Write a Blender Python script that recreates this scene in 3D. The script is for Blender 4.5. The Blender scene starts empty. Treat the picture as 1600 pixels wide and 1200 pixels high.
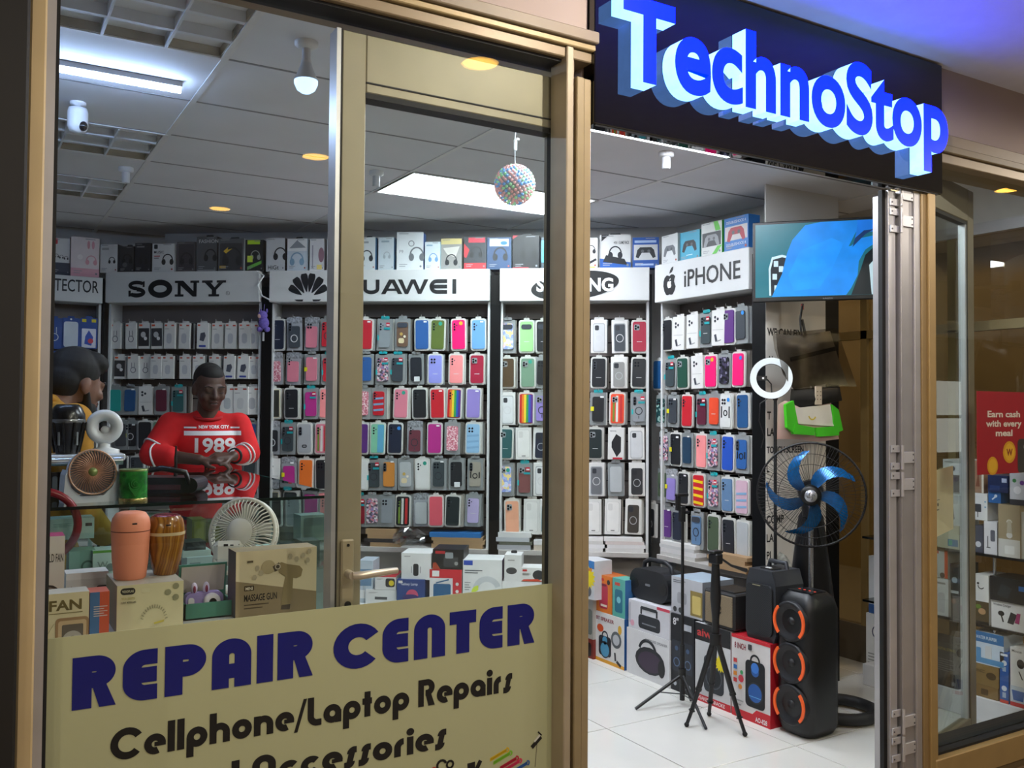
import bpy, math, random
from mathutils import Vector, Matrix
from math import sin, cos, pi, radians as rad
random.seed(7)
S = bpy.context.scene
COL = S.collection
# ---------------------------------------------------------------- camera
YAW, PITCH, ROLL, FPX = rad(30.9), rad(1.52), .007, 1430.0
CAM = Vector((0, 0, 1.5))
fwd = Vector((sin(YAW)*cos(PITCH), cos(YAW)*cos(PITCH), sin(PITCH)))
_r = Vector((cos(YAW), -sin(YAW), 0)); _u = _r.cross(fwd)
rgt = _r*cos(ROLL) + _u*sin(ROLL); upv = _u*cos(ROLL) - _r*sin(ROLL)
cd = bpy.data.cameras.new('camera'); cd.sensor_width = 36; cd.sensor_fit = 'HORIZONTAL'; cd.lens = FPX/1600*36
cd.clip_start = .02; cd.clip_end = 200
cam = bpy.data.objects.new('camera', cd); COL.objects.link(cam)
mw = Matrix.Identity(4)
for i in range(3):
    mw[i][0] = rgt[i]; mw[i][1] = upv[i]; mw[i][2] = -fwd[i]; mw[i][3] = CAM[i]
cam.matrix_world = mw
S.camera = cam
# ---------------------------------------------------------------- world, exposure
W = bpy.data.worlds.new('world'); S.world = W; W.use_nodes = True
W.node_tree.nodes['Background'].inputs[0].default_value = (.9, .85, .8, 1)
W.node_tree.nodes['Background'].inputs[1].default_value = .12
S.view_settings.view_transform = 'Standard'; S.view_settings.look = 'None'
S.view_settings.gamma = 1; S.view_settings.use_curve_mapping = False
S.view_settings.exposure = 0.15
S.cycles.max_bounces = 6; S.cycles.diffuse_bounces = 3; S.cycles.glossy_bounces = 3; S.cycles.use_adaptive_sampling = True; S.cycles.adaptive_threshold = .02; S.cycles.transparent_max_bounces = 24; S.cycles.sample_clamp_indirect = 4
PANEL_E, TUBE_E, MALL_W = 22.0, 38.0, 50.0      # shop panel, strip light, mall downlight
# ---------------------------------------------------------------- materials
def lin(h):
    h = h.lstrip('#'); c = [int(h[i:i+2], 16)/255 for i in (0, 2, 4)]
    return [x/12.92 if x <= .04045 else ((x+.055)/1.055)**2.4 for x in c]
_M = {}
def mat(hexc, rough=.45, metal=0, noise=.05, emit=0, scale=12, spec=.5, bump=0, name=None):
    k = (hexc, rough, metal, noise, emit, scale, spec, bump)
    if k in _M: return _M[k]
    m = bpy.data.materials.new(name or 'm_' + hexc.lstrip('#')); m.use_nodes = True
    nt = m.node_tree; b = nt.nodes['Principled BSDF']; c = lin(hexc)
    tc = nt.nodes.new('ShaderNodeTexCoord'); n = nt.nodes.new('ShaderNodeTexNoise'); n.inputs['Scale'].default_value = scale
    nt.links.new(tc.outputs['Object'], n.inputs['Vector'])
    r = nt.nodes.new('ShaderNodeValToRGB')
    r.color_ramp.elements[0].position = .3; r.color_ramp.elements[1].position = .7
    r.color_ramp.elements[0].color = [x*(1-noise) for x in c] + [1]
    r.color_ramp.elements[1].color = [min(1, x*(1+noise)) for x in c] + [1]
    nt.links.new(n.outputs[0], r.inputs[0]); nt.links.new(r.outputs[0], b.inputs['Base Color'])
    b.inputs['Roughness'].default_value = rough; b.inputs['Metallic'].default_value = metal
    b.inputs['Specular IOR Level'].default_value = spec
    if emit:
        nt.links.new(r.outputs[0], b.inputs['Emission Color']); b.inputs['Emission Strength'].default_value = emit
    if bump:
        bp = nt.nodes.new('ShaderNodeBump'); bp.inputs['Strength'].default_value = bump
        nt.links.new(n.outputs[0], bp.inputs['Height']); nt.links.new(bp.outputs[0], b.inputs['Normal'])
    _M[k] = m
    return m
def glass(name, tint=(1, 1, 1), refl=.05, rough=0.0, power=5):
    k = ('g', name)
    if k in _M: return _M[k]
    m = bpy.data.materials.new(name); m.use_nodes = True; nt = m.node_tree
    nt.nodes.remove(nt.nodes['Principled BSDF']); out = nt.nodes['Material Output']
    t = nt.nodes.new('ShaderNodeBsdfTransparent'); t.inputs[0].default_value = (*tint, 1)
    g = nt.nodes.new('ShaderNodeBsdfGlossy'); g.inputs['Roughness'].default_value = rough
    lw = nt.nodes.new('ShaderNodeLayerWeight'); lw.inputs[0].default_value = .5
    p = nt.nodes.new('ShaderNodeMath'); p.operation = 'POWER'; p.inputs[1].default_value = power
    a = nt.nodes.new('ShaderNodeMath'); a.operation = 'MULTIPLY_ADD'; a.inputs[1].default_value = 1-refl; a.inputs[2].default_value = refl
    mx = nt.nodes.new('ShaderNodeMixShader')
    L = nt.links.new
    L(lw.outputs['Facing'], p.inputs[0]); L(p.outputs[0], a.inputs[0]); L(a.outputs[0], mx.inputs[0])
    L(t.outputs[0], mx.inputs[1]); L(g.outputs[0], mx.inputs[2]); L(mx.outputs[0], out.inputs[0])
    _M[k] = m
    return m
def pattern(name, kind, cols, scale=30, rough=.4):
    """voronoi / wave / checker coloured print on a surface"""
    k = ('p', name)
    if k in _M: return _M[k]
    m = bpy.data.materials.new(name); m.use_nodes = True; nt = m.node_tree; b = nt.nodes['Principled BSDF']
    tc = nt.nodes.new('ShaderNodeTexCoord')
    if kind == 'voronoi':
        n = nt.nodes.new('ShaderNodeTexVoronoi'); o = 1
    elif kind == 'wave':
        n = nt.nodes.new('ShaderNodeTexWave'); n.inputs['Distortion'].default_value = 7; n.inputs['Detail Scale'].default_value = .6; o = 1
    elif kind == 'checker':
        n = nt.nodes.new('ShaderNodeTexChecker'); o = 1
    else:
        n = nt.nodes.new('ShaderNodeTexNoise'); n.inputs['Detail'].default_value = 6; o = 0
    n.inputs['Scale'].default_value = scale
    nt.links.new(tc.outputs['Object'], n.inputs['Vector'])
    r = nt.nodes.new('ShaderNodeValToRGB'); cr = r.color_ramp; cr.interpolation = 'CONSTANT' if kind == 'voronoi' else 'LINEAR'
    while len(cr.elements) < len(cols): cr.elements.new(.5)
    lo, hi = (.3, .7) if kind == 'noise' else (0, 1)
    for i, c in enumerate(cols):
        cr.elements[i].position = lo + (hi-lo)*i/max(1, len(cols) - (0 if kind == 'voronoi' else 1)); cr.elements[i].color = lin(c) + [1]
    if kind == 'voronoi':
        s = nt.nodes.new('ShaderNodeSeparateColor'); nt.links.new(n.outputs[o], s.inputs[0]); nt.links.new(s.outputs[0], r.inputs[0])
    elif kind in ('wave',):
        nt.links.new(n.outputs[1], r.inputs[0])
    else:
        nt.links.new(n.outputs[o], r.inputs[0])
    nt.links.new(r.outputs[0], b.inputs['Base Color']); b.inputs['Roughness'].default_value = rough
    _M[k] = m
    return m
def mm(x): return mat(x) if isinstance(x, str) else x
# ---------------------------------------------------------------- geometry helpers
def arcpts(cx, cz, r, a0, a1, n, rz=None):
    rz = r if rz is None else rz
    return [(cx + r*cos(rad(a0+(a1-a0)*i/n)), cz + rz*sin(rad(a0+(a1-a0)*i/n))) for i in range(n+1)]
def rrpts(x0, x1, z0, z1, r, n=4):
    r = min(r, (x1-x0)/2, (z1-z0)/2)
    return (arcpts(x0+r, z0+r, r, 180, 270, n) + arcpts(x1-r, z0+r, r, 270, 360, n) +
            arcpts(x1-r, z1-r, r, 0, 90, n) + arcpts(x0+r, z1-r, r, 90, 180, n))
_T = {}
def text_mesh(s, bold=0, ext=0, res=3):
    k = (s, bold, ext, res)
    if k not in _T:
        c = bpy.data.curves.new('t', 'FONT'); c.body = s; c.offset = bold; c.extrude = ext; c.resolution_u = res
        o = bpy.data.objects.new('t', c); m = bpy.data.meshes.new_from_object(o)
        _T[k] = ([tuple(v.co) for v in m.vertices], [tuple(p.vertices) for p in m.polygons], [tuple(p.normal) for p in m.polygons])
        bpy.data.objects.remove(o); bpy.data.curves.remove(c); bpy.data.meshes.remove(m)
    return _T[k]
class G:
    """collects geometry; local x right, y into the wall (front faces -y), z up"""
    def __init__(s): s.v = []; s.f = []; s.m = []; s.s = []; s.mats = []; s.off = 0
    def slot(s, m):
        m = mm(m)
        if m not in s.mats: s.mats.append(m)
        return s.mats.index(m)
    def add(s, vs, fs, m, smooth=False, mtx=None):
        b = len(s.v); k = s.slot(m)
        if mtx is not None: vs = [tuple(mtx @ Vector(v)) for v in vs]
        s.v += [tuple(v) for v in vs]; s.f += [tuple(b+i for i in f) for f in fs]
        s.m += [k]*len(fs); s.s += [smooth]*len(fs); return s
    def box(s, x0, x1, y0, y1, z0, z1, m, mtx=None):
        vs = [(x, y, z) for z in (z0, z1) for y in (y0, y1) for x in (x0, x1)]
        return s.add(vs, [(0, 2, 3, 1), (4, 5, 7, 6), (0, 1, 5, 4), (2, 6, 7, 3), (0, 4, 6, 2), (1, 3, 7, 5)], m, False, mtx)
    def bbox(s, x0, x1, y0, y1, z0, z1, m, e=.004, mtx=None):
        """box with chamfered edges"""
        e = min(e, (x1-x0)/3, (y1-y0)/3, (z1-z0)/3)
        vs = []
        X, Y, Z = (x0, x1), (y0, y1), (z0, z1)
        for k in (0, 1):
            for j in (0, 1):
                for i in (0, 1):
                    sx, sy, sz = (1-2*i)*e, (1-2*j)*e, (1-2*k)*e
                    vs += [(X[i], Y[j]+sy, Z[k]+sz), (X[i]+sx, Y[j], Z[k]+sz), (X[i]+sx, Y[j]+sy, Z[k])]
        c = lambda i, j, k, a: (k*4+j*2+i)*3 + a
        fs = []
        for a, (q) in enumerate(((0, ), (1, ), (2, ))):
            for d in (0, 1):
                o = [(0, 0), (1, 0), (1, 1), (0, 1)]
                if a == 0: f = [c(d, p, r, 0) for p, r in o]
                elif a == 1: f = [c(p, d, r, 1) for p, r in o]
                else: f = [c(p, r, d, 2) for p, r in o]
                fl = (d == 0) ^ (a == 1)
                fs.append(f[::-1] if fl else f)
        for j in (0, 1):
            for k in (0, 1):
                f = [c(0, j, k, 1), c(1, j, k, 1), c(1, j, k, 2), c(0, j, k, 2)]; fs.append(f if (j == 0) == (k == 1) else f[::-1])
        for i in (0, 1):
            for k in (0, 1):
                f = [c(i, 0, k, 0), c(i, 1, k, 0), c(i, 1, k, 2), c(i, 0, k, 2)]; fs.append(f if (i == 0) == (k == 0) else f[::-1])
        for i in (0, 1):
            for j in (0, 1):
                f = [c(i, j, 0, 0), c(i, j, 1, 0), c(i, j, 1, 1), c(i, j, 0, 1)]; fs.append(f if (i == 0) == (j == 1) else f[::-1])
        for i in (0, 1):
            for j in (0, 1):
                for k in (0, 1):
                    f = [c(i, j, k, 0), c(i, j, k, 1), c(i, j, k, 2)]; fs.append(f if (i+j+k) % 2 == 1 else f[::-1])
        return s.add(vs, fs, m, False, mtx)
    def prism(s, poly, y0, y1, m, mtx=None, side=None):
        n = len(poly); vs = [(x, y0, z) for x, z in poly] + [(x, y1, z) for x, z in poly]
        a = sum(poly[i][0]*poly[(i+1) % n][1] - poly[(i+1) % n][0]*poly[i][1] for i in range(n))
        fr = tuple(range(n)); bk = tuple(range(2*n-1, n-1, -1)); sd = [((i+1) % n, i, n+i, n+(i+1) % n) for i in range(n)]
        if a < 0: fr, bk, sd = fr[::-1], bk[::-1], [f[::-1] for f in sd]
        s.add(vs, [fr, bk] + ([] if side else sd), m, False, mtx)
        if side: s.add(vs, sd, side, False, mtx)
        return s
    def rr(s, x0, x1, z0, z1, r, y0, y1, m, n=4, mtx=None, side=None): return s.prism(rrpts(x0, x1, z0, z1, r, n), y0, y1, m, mtx, side)
    def disc(s, cx, cz, r, y0, y1, m, n=20, rz=None, mtx=None): return s.prism(arcpts(cx, cz, r, 0, 360, n, rz)[:-1], y0, y1, m, mtx)
    def arc(s, cx, cz, r, w, a0, a1, y0, y1, m, n=20, rz=None, mtx=None):
        """flat arc band of centre radius r and width w"""
        rz = r if rz is None else rz
        o = arcpts(cx, cz, r+w/2, a0, a1, n, rz+w/2); i = arcpts(cx, cz, r-w/2, a0, a1, n, rz-w/2)
        vs = []; fs = []
        for p, q in zip(o, i): vs += [(p[0], y0, p[1]), (q[0], y0, q[1]), (q[0], y1, q[1]), (p[0], y1, p[1])]
        for k in range(n):
            for e in range(4):
                fs.append((k*4+e, k*4+(e+1) % 4, k*4+4+(e+1) % 4, k*4+4+e))
        if abs(a1-a0) < 359.9: fs += [(3, 2, 1, 0), (n*4, n*4+1, n*4+2, n*4+3)]
        if a1 < a0: fs = [f[::-1] for f in fs]
        return s.add(vs, [f[::-1] for f in fs], m, False, mtx)
    def bar(s, x0, z0, x1, z1, w, y0, y1, m, mtx=None):
        dx, dz = x1-x0, z1-z0; l = math.hypot(dx, dz) or 1; nx, nz = -dz/l*w/2, dx/l*w/2
        return s.prism([(x0-nx, z0-nz), (x1-nx, z1-nz), (x1+nx, z1+nz), (x0+nx, z0+nz)], y0, y1, m, mtx)
    def tube(s, pts, r, m, seg=8, closed=False, mtx=None, caps=True, smooth=True):
        P = [Vector(p) for p in pts]; n = len(P); rs = r if isinstance(r, (list, tuple)) else [r]*n
        vs = []; fs = []; prev = None
        for i in range(n):
            a = P[(i-1) % n] if (closed or i > 0) else P[i]; b = P[(i+1) % n] if (closed or i < n-1) else P[i]
            t = (b-a).normalized()
            if prev is None:
                h = Vector((0, 0, 1)) if abs(t.z) < .9 else Vector((1, 0, 0)); x = t.cross(h).normalized()
            else:
                x = (prev - t*prev.dot(t)).normalized()
            prev = x; y = t.cross(x)
            vs += [P[i] + (x*cos(2*pi*k/seg) + y*sin(2*pi*k/seg))*rs[i] for k in range(seg)]
        for i in range(n if closed else n-1):
            j = (i+1) % n
            for k in range(seg): fs.append((i*seg+k, i*seg+(k+1) % seg, j*seg+(k+1) % seg, j*seg+k))
        s.add(vs, fs, m, smooth, mtx)
        if not closed and caps:
            s.add(vs[:seg], [tuple(range(seg-1, -1, -1))], m, False, mtx); s.add(vs[-seg:], [tuple(range(seg))], m, False, mtx)
        return s
    def cyl(s, p0, p1, r, m, seg=12, r1=None, mtx=None): return s.tube([p0, p1], [r, r if r1 is None else r1], m, seg, mtx=mtx)
    def lathe(s, prof, m, seg=24, mtx=None, smooth=True, sy=1, caps=True):
        vs = []; fs = []; n = len(prof)
        for r, z in prof: vs += [(r*cos(2*pi*k/seg), sy*r*sin(2*pi*k/seg), z) for k in range(seg)]
        for i in range(n-1):
            for k in range(seg): fs.append((i*seg+k, i*seg+(k+1) % seg, (i+1)*seg+(k+1) % seg, (i+1)*seg+k))
        s.add(vs, fs, m, smooth, mtx)
        if caps and prof[0][0] > 1e-5: s.add(vs[:seg], [tuple(range(seg-1, -1, -1))], m, False, mtx)
        if caps and prof[-1][0] > 1e-5: s.add(vs[-seg:], [tuple(range(seg))], m, False, mtx)
        return s
    def ball(s, c, r, m, seg=14, mtx=None):
        r = r if isinstance(r, (tuple, list)) else (r, r, r); n = seg//2 + 1
        T = Matrix.Translation(c) @ Matrix.Diagonal((*r, 1))
        if mtx is not None: T = mtx @ T
        return s.lathe([(max(1e-4, sin(pi*i/n)), -cos(pi*i/n)) for i in range(n+1)], m, seg, T)
    def text(s, st, x, z, h, y, m, align='l', bold=0, sx=1, ext=0, w=None, mtx=None):
        vs, fs, ns = text_mesh(st, bold, ext/2)
        if not vs: return s
        x0 = min(v[0] for v in vs); x1 = max(v[0] for v in vs); k = h/.70
        if w: sx = w/((x1-x0)*k)
        dx = {'l': -x0, 'c': -(x0+x1)/2, 'r': -x1}[align]
        return s.add([(x+(v[0]+dx)*k*sx, y - v[2], z+v[1]*k) for v in vs], fs, m, False, mtx)
    def build(s, name, parent=None, loc=None, rz=0, kind=None):
        me = bpy.data.meshes.new(name); me.from_pydata(s.v, [], s.f)
        for m in s.mats: me.materials.append(m)
        me.polygons.foreach_set('material_index', s.m); me.polygons.foreach_set('use_smooth', s.s); me.update()
        return link(name, me, parent, loc, rz, kind)
def link(name, me, parent=None, loc=None, rz=0, kind=None):
    o = bpy.data.objects.new(name, me); COL.objects.link(o); o.parent = parent
    if loc is not None: o.location = loc
    if rz: o.rotation_euler = (0, 0, rz)
    if kind: o['kind'] = kind
    return o
def tag(o, label=None, cat=None, group=None, kind=None):
    if label: o['label'] = label
    if cat: o['category'] = cat
    if group: o['group'] = group
    if kind: o['kind'] = kind
    return o
def thing(name, label, cat, loc=(0, 0, 0), rz=0, group=None):
    o = bpy.data.objects.new(name, None); COL.objects.link(o); o.empty_display_size = .05
    o.location = loc; o.rotation_euler = (0, 0, rz)
    return tag(o, label, cat, group)
def struct(name, g, label=None, parent=None, loc=None, rz=0):
    o = g.build(name, parent, loc, rz)
    if parent is None:
        o['kind'] = 'structure'
        if label: o['label'] = label
    return o
ORD = 'first second third fourth fifth sixth seventh eighth ninth tenth eleventh twelfth thirteenth fourteenth fifteenth sixteenth'.split()
# ---------------------------------------------------------------- where things stand: sight lines met with real planes
def ray(u, v): return fwd*FPX + rgt*(u-800) + upv*(600-v)
class Frame:
    def __init__(s, ox, oy, rz):
        s.o = Vector((ox, oy, 0)); s.rz = rz; s.ex = Vector((cos(rz), sin(rz), 0)); s.ey = Vector((-sin(rz), cos(rz), 0))
    def hit(s, u, v, y=0):
        d = ray(u, v); k = ((s.o - CAM).dot(s.ey) + y)/d.dot(s.ey); p = CAM + d*k - s.o
        return p.dot(s.ex), p.z
    def w(s, x, y, z): return s.o + s.ex*x + s.ey*y + Vector((0, 0, z))
def hitz(u, v, z):
    d = ray(u, v); k = (z - CAM.z)/d.z; p = CAM + d*k
    return p.x, p.y
def at(u, v, t):
    d = ray(u, v); return CAM + d*(t/FPX)
FS = Frame(0, 2.31, 0)                      # shop front, x along it
FB = Frame(3.61, 4.36, -math.atan2(.6, .8)) # back racks
FR = Frame(3.61, 4.36, -pi/2)               # side rack, facing -X
# left rack meets the back racks where the headers join
_x, _z = FB.hit(163, 445)
CLp = FB.w(_x, 0, 0)
FL = Frame(CLp.x, CLp.y, 0)
# ================================================================ the shop shell
ZC = 2.70
M_tile = mat('#d9d8d2', .12, noise=.03, scale=3); M_grout = mat('#3f3d3a', .8)
M_ceil = mat('#e3e4ea', .85, noise=.04, scale=3, bump=.05); M_bar = mat('#e4e4e6', .5)
M_wall = mat('#d3d2d0', .8, noise=.03, scale=4)
M_tan = mat('#a8977a', .42, .25, noise=.05, scale=5); M_cream = mat('#c9b184', .45, .05, noise=.06, scale=6)
M_brown = mat('#85745a', .45, .2, noise=.05, scale=5); M_alu = mat('#b9b7b8', .38, .55, noise=.05)
M_blk = mat('#121212', .4); M_rub = mat('#0b0b0b', .7)
GL = glass('storefront_glass', (.97, .99, .98), .028); GLC = glass('counter_glass', (.90, .97, .95), .06)
GLD = glass('leaf_glass', (.9, .93, .9), .05)
fl = struct('floor', G().box(-2.5, 5, 2.0, 7.2, -.04, -.004, M_grout), 'glossy cream tiled shop floor')
T = .6; tx0, ty0 = 2.62, 3.49
gt = G().bbox(.0025, T-.0025, .0025, T-.0025, -.006, 0, M_tile, .001); tm = None
for i in range(-5, 4):
    for j in range(-2, 4):
        if tm is None: o = gt.build('floor_tile', fl, (tx0+i*T, ty0+j*T, 0)); tm = o.data
        else: link('floor_tile', tm, fl, (tx0+i*T, ty0+j*T, 0))
ce = struct('ceiling', G().box(-2.5, 5.2, 2.4, 7.2, ZC+.03, ZC+.06, M_ceil), 'suspended ceiling of pale grey panels')
CX = [.75+1.18*k for k in range(-3, 5)]; CY = [3.20+.515*k for k in range(-1, 8)]
LOUV = {(-1, -1), (-1, 2), (-1, 4)}; PANEL = {(1, -1), (1, 2)}
gc = G().bbox(.006, 1.174, .006, .509, ZC, ZC+.012, M_ceil, .002); cm = None
for i in range(-3, 4):
    for j in range(-1, 7):
        if (i, j) in LOUV or (i, j) in PANEL: continue
        l = (.75+1.18*i, 3.20+.515*j, 0)
        if cm is None: cm = gc.build('ceiling_panel', ce, l).data
        else: link('ceiling_panel', cm, ce, l)
for x in CX[1:-1]: G().box(x-.011, x+.011, 2.42, 7.1, ZC-.004, ZC+.02, M_bar).build('ceiling_rail', ce)
for y in CY: G().box(-2.4, 5.1, y-.006, y+.006, ZC-.001, ZC+.02, mat('#8e8e92', .7)).build('ceiling_rail', ce)
# walls
struct('wall_back', G().box(-3.35, .35, .42, .5, 0, ZC+.03, M_wall), 'pale wall behind the diagonal row of racks', None, tuple(FB.o), FB.rz)
struct('wall_left', G().box(-3.3, .7, .42, .5, 0, ZC+.03, M_wall), 'pale wall behind the blue accessory rack', None, tuple(FL.o))
struct('wall_right', G().box(4.0, 4.2, 3.46, 5.2, 0, ZC+.03, M_wall).box(3.63, 4.2, 3.455, 3.465, 0, 2.3, mat('#0b0b0d', .5, spec=.2)).box(3.63, 4.2, 3.455, 3.465, 2.3, ZC+.03, M_wall), 'pier wall behind the apple-logo rack')
struct('wall_left_side', G().box(-2.5, -2.4, 2.31, 7, 0, ZC+.03, M_wall))
# far glazed side wall
w = thing('window_2', None, None); w['kind'] = 'structure'; w['label'] = 'glazed side wall with gold mullions beyond the display shelves'
g = G().box(4.62, 4.68, 2.4, 5.4, 0, .22, mat('#5d564c', .5)).box(4.605, 4.68, 2.4, 5.4, 2.5, ZC+.03, mat('#c8c6c2', .6)).box(4.60, 4.66, 2.4, 5.4, 2.44, 2.5, M_alu)
g.build('frame', w)
for y in (2.5, 3.05, 3.62, 4.2): G().box(4.62, 4.67, y-.022, y+.022, .22, 2.44, mat('#94835c', .4, .4)).build('mullion', w)
G().box(4.62, 4.67, 2.4, 5.4, 1.93, 1.98, mat('#94835c', .4, .4)).build('transom', w)
G().box(4.64, 4.646, 2.4, 5.4, .22, 2.44, glass('side_glass', (.62, .55, .42), .08)).build('pane', w)
# shops and wall beyond the side glass
struct('wall_passage', G().box(7.4, 7.5, 2.4, 8, 0, 3.2, mat('#7a6a4c', .7, noise=.2, scale=1.5)).box(7.36, 7.4, 2, 8, 0, 1.0, mat('#8f7a48', .6)), 'ochre wall across the side passage')
struct('floor_passage', G().box(5, 7.4, 2.4, 8, -.04, 0, mat('#8b8577', .3)))
PASSAGE_FILL = [(5.9, 3.0), (5.9, 4.6), (6.2, 6.2)]  # unseen lamps added to brighten the side passage
struct('ceiling_passage', G().box(4.7, 7.5, 2.4, 8, 2.9, 2.95, mat('#b9b3a8', .8)))
# ================================================================ the mall outside
M_mallc = mat('#d8d8dc', .8, noise=.03); M_mw = mat('#b09f95', .8, noise=.05, scale=2.5)
ZM = 2.895
struct('ceiling_mall', G().box(-4, 19, -6, 2.31, ZM, ZM+.05, M_mallc), 'smooth pale ceiling of the mall walkway')
mf = struct('floor_mall', G().box(-4, 19, -6, 2.3, -.05, -.006, mat('#b0a492', .45, noise=.06, scale=1.5)), 'beige mall walkway floor with wood planks along the shop')  # unseen floor around the planks, kept pale to bounce light onto the bulkhead
gp = G(); M_pl = pattern('walnut_plank', 'wave', ['#6d563e', '#7f6649', '#5d4834'], 6, .35)
gp.bbox(0, 1.2, .001, .149, -.006, 0, M_pl, .001); pm = None
for j in range(6):
    for i in range(5):
        l = (-.6+1.2*i-.4*(j % 3), 1.4+.15*j, 0)
        if pm is None: pm = gp.build('plank', mf, l).data
        else: link('plank', pm, mf, l)
struct('wall_mall', G().box(-4, 19, -6.1, -6, 0, ZM, mat('#4a3a2c', .7, noise=.3, scale=1.2)), 'brown wall on the far side of the mall')
struct('wall_mall_end', G().box(-4.1, -4, -6, 2.3, 0, ZM, mat('#5a4a3c', .7)))
wf = thing('window_3', None, None); wf['kind'] = 'structure'; wf['label'] = 'bright daylight window across the mall'
G().box(14.6, 16.4, -6.0, -5.99, .7, 2.1, mat('#f2f6ee', .6, emit=2.6)).build('pane', wf)
for x in (14.6, 15.5, 16.4): G().box(x-.04, x+.04, -6.0, -5.95, .65, 2.15, M_brown).build('mullion', wf)
for z in (.7, 1.4, 2.1): G().box(14.56, 16.44, -6.0, -5.95, z-.03, z+.03, M_brown).build('transom', wf)
struct('wall_front', G().box(-4, 1.62, 2.27, 2.45, 2.60, ZM, M_mw).box(1.62, 3.2, 2.30, 2.45, 2.50, ZM, M_mw).box(3.2, 9, 2.27, 2.45, 2.60, ZM, M_mw), 'beige bulkhead wall above the shop front')
# dark post at the near end of the shop front
struct('pillar_near', G().bbox(-.75, .106, 2.19, 2.40, 0, ZM, mat('#120f0c', .6), .006).box(-4, -.75, 2.2, 2.4, 0, ZM, M_mw), 'dark post beside the cream window frame')
# ---------------------------------------------------------------- mall downlights (their light is the walkway's light)
M_warm = mat('#ffc04a', .5, emit=24); M_trim = mat('#d8d2c8', .5)
def downlight(x, y, lab):
    t = thing('downlight', lab, 'ceiling light', (x, y, ZM), 0, 'warm downlights of the mall ceiling')
    G().lathe([(.072, -.004), (.072, -.002)], M_warm, 24).build('lens', t)
    G().lathe([(.073, 0), (.073, -.008), (.088, -.008), (.088, 0)], M_trim, 24).build('trim', t)
    ld = bpy.data.lights.new('downlight', 'SPOT'); ld.shadow_soft_size = 0; ld.spot_size = rad(178); ld.spot_blend = .15; ld.energy = MALL_W; ld.color = (1, .92, .80)
    lo = bpy.data.objects.new('downlight_lamp', ld); COL.objects.link(lo); lo.location = (x, y, ZM-.02)
for k, (x, y) in enumerate([(1.76, 1.41), (1.65, -.28), (1.52, -1.94), (5.59, 1.32), (5.5, -.3), (-2.2, 1.4), (-2.1, -.3), (5.2, -1.9), (-2.1, -2.0)]):
    downlight(x, y, 'warm yellow downlight in the mall ceiling, %s' % ['first row, mirrored in the door glass', 'second row, mirrored in the shop window', 'third row, mirrored in the shop window',
        'above the side window', 'second row beyond the side window', 'above the dark post', 'second row beyond the dark post', 'third row beyond the side window', 'third row beyond the dark post'][k])
for k, (x, y) in enumerate(PASSAGE_FILL):
    downlight(x, y, 'warm downlight of the side passage, %s from the shop front' % ORD[k])
# ================================================================ shop front: frame, big pane, door behind it, folded leaves
x0, _ = FS.hit(66, 600); x1, _ = FS.hit(872, 600)
fr = thing('window_1', None, None); fr['kind'] = 'structure'; fr['label'] = 'large fixed shop window in a cream aluminium frame'
GX0, GX1 = .165, FS.hit(878, 600)[0]
FJ = Frame(0, 2.245, 0); JX = [FJ.hit(u, 600)[0] for u in (882, 893, 898, 910, 922)]
G().bbox(.108, GX0-.024, 2.235, 2.40, 0, 2.6, M_cream, .004).box(GX0-.024, GX0-.004, 2.262, 2.34, 0, 2.6, M_alu).box(GX0-.004, GX0+.004, 2.27, 2.36, 0, 2.6, M_rub).build('jamb', fr)
G().bbox(JX[0], JX[1], 2.24, 2.33, 0, 2.585, mat('#a89a82', .45, .2), .003).box(GX1-.003, GX1+.004, 2.30, 2.32, 0, 2.58, M_rub).build('jamb', fr)
G().bbox(.03, 1.63, 2.25, 2.42, 2.553, 2.585, M_brown, .003).bbox(.03, 1.63, 2.235, 2.42, 2.585, 2.605, mat('#a08c64', .45, .15), .003).bbox(.03, 1.63, 2.22, 2.42, 2.605, 2.64, mat('#8d7d68', .5), .003).box(.16, GX1, 2.27, 2.36, 2.545, 2.553, M_rub).build('head', fr)
G().bbox(.11, JX[1], 2.24, 2.42, 0, .1, M_cream, .003).build('sill', fr)
G().box(GX0, GX1, 2.306, 2.314, .1, 2.55, GL).build('pane', fr)
post = thing('trim_1', None, None); post['kind'] = 'structure'; post['label'] = 'tan aluminium post between window and doorway'
G().bbox(JX[1], JX[2], 2.255, 2.33, 0, 2.585, M_brown, .002).build('edge_strip', post)
G().bbox(JX[2], JX[3], 2.24, 2.40, 0, 2.5, mat('#978664', .45, .2), .003).build('profile', post)
G().bbox(JX[3], JX[4], 2.245, 2.40, 0, 2.5, mat('#9c8a68', .45, .2), .003).build('profile', post)
# the hinged door standing behind the pane
d = thing('door_1', None, None); d['kind'] = 'structure'; d['label'] = 'tan framed glass door closed behind the shop window'
dy0, dy1 = 2.335, 2.385
FD = Frame(0, dy0, 0)
dx0 = FD.hit(527, 500)[0]; dxi = FD.hit(568, 500)[0]; dxr = FD.hit(862, 500)[0]
M_dtan = mat('#958b72', .5, .1, noise=.08, scale=7)
G().bbox(dx0+.006, dxi, dy0, dy1, .02, 2.52, M_dtan, .003).build('stile', d)
G().box(dx0-.012, dx0, dy0-.005, dy1, .02, 2.52, M_alu).box(dx0, dx0+.006, dy0, dy1, .02, 2.52, M_rub).build('edge_seal', d)
G().bbox(dxr, FD.hit(880, 500)[0], dy0, dy1, .02, 2.52, M_brown, .003).build('stile', d)
G().box(dxr-.008, dxr, dy0, dy0+.02, .1, 2.38, M_rub).build('edge_seal', d)
G().bbox(dxi, dxr, dy0, dy1, 2.36, 2.52, M_dtan, .003).box(dxi, dxr, dy0-.003, dy1, 2.385, 2.389, M_rub).build('rail', d)
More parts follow.
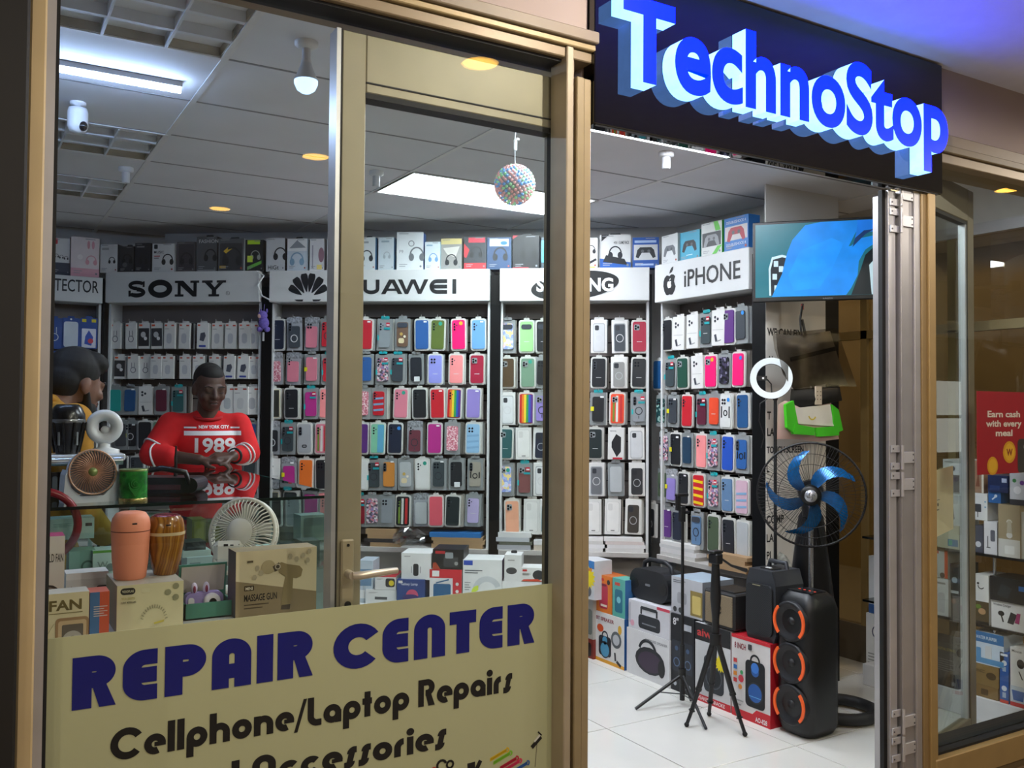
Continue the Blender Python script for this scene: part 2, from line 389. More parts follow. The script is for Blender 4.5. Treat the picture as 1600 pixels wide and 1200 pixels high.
G().box(dxi, dxr, dy0, dy1, 2.345, 2.36, M_rub).build('edge_seal', d)
G().bbox(dxi, dxr, dy0, dy1, .02, .2, M_dtan, .003).build('rail', d)
G().box(dxi, dxr, 2.357, 2.363, .2, 2.35, GL).build('pane', d)
hx, hz = FD.hit(541, 895)
h = G().bbox(hx-.018, hx+.018, dy0-.012, dy0, hz-.11, hz+.09, mat('#b7a98c', .35, .4), .004).build('handle_plate', d)
g = G().cyl((hx, dy0-.012, hz), (hx, dy0-.05, hz), .011, mat('#c9c0ad', .3, .6))
g.tube([(hx, dy0-.05, hz), (hx+.02, dy0-.056, hz), (hx+.06, dy0-.056, hz+.002), (hx+.125, dy0-.052, hz+.004)], [.010, .011, .010, .008], mat('#c9c0ad', .3, .6), 10)
g.disc(hx, hz-.082, .009, dy0-.015, dy0-.012, M_blk).disc(hx, hz+.075, .004, dy0-.014, dy0-.012, M_blk)
g.build('lever', h)
# repair sign: vinyl panel on the outside of the pane
STZ = .976
# bold round geometric lettering made of strokes
W_ = .25
def bauhaus(ch, w):
    h = w/2; L = []
    l = lambda *a: L.append(('l',)+a); a = lambda *q: L.append(('a',)+q)
    xh = .66
    if ch == 'R': l(h, 0, h, 1); l(h, 1-h, .36, 1-h); a(.36, .69, .31-h, 90, -90); l(.3, .38+h, .36, .38+h); L.append(('p', [(.30, .45), (.52, .45), (.68, 0), (.42, 0)])); return L, .70
    if ch == 'E': l(.56, 1-h, .36, 1-h); a(.36, .64, .36-h, 90, 180); l(h, .64, h, .36); a(.36, .36, .36-h, 180, 270); l(.36, h, .56, h); l(h, .5, .55, .5); return L, .60
    if ch == 'P': l(h, 0, h, 1); l(h, 1-h, .38, 1-h); a(.38, .68, .32-h, 90, -90); l(.3, .36+h, .38, .36+h); return L, .72
    if ch in 'AN': l(h, 0, h, .66); a(.35, .66, .35-h, 180, 0); l(.70-h, .66, .70-h, 0); (l(h, .34, .70-h, .34) if ch == 'A' else 0); return L, .72
    if ch == 'I': l(h, 0, h, 1); return L, w
    if ch == 'C': a(.5, .5, .5-h, 32, 318); return L, .93
    if ch == 'T': l(0, 1-h, .62, 1-h); l(.31, 0, .31, 1-h); return L, .62
    if ch == 'L': l(h, 1, h, .34); a(.34, .34, .34-h, 180, 270); l(.34, h, .5, h); return L, .5
    R = xh/2; 
    if ch == 'c': a(R, R, R-h, 45, 320); return L, 2*R-.06
    if ch == 'o': a(R, R, R-h, 0, 360); return L, 2*R
    if ch == 'e': a(R, R, R-h, 0, 295); L.append(('p', [(R-.02, R-.075), (2*R-.005, R-.075), (2*R-.005, R+.06), (R-.02, R+.06)])); return L, 2*R-.02
    if ch == 'l': l(h, 0, h, 1); return L, w
    if ch == 'i': l(h, 0, h, xh); L.append(('a', h, .84, .06, 0, 360)); return L, w
    if ch == 'p': a(R, R, R-h, 0, 360); l(h, -.3, h, R); return L, 2*R
    if ch == 'd': a(R, R, R-h, 0, 360); l(2*R-h, 0, 2*R-h, 1); return L, 2*R
    if ch == 'a': a(R, R, R-h, 0, 360); l(2*R-h, 0, 2*R-h, R+.1); return L, 2*R
    if ch in 'nh': l(h, 0, h, xh if ch == 'n' else 1); a(R, R, R-h, 180, 0); l(2*R-h, 0, 2*R-h, R); return L, 2*R
    if ch == 't': l(h+.08, 0, h+.08, .9); l(0, xh-h*.9, .36, xh-h*.9); return L, .38
    if ch == 'r': l(h, 0, h, R); a(R, R, R-h, 180, 92); return L, R+.04
    if ch == 's': a(.33, xh-.19, .19-h*.55, 180, 90); l(.33, xh-h*.6, .40, xh-h*.6); L.append(('p', [(.06, .10), (.26, .10), (.36, xh-.1), (.16, xh-.1)])); a(.10, .19, .19-h*.55, 270, 360); l(.0, h*.6, .10, h*.6); return L, .40
    if ch == '/': L.append(('p', [(-.05, -.12), (.07, -.12), (.40, 1), (.28, 1)])); return L, .36
    return L, .3
def bau_text(g, st, x, z, h, y, m, width, w=.25, gap=.10):
    items = []; cx = 0
    for ch in st:
        L, ad = bauhaus(ch, w); items.append((cx, L)); cx += ad + (gap if ch != ' ' else 0)
    kx = width/(cx-gap)
    for q, (ox, L) in enumerate(items):
        sub = G()
        for k, p in enumerate(L):
            yy = y - .00004*k
            if p[0] == 'l': sub.bar(p[1], p[2], p[3], p[4], w, yy-.0008, yy, m)
            elif p[0] == 'a':
                ww = min(w, 2*abs(p[3])*.999) if p[3] > .07 else .13
                sub.arc(p[1], p[2], max(p[3], .07), ww, p[4], p[5], yy-.0008, yy, m, 22)
            else: sub.prism(p[1], yy-.0008, yy, m)
        mt = Matrix.Translation((x+ox*kx, 0, z)) @ Matrix.Diagonal((kx, 1, h, 1))
        sub.v = [tuple(mt @ Vector(v)) for v in sub.v]
        b = len(g.v); s0 = g.slot(m); g.v += sub.v; g.f += [tuple(b+i for i in f) for f in sub.f]; g.m += [s0]*len(sub.f); g.s += [False]*len(sub.f)
t = thing('repair_sign', 'cream panel reading REPAIR CENTER in dark blue on the window glass', 'sign', (0, 0, 0))
G().box(GX0+.002, GX1-.002, 2.3035, 2.3056, .1, STZ, mat('#b2b48c', .35, noise=.02, scale=2)).build('panel', t)
FP = Frame(0, 2.303, 0)
NAVY = mat('#07106e', .35); INK = mat('#0a0a0a', .4)
a0, b0 = FP.hit(112, 1110); a1, b1 = FP.hit(836, 1004)
g = G(); bau_text(g, 'REPAIR CENTER', a0, (b0+b1)/2, .118, 2.303, NAVY, a1-a0, .30, .085); g.build('heading', t)
a0, b0 = FP.hit(172, 1186); a1, b1 = FP.hit(800, 1083)
g = G(); bau_text(g, 'Cellphone/Laptop Repairs', a0, (b0+b1)/2, .073, 2.303, INK, a1-a0, .225, .07); g.build('second_line', t)
a2, b2 = FP.hit(240, 1235); a3, b3 = FP.hit(697, 1165)
g = G(); bau_text(g, 'and Accessories', a2+.02, b3-.004, .073, 2.303, INK, a3-a2-.02, .225, .07); g.build('third_line', t)
for k, (c, u, v) in enumerate([('#d8b21c', 780, 1176), ('#7fc02a', 785, 1181), ('#c01f3c', 795, 1189), ('#d8305a', 800, 1193), ('#2a5fa8', 812, 1196)]):
    g = G(); x, z = FP.hit(u, v); y = 2.303-.0004*k
    for q in range(3): g.bar(x-.03, z-.012-.003*q, x+.025, z+.006-.003*q, .004, y-.0004, y, c)
    g.arc(x+.026, z+.003, .006, .004, -90, 110, y-.0004, y, c, 8); g.build('cable_print', t)
g = G(); x, z = FP.hit(838, 1160); g.bar(x-.016, z-.012, x+.016, z+.014, .012, 2.302, 2.303, INK); g.bar(x+.018, z+.018, x+.006, z+.030, .004, 2.3018, 2.303, INK); g.bar(x+.002, z-.006, x-.004, z-.07, .002, 2.3022, 2.303, mat('#77745e')); g.bar(x-.008, z+.004, x+.012, z+.02, .006, 2.3012, 2.302, '#cfcfc4'); g.build('phone_holder_print', t)
g = G(); x, z = FP.hit(690, 1196); g.arc(x, z, .014, .007, 20, 300, 2.302, 2.303, INK, 10); g.arc(x+.026, z-.002, .010, .006, 0, 360, 2.302, 2.303, INK, 10); g.disc(x-.024, z-.006, .007, 2.302, 2.303, '#b8432c'); g.build('earphone_print', t)
g = G(); x, z = FP.hit(745, 1196); g.bar(x-.03, z, x-.006, z+.001, .022, 2.302, 2.303, INK); g.bar(x-.002, z-.012, x+.012, z+.012, .012, 2.302, 2.303, INK)
g.build('charger_print', t)
# ---------------------------------------------------------------- right of the doorway: hinge post, folded profiles, second window
q = thing('trim_2', None, None); q['kind'] = 'structure'; q['label'] = 'folding door post of stacked aluminium profiles with hinges'
px = lambda u: FS.hit(u, 700)[0]
X = [px(u) for u in (1376, 1381, 1392, 1402, 1413, 1422, 1430, 1441)]
ZT = 2.36
G().box(X[0], X[1], 2.30, 2.318, 0, ZT, M_rub).build('seal', q)
G().bbox(X[1], X[2], 2.285, 2.32, 0, ZT, M_alu, .002).build('profile', q)
G().box(X[2], X[2]+.012, 2.30, 2.32, 0, ZT, mat('#39362f', .7)).build('brush_seal', q)
G().bbox(X[2]+.012, X[4], 2.27, 2.40, 0, ZT, mat('#a9a6a6', .36, .6), .002).build('profile', q)
G().bbox(X[4], X[5], 2.26, 2.40, 0, ZT, mat('#aca9a8', .38, .5), .003).build('profile', q)
G().bbox(X[5], X[6], 2.255, 2.40, 0, ZT, mat('#9d8357', .42, .3), .002).build('profile', q)
G().bbox(X[6], X[7], 2.245, 2.42, 0, 2.52, mat('#a88c5a', .42, .3), .003).build('profile', q)
M_hng = mat('#c9c8ca', .35, .5)
for v in (327, 735, 1145):
    xa, z = FS.hit(1394, v); hg = thing('hinge', None, None); hg.parent = q
    for s in (-1, 1):
        zz = z + s*.052
        G().bbox(X[1]+.004, X[2]+.010, 2.277, 2.284, zz-.047, zz-.020, M_hng, .001).bbox(X[1]+.004, X[2]+.010, 2.277, 2.284, zz+.020, zz+.047, M_hng, .001).build('hinge_leaf', hg)
        G().bbox(X[2]+.016, X[4]-.004, 2.262, 2.269, zz-.022, zz+.022, M_hng, .001).build('hinge_leaf', hg)
        g = G().cyl((X[2]+.013, 2.268, zz-.047), (X[2]+.013, 2.268, zz+.047), .006, M_hng, 8)
        for a, b in ((X[1]+.012, zz-.034), (X[1]+.012, zz+.034)): g.disc(a, b, .0035, 2.2755, 2.277, mat('#55555a'), 8)
        for b in (-.011, .011): g.disc(X[4]-.012, zz+b, .0035, 2.2605, 2.262, mat('#55555a'), 8)
        g.build('pin', hg)
w = thing('window_4', None, None); w['kind'] = 'structure'; w['label'] = 'shop window beside the folding doors'
G().bbox(X[7]-.02, 6, 2.24, 2.42, .03, .137, mat('#a88c5a', .42, .25), .004).box(X[7], 6, 2.27, 2.40, .137, .147, M_rub).bbox(X[7]-.02, 6, 2.25, 2.42, 0, .03, mat('#6f5c3c', .5), .002).build('sill', w)
G().bbox(3.2, 6, 2.25, 2.42, 2.50, 2.54, M_brown, .003).bbox(3.2, 6, 2.235, 2.42, 2.54, 2.57, mat('#7a684a', .5), .003).bbox(3.2, 6, 2.25, 2.42, 2.57, 2.62, mat('#8d7a60', .5), .003).build('head', w)
G().box(X[7], 6, 2.306, 2.314, .147, 2.5, GL).build('pane', w)
# glazed leaf folded into the shop
p0 = Vector((X[7]+.01, 2.37, 0)); p1 = Vector((*hitz(1519, 1147, .02), 0))
lw = (p1-p0).length; la = math.atan2(p1.y-p0.y, p1.x-p0.x)
d = thing('door_2', None, None, p0, la); d['kind'] = 'structure'; d['label'] = 'glass door leaf folded back inside the side window'
M_leaf = mat('#7d7460', .42, .25)
G().bbox(lw-.075, lw, -.02, .02, .02, 2.52, M_leaf, .003).build('stile', d)
G().box(lw-.10, lw-.075, -.015, .015, .10, 2.42, mat('#b9bcc0', .35, .5)).box(lw-.082, lw-.075, -.017, .017, .10, 2.42, M_rub).build('glazing_bead', d)
G().bbox(-.02, .035, -.02, .02, .02, 2.52, M_leaf, .003).build('stile', d)
G().bbox(.035, lw-.075, -.02, .02, .02, .115, M_leaf, .003).build('rail', d)
G().bbox(.035, lw-.075, -.02, .02, 2.37, 2.52, M_leaf, .003).box(.035, lw-.075, -.016, .016, 2.355, 2.37, M_rub).build('rail', d)
G().box(.035, lw-.075, -.004, .004, .115, 2.36, GLD).build('pane', d)
FLEAF = Frame(p0.x, p0.y, la)
xa, za = FLEAF.hit(1441, 752, -.01); xb, zb = FLEAF.hit(1491, 830, -.01)
t = thing('paper_notice', 'blank cream paper sheet taped inside the folded glass door leaf', 'notice', p0, la)
G().prism([(xa, za+.03), (xb, za+.05), (xb, zb+.01), (xa, zb-.02)], -.0065, -.0055, mat('#cfc7a2', .7)).build('sheet', t)
g = G(); xm = (xa+xb)/2; zm = (za+zb)/2
g.bar(xm-.01, zm+.03, xm+.02, zm+.031, .003, -.0072, -.0065, '#6a6350').disc(xm, zm+.01, .008, -.0072, -.0065, '#5a5344', 8).bar(xm-.012, zm-.012, xm+.012, zm-.012, .005, -.0072, -.0065, '#6a6350')
g.build('print', t)
# ---------------------------------------------------------------- TechnoStop fascia sign
sg = thing('fascia_sign', 'glossy black fascia with glowing blue letters above the doorway', 'sign')
SX0, SX1, SY, SZ0, SZ1 = 1.622, 3.335, 2.235, 2.366, 2.885
M_acr = mat('#020203', .02, spec=.6, noise=0); M_acr.node_tree.nodes['Principled BSDF'].inputs['IOR'].default_value = 1.65
G().bbox(SX0, SX1, SY, 2.295, SZ0, SZ1, M_acr, .003).build('panel', sg)
G().box(SX0+.01, SX1-.02, SY+.006, 2.25, SZ0-.003, SZ0, mat('#2a2b30', .5)).build('bottom_tray', sg)
for z in (2.4, 2.48): G().cyl((SX0-.003, 2.27, z), (SX0, 2.27, z), .006, mat('#88898c', .4, .6), 8).build('screw', sg)
st = 'TechnoStop'; bold = .03
LW0 = FS  # letters stand proud of the fascia
FT = Frame(0, 2.172, 0)
lx0 = FT.hit(974, 60)[0]; lx1 = FT.hit(1481, 200)[0]
full = text_mesh(st, bold, .5)[0]; fx0 = min(v[0] for v in full); fx1 = max(v[0] for v in full)
kx = (lx1-lx0)/(fx1-fx0); zb0 = 2.508; kz = .350
M_face = mat('#0008f0', .3, emit=16.0, noise=0); M_side = mat('#72a6fa', .4, emit=3.2, noise=.05, scale=40)
def advance(pre):
    if not pre: return 0.0
    vs = text_mesh(pre+'|', 0, 0)[0]; q = text_mesh('|', 0, 0)[0]
    return max(v[0] for v in vs) - max(v[0] for v in q)
for i, ch in enumerate(st):
    vs, fs, ns = text_mesh(ch, bold, .5, 8); ax = advance(st[:i])
    pts = [(lx0 + (v[0]+ax-fx0)*kx, 2.202 - v[2]*.06, zb0 + v[1]*kz) for v in vs]
    g = G(); front = [f for f, n in zip(fs, ns) if n[2] > .5]; rest = [f for f, n in zip(fs, ns) if n[2] <= .5]
    g.add(pts, front, M_face).add(pts, rest, M_side); g.build('letter', sg)
# ================================================================ lights of the shop
M_pan = mat('#eef6ff', .6, emit=PANEL_E, noise=0)
def ceiling_cell(i, j): return .75+1.18*i, 3.20+.515*j
for (i, j), lab in (((1, -1), 'glowing white LED ceiling panel just inside the doorway'), ((1, 2), 'glowing white LED ceiling panel behind the sparkling light ball')):
    x, y = ceiling_cell(i, j); t = thing('led_panel', lab, 'ceiling light', (x, y, ZC), 0, 'LED panels of the shop ceiling')
    G().box(.02, 1.16, .02, .50, .002, .01, M_pan).build('diffuser', t)
    g = G()
    for a in ((0, 1.18, 0, .02), (0, 1.18, .50, .52), (0, .02, .02, .50), (1.16, 1.18, .02, .50)): g.box(*a, -.004, .014, M_bar)
    g.build('frame', t)
M_lv = mat('#e6ebf4', .3, .1); M_lvin = mat('#b4ab9c', .25, .5, noise=.25, scale=6)
for (i, j), lab in (((-1, -1), 'largest louvred ceiling light, beside the window head'), ((-1, 2), 'louvred ceiling light beside the round white camera'), ((-1, 4), 'small louvred ceiling light furthest from the window')):
    x, y = ceiling_cell(i, j); t = thing('louvre_light', lab, 'ceiling light', (x, y, ZC), 0, 'louvred fluorescent lights in the ceiling')
    G().box(.01, 1.17, .01, .51, .07, .08, M_lvin).box(.01, .02, .01, .51, 0, .07, M_lvin).box(1.16, 1.17, .01, .51, 0, .07, M_lvin).box(.01, 1.17, .01, .02, 0, .07, M_lvin).box(.01, 1.17, .50, .51, 0, .07, M_lvin).build('housing', t)
    g = G()
    for a in ((0, 1.18, 0, .015), (0, 1.18, .505, .52), (0, .015, .015, .505), (1.165, 1.18, .015, .505)): g.box(*a, -.005, .012, M_bar)
    g.build('frame', t)
    for k in range(1, 3): G().prism([(.02, -.006), (1.16, -.006), (1.16, .05), (.02, .05)], .52*k/3-.010, .52*k/3+.010, M_lv).build('spine', t)
    for k in range(1, 6): G().prism([(.02, -.012), (.50, -.012), (.50, .045), (.02, .045)], -.004, .004, M_lv, Matrix.Translation((1.18*k/6, 0, .002)) @ Matrix.Rotation(pi/2, 4, 'Z')).build('blade', t)
    for k in range(3): G().cyl((.05, .52*(k+.5)/3, .05), (1.13, .52*(k+.5)/3, .05), .013, mat('#cfd6e2', .3), 8).build('tube', t)
# strip light on the ceiling at the window side
ux, uy = hitz(284, 143, 2.665)
t = thing('strip_light', 'bright white LED strip light on the ceiling near the window', 'ceiling light', (ux-1.2, uy, 2.665))
G().bbox(0, 1.2, -.012, .014, .012, .034, mat('#e8e8ea', .5), .002).build('batten', t)
G().tube([(.004, 0, .004), (1.196, 0, .004)], .0115, mat('#b4d0ff', .5, emit=TUBE_E*1.9, noise=0), 10).build('tube', t)
# hanging bulb
bx, by = hitz(479, 66, ZC)
t = thing('hanging_bulb', 'white LED bulb in a ceiling socket, glowing cool blue-white', 'light bulb', (bx, by, ZC))
G().lathe([(.038, 0), (.038, -.012), (.028, -.02), (.016, -.022)], mat('#e4e4e6'), 20).build('ceiling_rose', t)
G().lathe([(.014, -.02), (.014, -.06), (.017, -.062), (.017, -.072)], mat('#dcdce0'), 16).build('socket', t)
G().lathe([(.017, -.07), (.022, -.085), (.034, -.115), (.0385, -.128)], mat('#cfd3da', .35), 20).build('bulb_body', t)
G().lathe([(.0385, -.128), (.038, -.14), (.030, -.158), (.016, -.168), (.0005, -.171)], mat('#b4d6ff', .5, emit=1.7, noise=0), 20).build('dome', t)
# camera and lamp holders
cx, cy = hitz(122, 168, ZC-.02)
t = thing('security_camera', 'small white round security camera under the ceiling', 'camera', (cx, cy, ZC-.01))
G().lathe([(.03, .01), (.03, 0), (.012, -.003), (.012, -.01)], mat('#e6e6ea'), 18).build('mount', t)
G().lathe([(.02, -.01), (.034, -.014), (.038, -.03), (.038, -.085), (.03, -.105), (.01, -.114), (.0005, -.115)], mat('#e8e8ec', .4), 20).build('body', t)
G().ball((.016, -.026, -.088), (.018, .016, .02), mat('#15161a', .15), 14).build('lens', t)
for (u, v, lab) in ((197, 262, 'empty white lamp holder on the ceiling beyond the strip light'), (588, 268, 'white lamp holder on the ceiling at the corner of the glowing panel'), (1041, 238, 'white lamp holder on the ceiling inside the doorway')):
    x, y = hitz(u, v, ZC)
    t = thing('lamp_holder', lab, 'lamp holder', (x, y, ZC), 0, 'empty lamp holders on the ceiling')
    G().lathe([(.036, 0), (.036, -.018), (.024, -.024)], mat('#e4e4e8'), 18).build('ceiling_rose', t)
    G().lathe([(.019, -.02), (.019, -.075), (.015, -.078)], mat('#dadadf'), 16).build('socket', t)
# light ball
x, y = hitz(805, 181, ZC)
t = thing('light_ball', 'hanging ball of tiny pink, blue and green bulbs behind the door glass', 'decorative light', (x, y, ZC))
c0 = Frame(x, y, 0); dz = -.285
g = G().tube([(0, 0, 0), (.003, 0, -.06), (-.002, 0, -.10), (0, 0, -.20)], .0022, mat('#c8cdd2'), 6); g.build('cord', t)
G().bbox(-.008, .008, -.006, .006, -.145, -.10, mat('#eef0f2'), .003).build('switch', t)
G().bbox(.004, .02, -.004, .006, -.10, -.09, mat('#eef0f2'), .002).build('cable_clip', t)
G().ball((0, 0, dz), .072, mat('#c3cdd6', .3), 20).build('core', t)
gs = [G(), G(), G()]; n = 330
cl = [mat('#ecb4b4', .25, emit=.3), mat('#7fb0ea', .25, emit=.35), mat('#a8e4b2', .25, emit=.35)]
for k in range(n):
    z = 1-2*(k+.5)/n; r = math.sqrt(1-z*z); a = k*2.399963
    dirv = Vector((r*cos(a), r*sin(a), z)); c = Vector((0, 0, dz)) + dirv*.080
    q = random.choice([0, 0, 1, 2]); mt = Matrix.Translation(c) @ dirv.to_track_quat('Z', 'Y').to_matrix().to_4x4()
    gs[q].lathe([(.0022, -.008), (.0045, -.002), (.0065, .002), (.0035, .005)], cl[q], 7, mt, False)
for q, nm in enumerate(('pink_bulbs', 'blue_bulbs', 'green_bulbs')): gs[q].build(nm, t, kind='stuff')
# ================================================================ racks
M_white = mat('#d0d1d1', .4, noise=.03, scale=5); M_slat = mat('#7a716d', .6, noise=.08, scale=4); M_dark = mat('#070708', .55, spec=.2); M_chan = mat('#141110', .7, spec=.2)
def rack(name, lab, fr, u0, u1, hv, deep=.4, zlow=.62, us=0, slats=True):
    """header box with a top shelf, slatted back, sides and a bottom shelf"""
    x0, zt = fr.hit(u0, hv[0]); x1, _ = fr.hit(u1, hv[0]); _, zb = fr.hit((u0+u1)/2, hv[1])
    t = thing(name, lab, 'display rack', tuple(fr.o), fr.rz)
    G().bbox(x0, x1, 0, deep, zb, zt, M_white, .003).build('header', t)
    y = .19
    G().box(x0, x1, y+.02, y+.03, zlow-.1, zb, M_chan).build('backing', t)
    z = zb; 
    while z - .125 > zlow:
        G().box(x0+.012, x1-.012, y, y+.02, z-.118, z, M_slat).build('slat', t); z -= .125
    for xx in (x0, x1-.016): G().box(xx, xx+.016, .05, .4, zlow-.1, zb, M_white).build('side_panel', t)
    G().bbox(x0, x1, .02, .4, zlow-.03, zlow, mat('#b4b0ac', .5), .002).build('shelf', t)
    G().box(x0, x1, .16, .2, 0, zlow-.03, mat('#b9b4ae', .6, noise=.05, scale=3)).build('base_panel', t)
    return t, x0, x1, zb, zt
RK = {}
RK['S'] = rack('accessory_rack', 'white slatted rack with a bold serif black header beside the petal-logo rack', FB, 165, 405, (425, 472))
RK['H'] = rack('phone_case_rack', 'wide white slatted rack with a petal logo on its header', FB, 421, 765, (423, 471))
RK['N'] = rack('phone_case_rack', 'white slatted rack with a black oval logo on its header', FB, 781, 1015, (419.5, 470))
RK['A'] = rack('phone_case_rack', 'white slatted side rack with an apple logo on its header', FR, 1023, 1170, (415, 462.5))
RK['P'] = rack('accessory_rack', 'white rack of blue packs at the corner beside the dark post', FL, 20, 161, (424, 470))
for (fr, ua, ub, nm) in ((FB, 405, 421, 3), (FB, 765, 781, 4), (FL, 161, 164, 5), (FB, 1015, 1019, 6)):
    xa = fr.hit(ua, 500)[0]; xb = fr.hit(ub, 500)[0]
    struct('trim_%d' % nm, G().box(xa, xb, .04, .4, 0, 2.335, M_dark), 'black pilaster between the racks', None, tuple(fr.o), fr.rz)
xa = FR.hit(1171, 500)[0]
struct('trim_7', G().box(xa, .905, .02, .4, 0, 2.34, mat('#060709', .5, spec=.2)), 'black pilaster at the end of the apple-logo rack', None, tuple(FR.o), FR.rz)
# ---- header lettering
def lettering(key, fr, fn, nm='lettering'):
    g = G(); fn(g); g.build(nm, RK[key][0])
INKH = mat('#101114', .5)
def L(fr, u, v): return fr.hit(u, v, -.001)
def sony(g):
    x0, z0 = L(FB, 199, 464); x1, z1 = L(FB, 353, 438); h = z1-z0; w = x1-x0; y0, y1 = -.002, 0
    P = lambda pts, ox, sw: g.prism([(x0+(ox+a*sw)*w, z0+b*h) for a, b in pts], y0, y1, INKH)
    # S: curved band with slab ends
    s0, sw = 0.0, .19
    X = lambda a: x0+(s0+a*sw)*w; Z = lambda b: z0+b*h
    g.arc(X(.5), Z(.72), .36*sw*w, .19*sw*w, 20, 270, y0, y1, INKH, 14, .19*h); g.arc(X(.5), Z(.28), .36*sw*w, .22*sw*w, -160, 90, y0, y1, INKH, 14, .19*h)
    g.prism([(X(.82), Z(.62)), (X(.92), Z(.62)), (X(.92), Z(.98)), (X(.84), Z(.98))], y0, y1, INKH); g.prism([(X(.06), Z(.02)), (X(.16), Z(.02)), (X(.18), Z(.4)), (X(.06), Z(.4))], y0, y1, INKH)
    # O
    g.arc(x0+.335*w, z0+.5*h, .095*w, .055*w, 0, 360, y0, y1, INKH, 26, .40*h)
    P([(0, 0), (.36, 0), (.36, .14), (.24, .14), (.24, .7), (.74, 0), (.9, 0), (.9, .86), (1, .86), (1, 1), (.64, 1), (.64, .86), (.77, .86), (.77, .34), (.34, 1), (0, 1), (0, .86), (.12, .86), (.12, .14), (0, .14)], .485, .245)
    P([(.28, 0), (.72, 0), (.72, .14), (.6, .14), (.6, .42), (.88, .86), (1, .86), (1, 1), (.62, 1), (.62, .86), (.7, .86), (.53, .56), (.36, .86), (.44, .86), (.44, 1), (0, 1), (0, .86), (.12, .86), (.42, .40), (.42, .14), (.28, .14)], .76, .24)
    xr, zr = L(FB, 356, 458); g.arc(xr, zr, .012, .002, 0, 360, y0, y1, mat('#666'+'666'), 12).text('R', xr, zr-.006, .012, y0, mat('#666666'), 'c')
lettering('S', FB, sony)
def huawei(g):
    cx, cz = L(FB, 481, 466); y0, y1 = -.002, 0; k = 4.0/1000
    for s in (-1, 1):
        for a, r0, r1, wd in ((10, .045, .165, .030), (33, .045, .16, .032), (57, .047, .145, .030)):
            pts = []
            for i in range(9):
                f = i/8; pts.append((r0+(r1-r0)*f, wd*math.sin(pi*min(1, f*.58+.02))**1.0*(1 if f < .9 else .75)))
            A = rad(90 - s*a); ca, sa = cos(A), sin(A)
            poly = [(cx + r*ca - q*.76*sa, cz - .005 + r*sa + q*.76*ca) for r, q in pts] + [(cx + r*ca + q*.76*sa, cz - .005 + r*sa - q*.76*ca) for r, q in pts[::-1]]
            g.prism(poly, y0, y1, INKH)
        g.prism([(cx+s*.03, cz-.008), (cx+s*.088, cz-.008), (cx+s*.075, cz-.018), (cx+s*.035, cz-.020)], y0, y1, INKH)
def huawei_text(g):
    y0, y1 = -.002, 0
    xa, za = L(FB, 537, 460); xb, zb_ = L(FB, 713, 436)
    h = zb_-za; Wd = xb-xa; lt = .034
    def cell(i): return xa + Wd*i
    # H U A W E I drawn as strokes
    B = lambda p, q, w=lt: g.bar(xa+Wd*p[0], za+h*p[1], xa+Wd*q[0], za+h*q[1], w*.7, y0, y1, INKH)
    g.prism([(xa, za), (xa+.022, za), (xa+.022, za+h), (xa, za+h)], y0, y1, INKH); g.prism([(xa+.09, za), (xa+.112, za), (xa+.112, za+h), (xa+.09, za+h)], y0, y1, INKH); g.box(xa+.022, xa+.09, y0, y1, za+h*.4, za+h*.6, INKH)
    # U
    ux = cell(.175); uw = Wd*.145
    g.box(ux, ux+.024, y0, y1, za+h*.35, za+h, INKH).box(ux+uw-.024, ux+uw, y0, y1, za+h*.35, za+h, INKH); g.arc(ux+uw/2, za+h*.37, uw/2-.012, .024, 180, 360, y0, y1, INKH, 14, h*.37-.012)
    # A
    ax = cell(.335); aw = Wd*.19
    g.prism([(ax, za), (ax+.028, za), (ax+aw*.5, za+h*.78), (ax+aw-.028, za), (ax+aw, za), (ax+aw*.5+.018, za+h), (ax+aw*.5-.018, za+h)], y0, y1, INKH); g.box(ax+aw*.24, ax+aw*.76, y0, y1, za+h*.22, za+h*.38, INKH)
    # W
    wx = cell(.485); ww = Wd*.27
    g.prism([(wx, za+h), (wx+.027, za+h), (wx+ww*.28, za+h*.3), (wx+ww*.43, za+h), (wx+ww*.57, za+h), (wx+ww*.72, za+h*.3), (wx+ww-.027, za+h), (wx+ww, za+h), (wx+ww*.77, za), (wx+ww*.66, za), (wx+ww*.5, za+h*.74), (wx+ww*.34, za), (wx+ww*.23, za)], y0, y1, INKH)
    # E (round back)
    ex = cell(.765); ew = Wd*.155
    g.arc(ex+h*.5, za+h*.5, h*.5-.012, .024, 90, 270, y0, y1, INKH, 14)
    for b in (.0, .5, 1): g.box(ex+(h*.5 if b != .5 else .01), ex+ew, y0, y1, za+(h-.024)*b, za+(h-.024)*b+.024, INKH)
    g.box(xb-.024, xb, y0, y1, za, za+h, INKH)
lettering('H', FB, huawei, 'petal_logo'); lettering('H', FB, huawei_text)
def samsung(g):
    cx, cz = L(FB, 898, 446); xr, _ = L(FB, 967, 446); r = xr-cx; y0, y1 = -.002, 0; sl = .10
    pts = [(cx+a, cz+b+.10*a) for a, b in arcpts(0, 0, r, 0, 360, 40, .088)[:-1]]
    g.prism(pts, y0, y1, INKH)
def samsung_text(g):
    cx, cz = L(FB, 898, 446); r = L(FB, 967, 446)[0]-cx
    g.text('SAMSUNG', cx, cz-.034, .078, -.0023, mat('#e6e6e6'), 'c', .035, w=r*1.75)
lettering('N', FB, samsung, 'oval_logo'); lettering('N', FB, samsung_text)
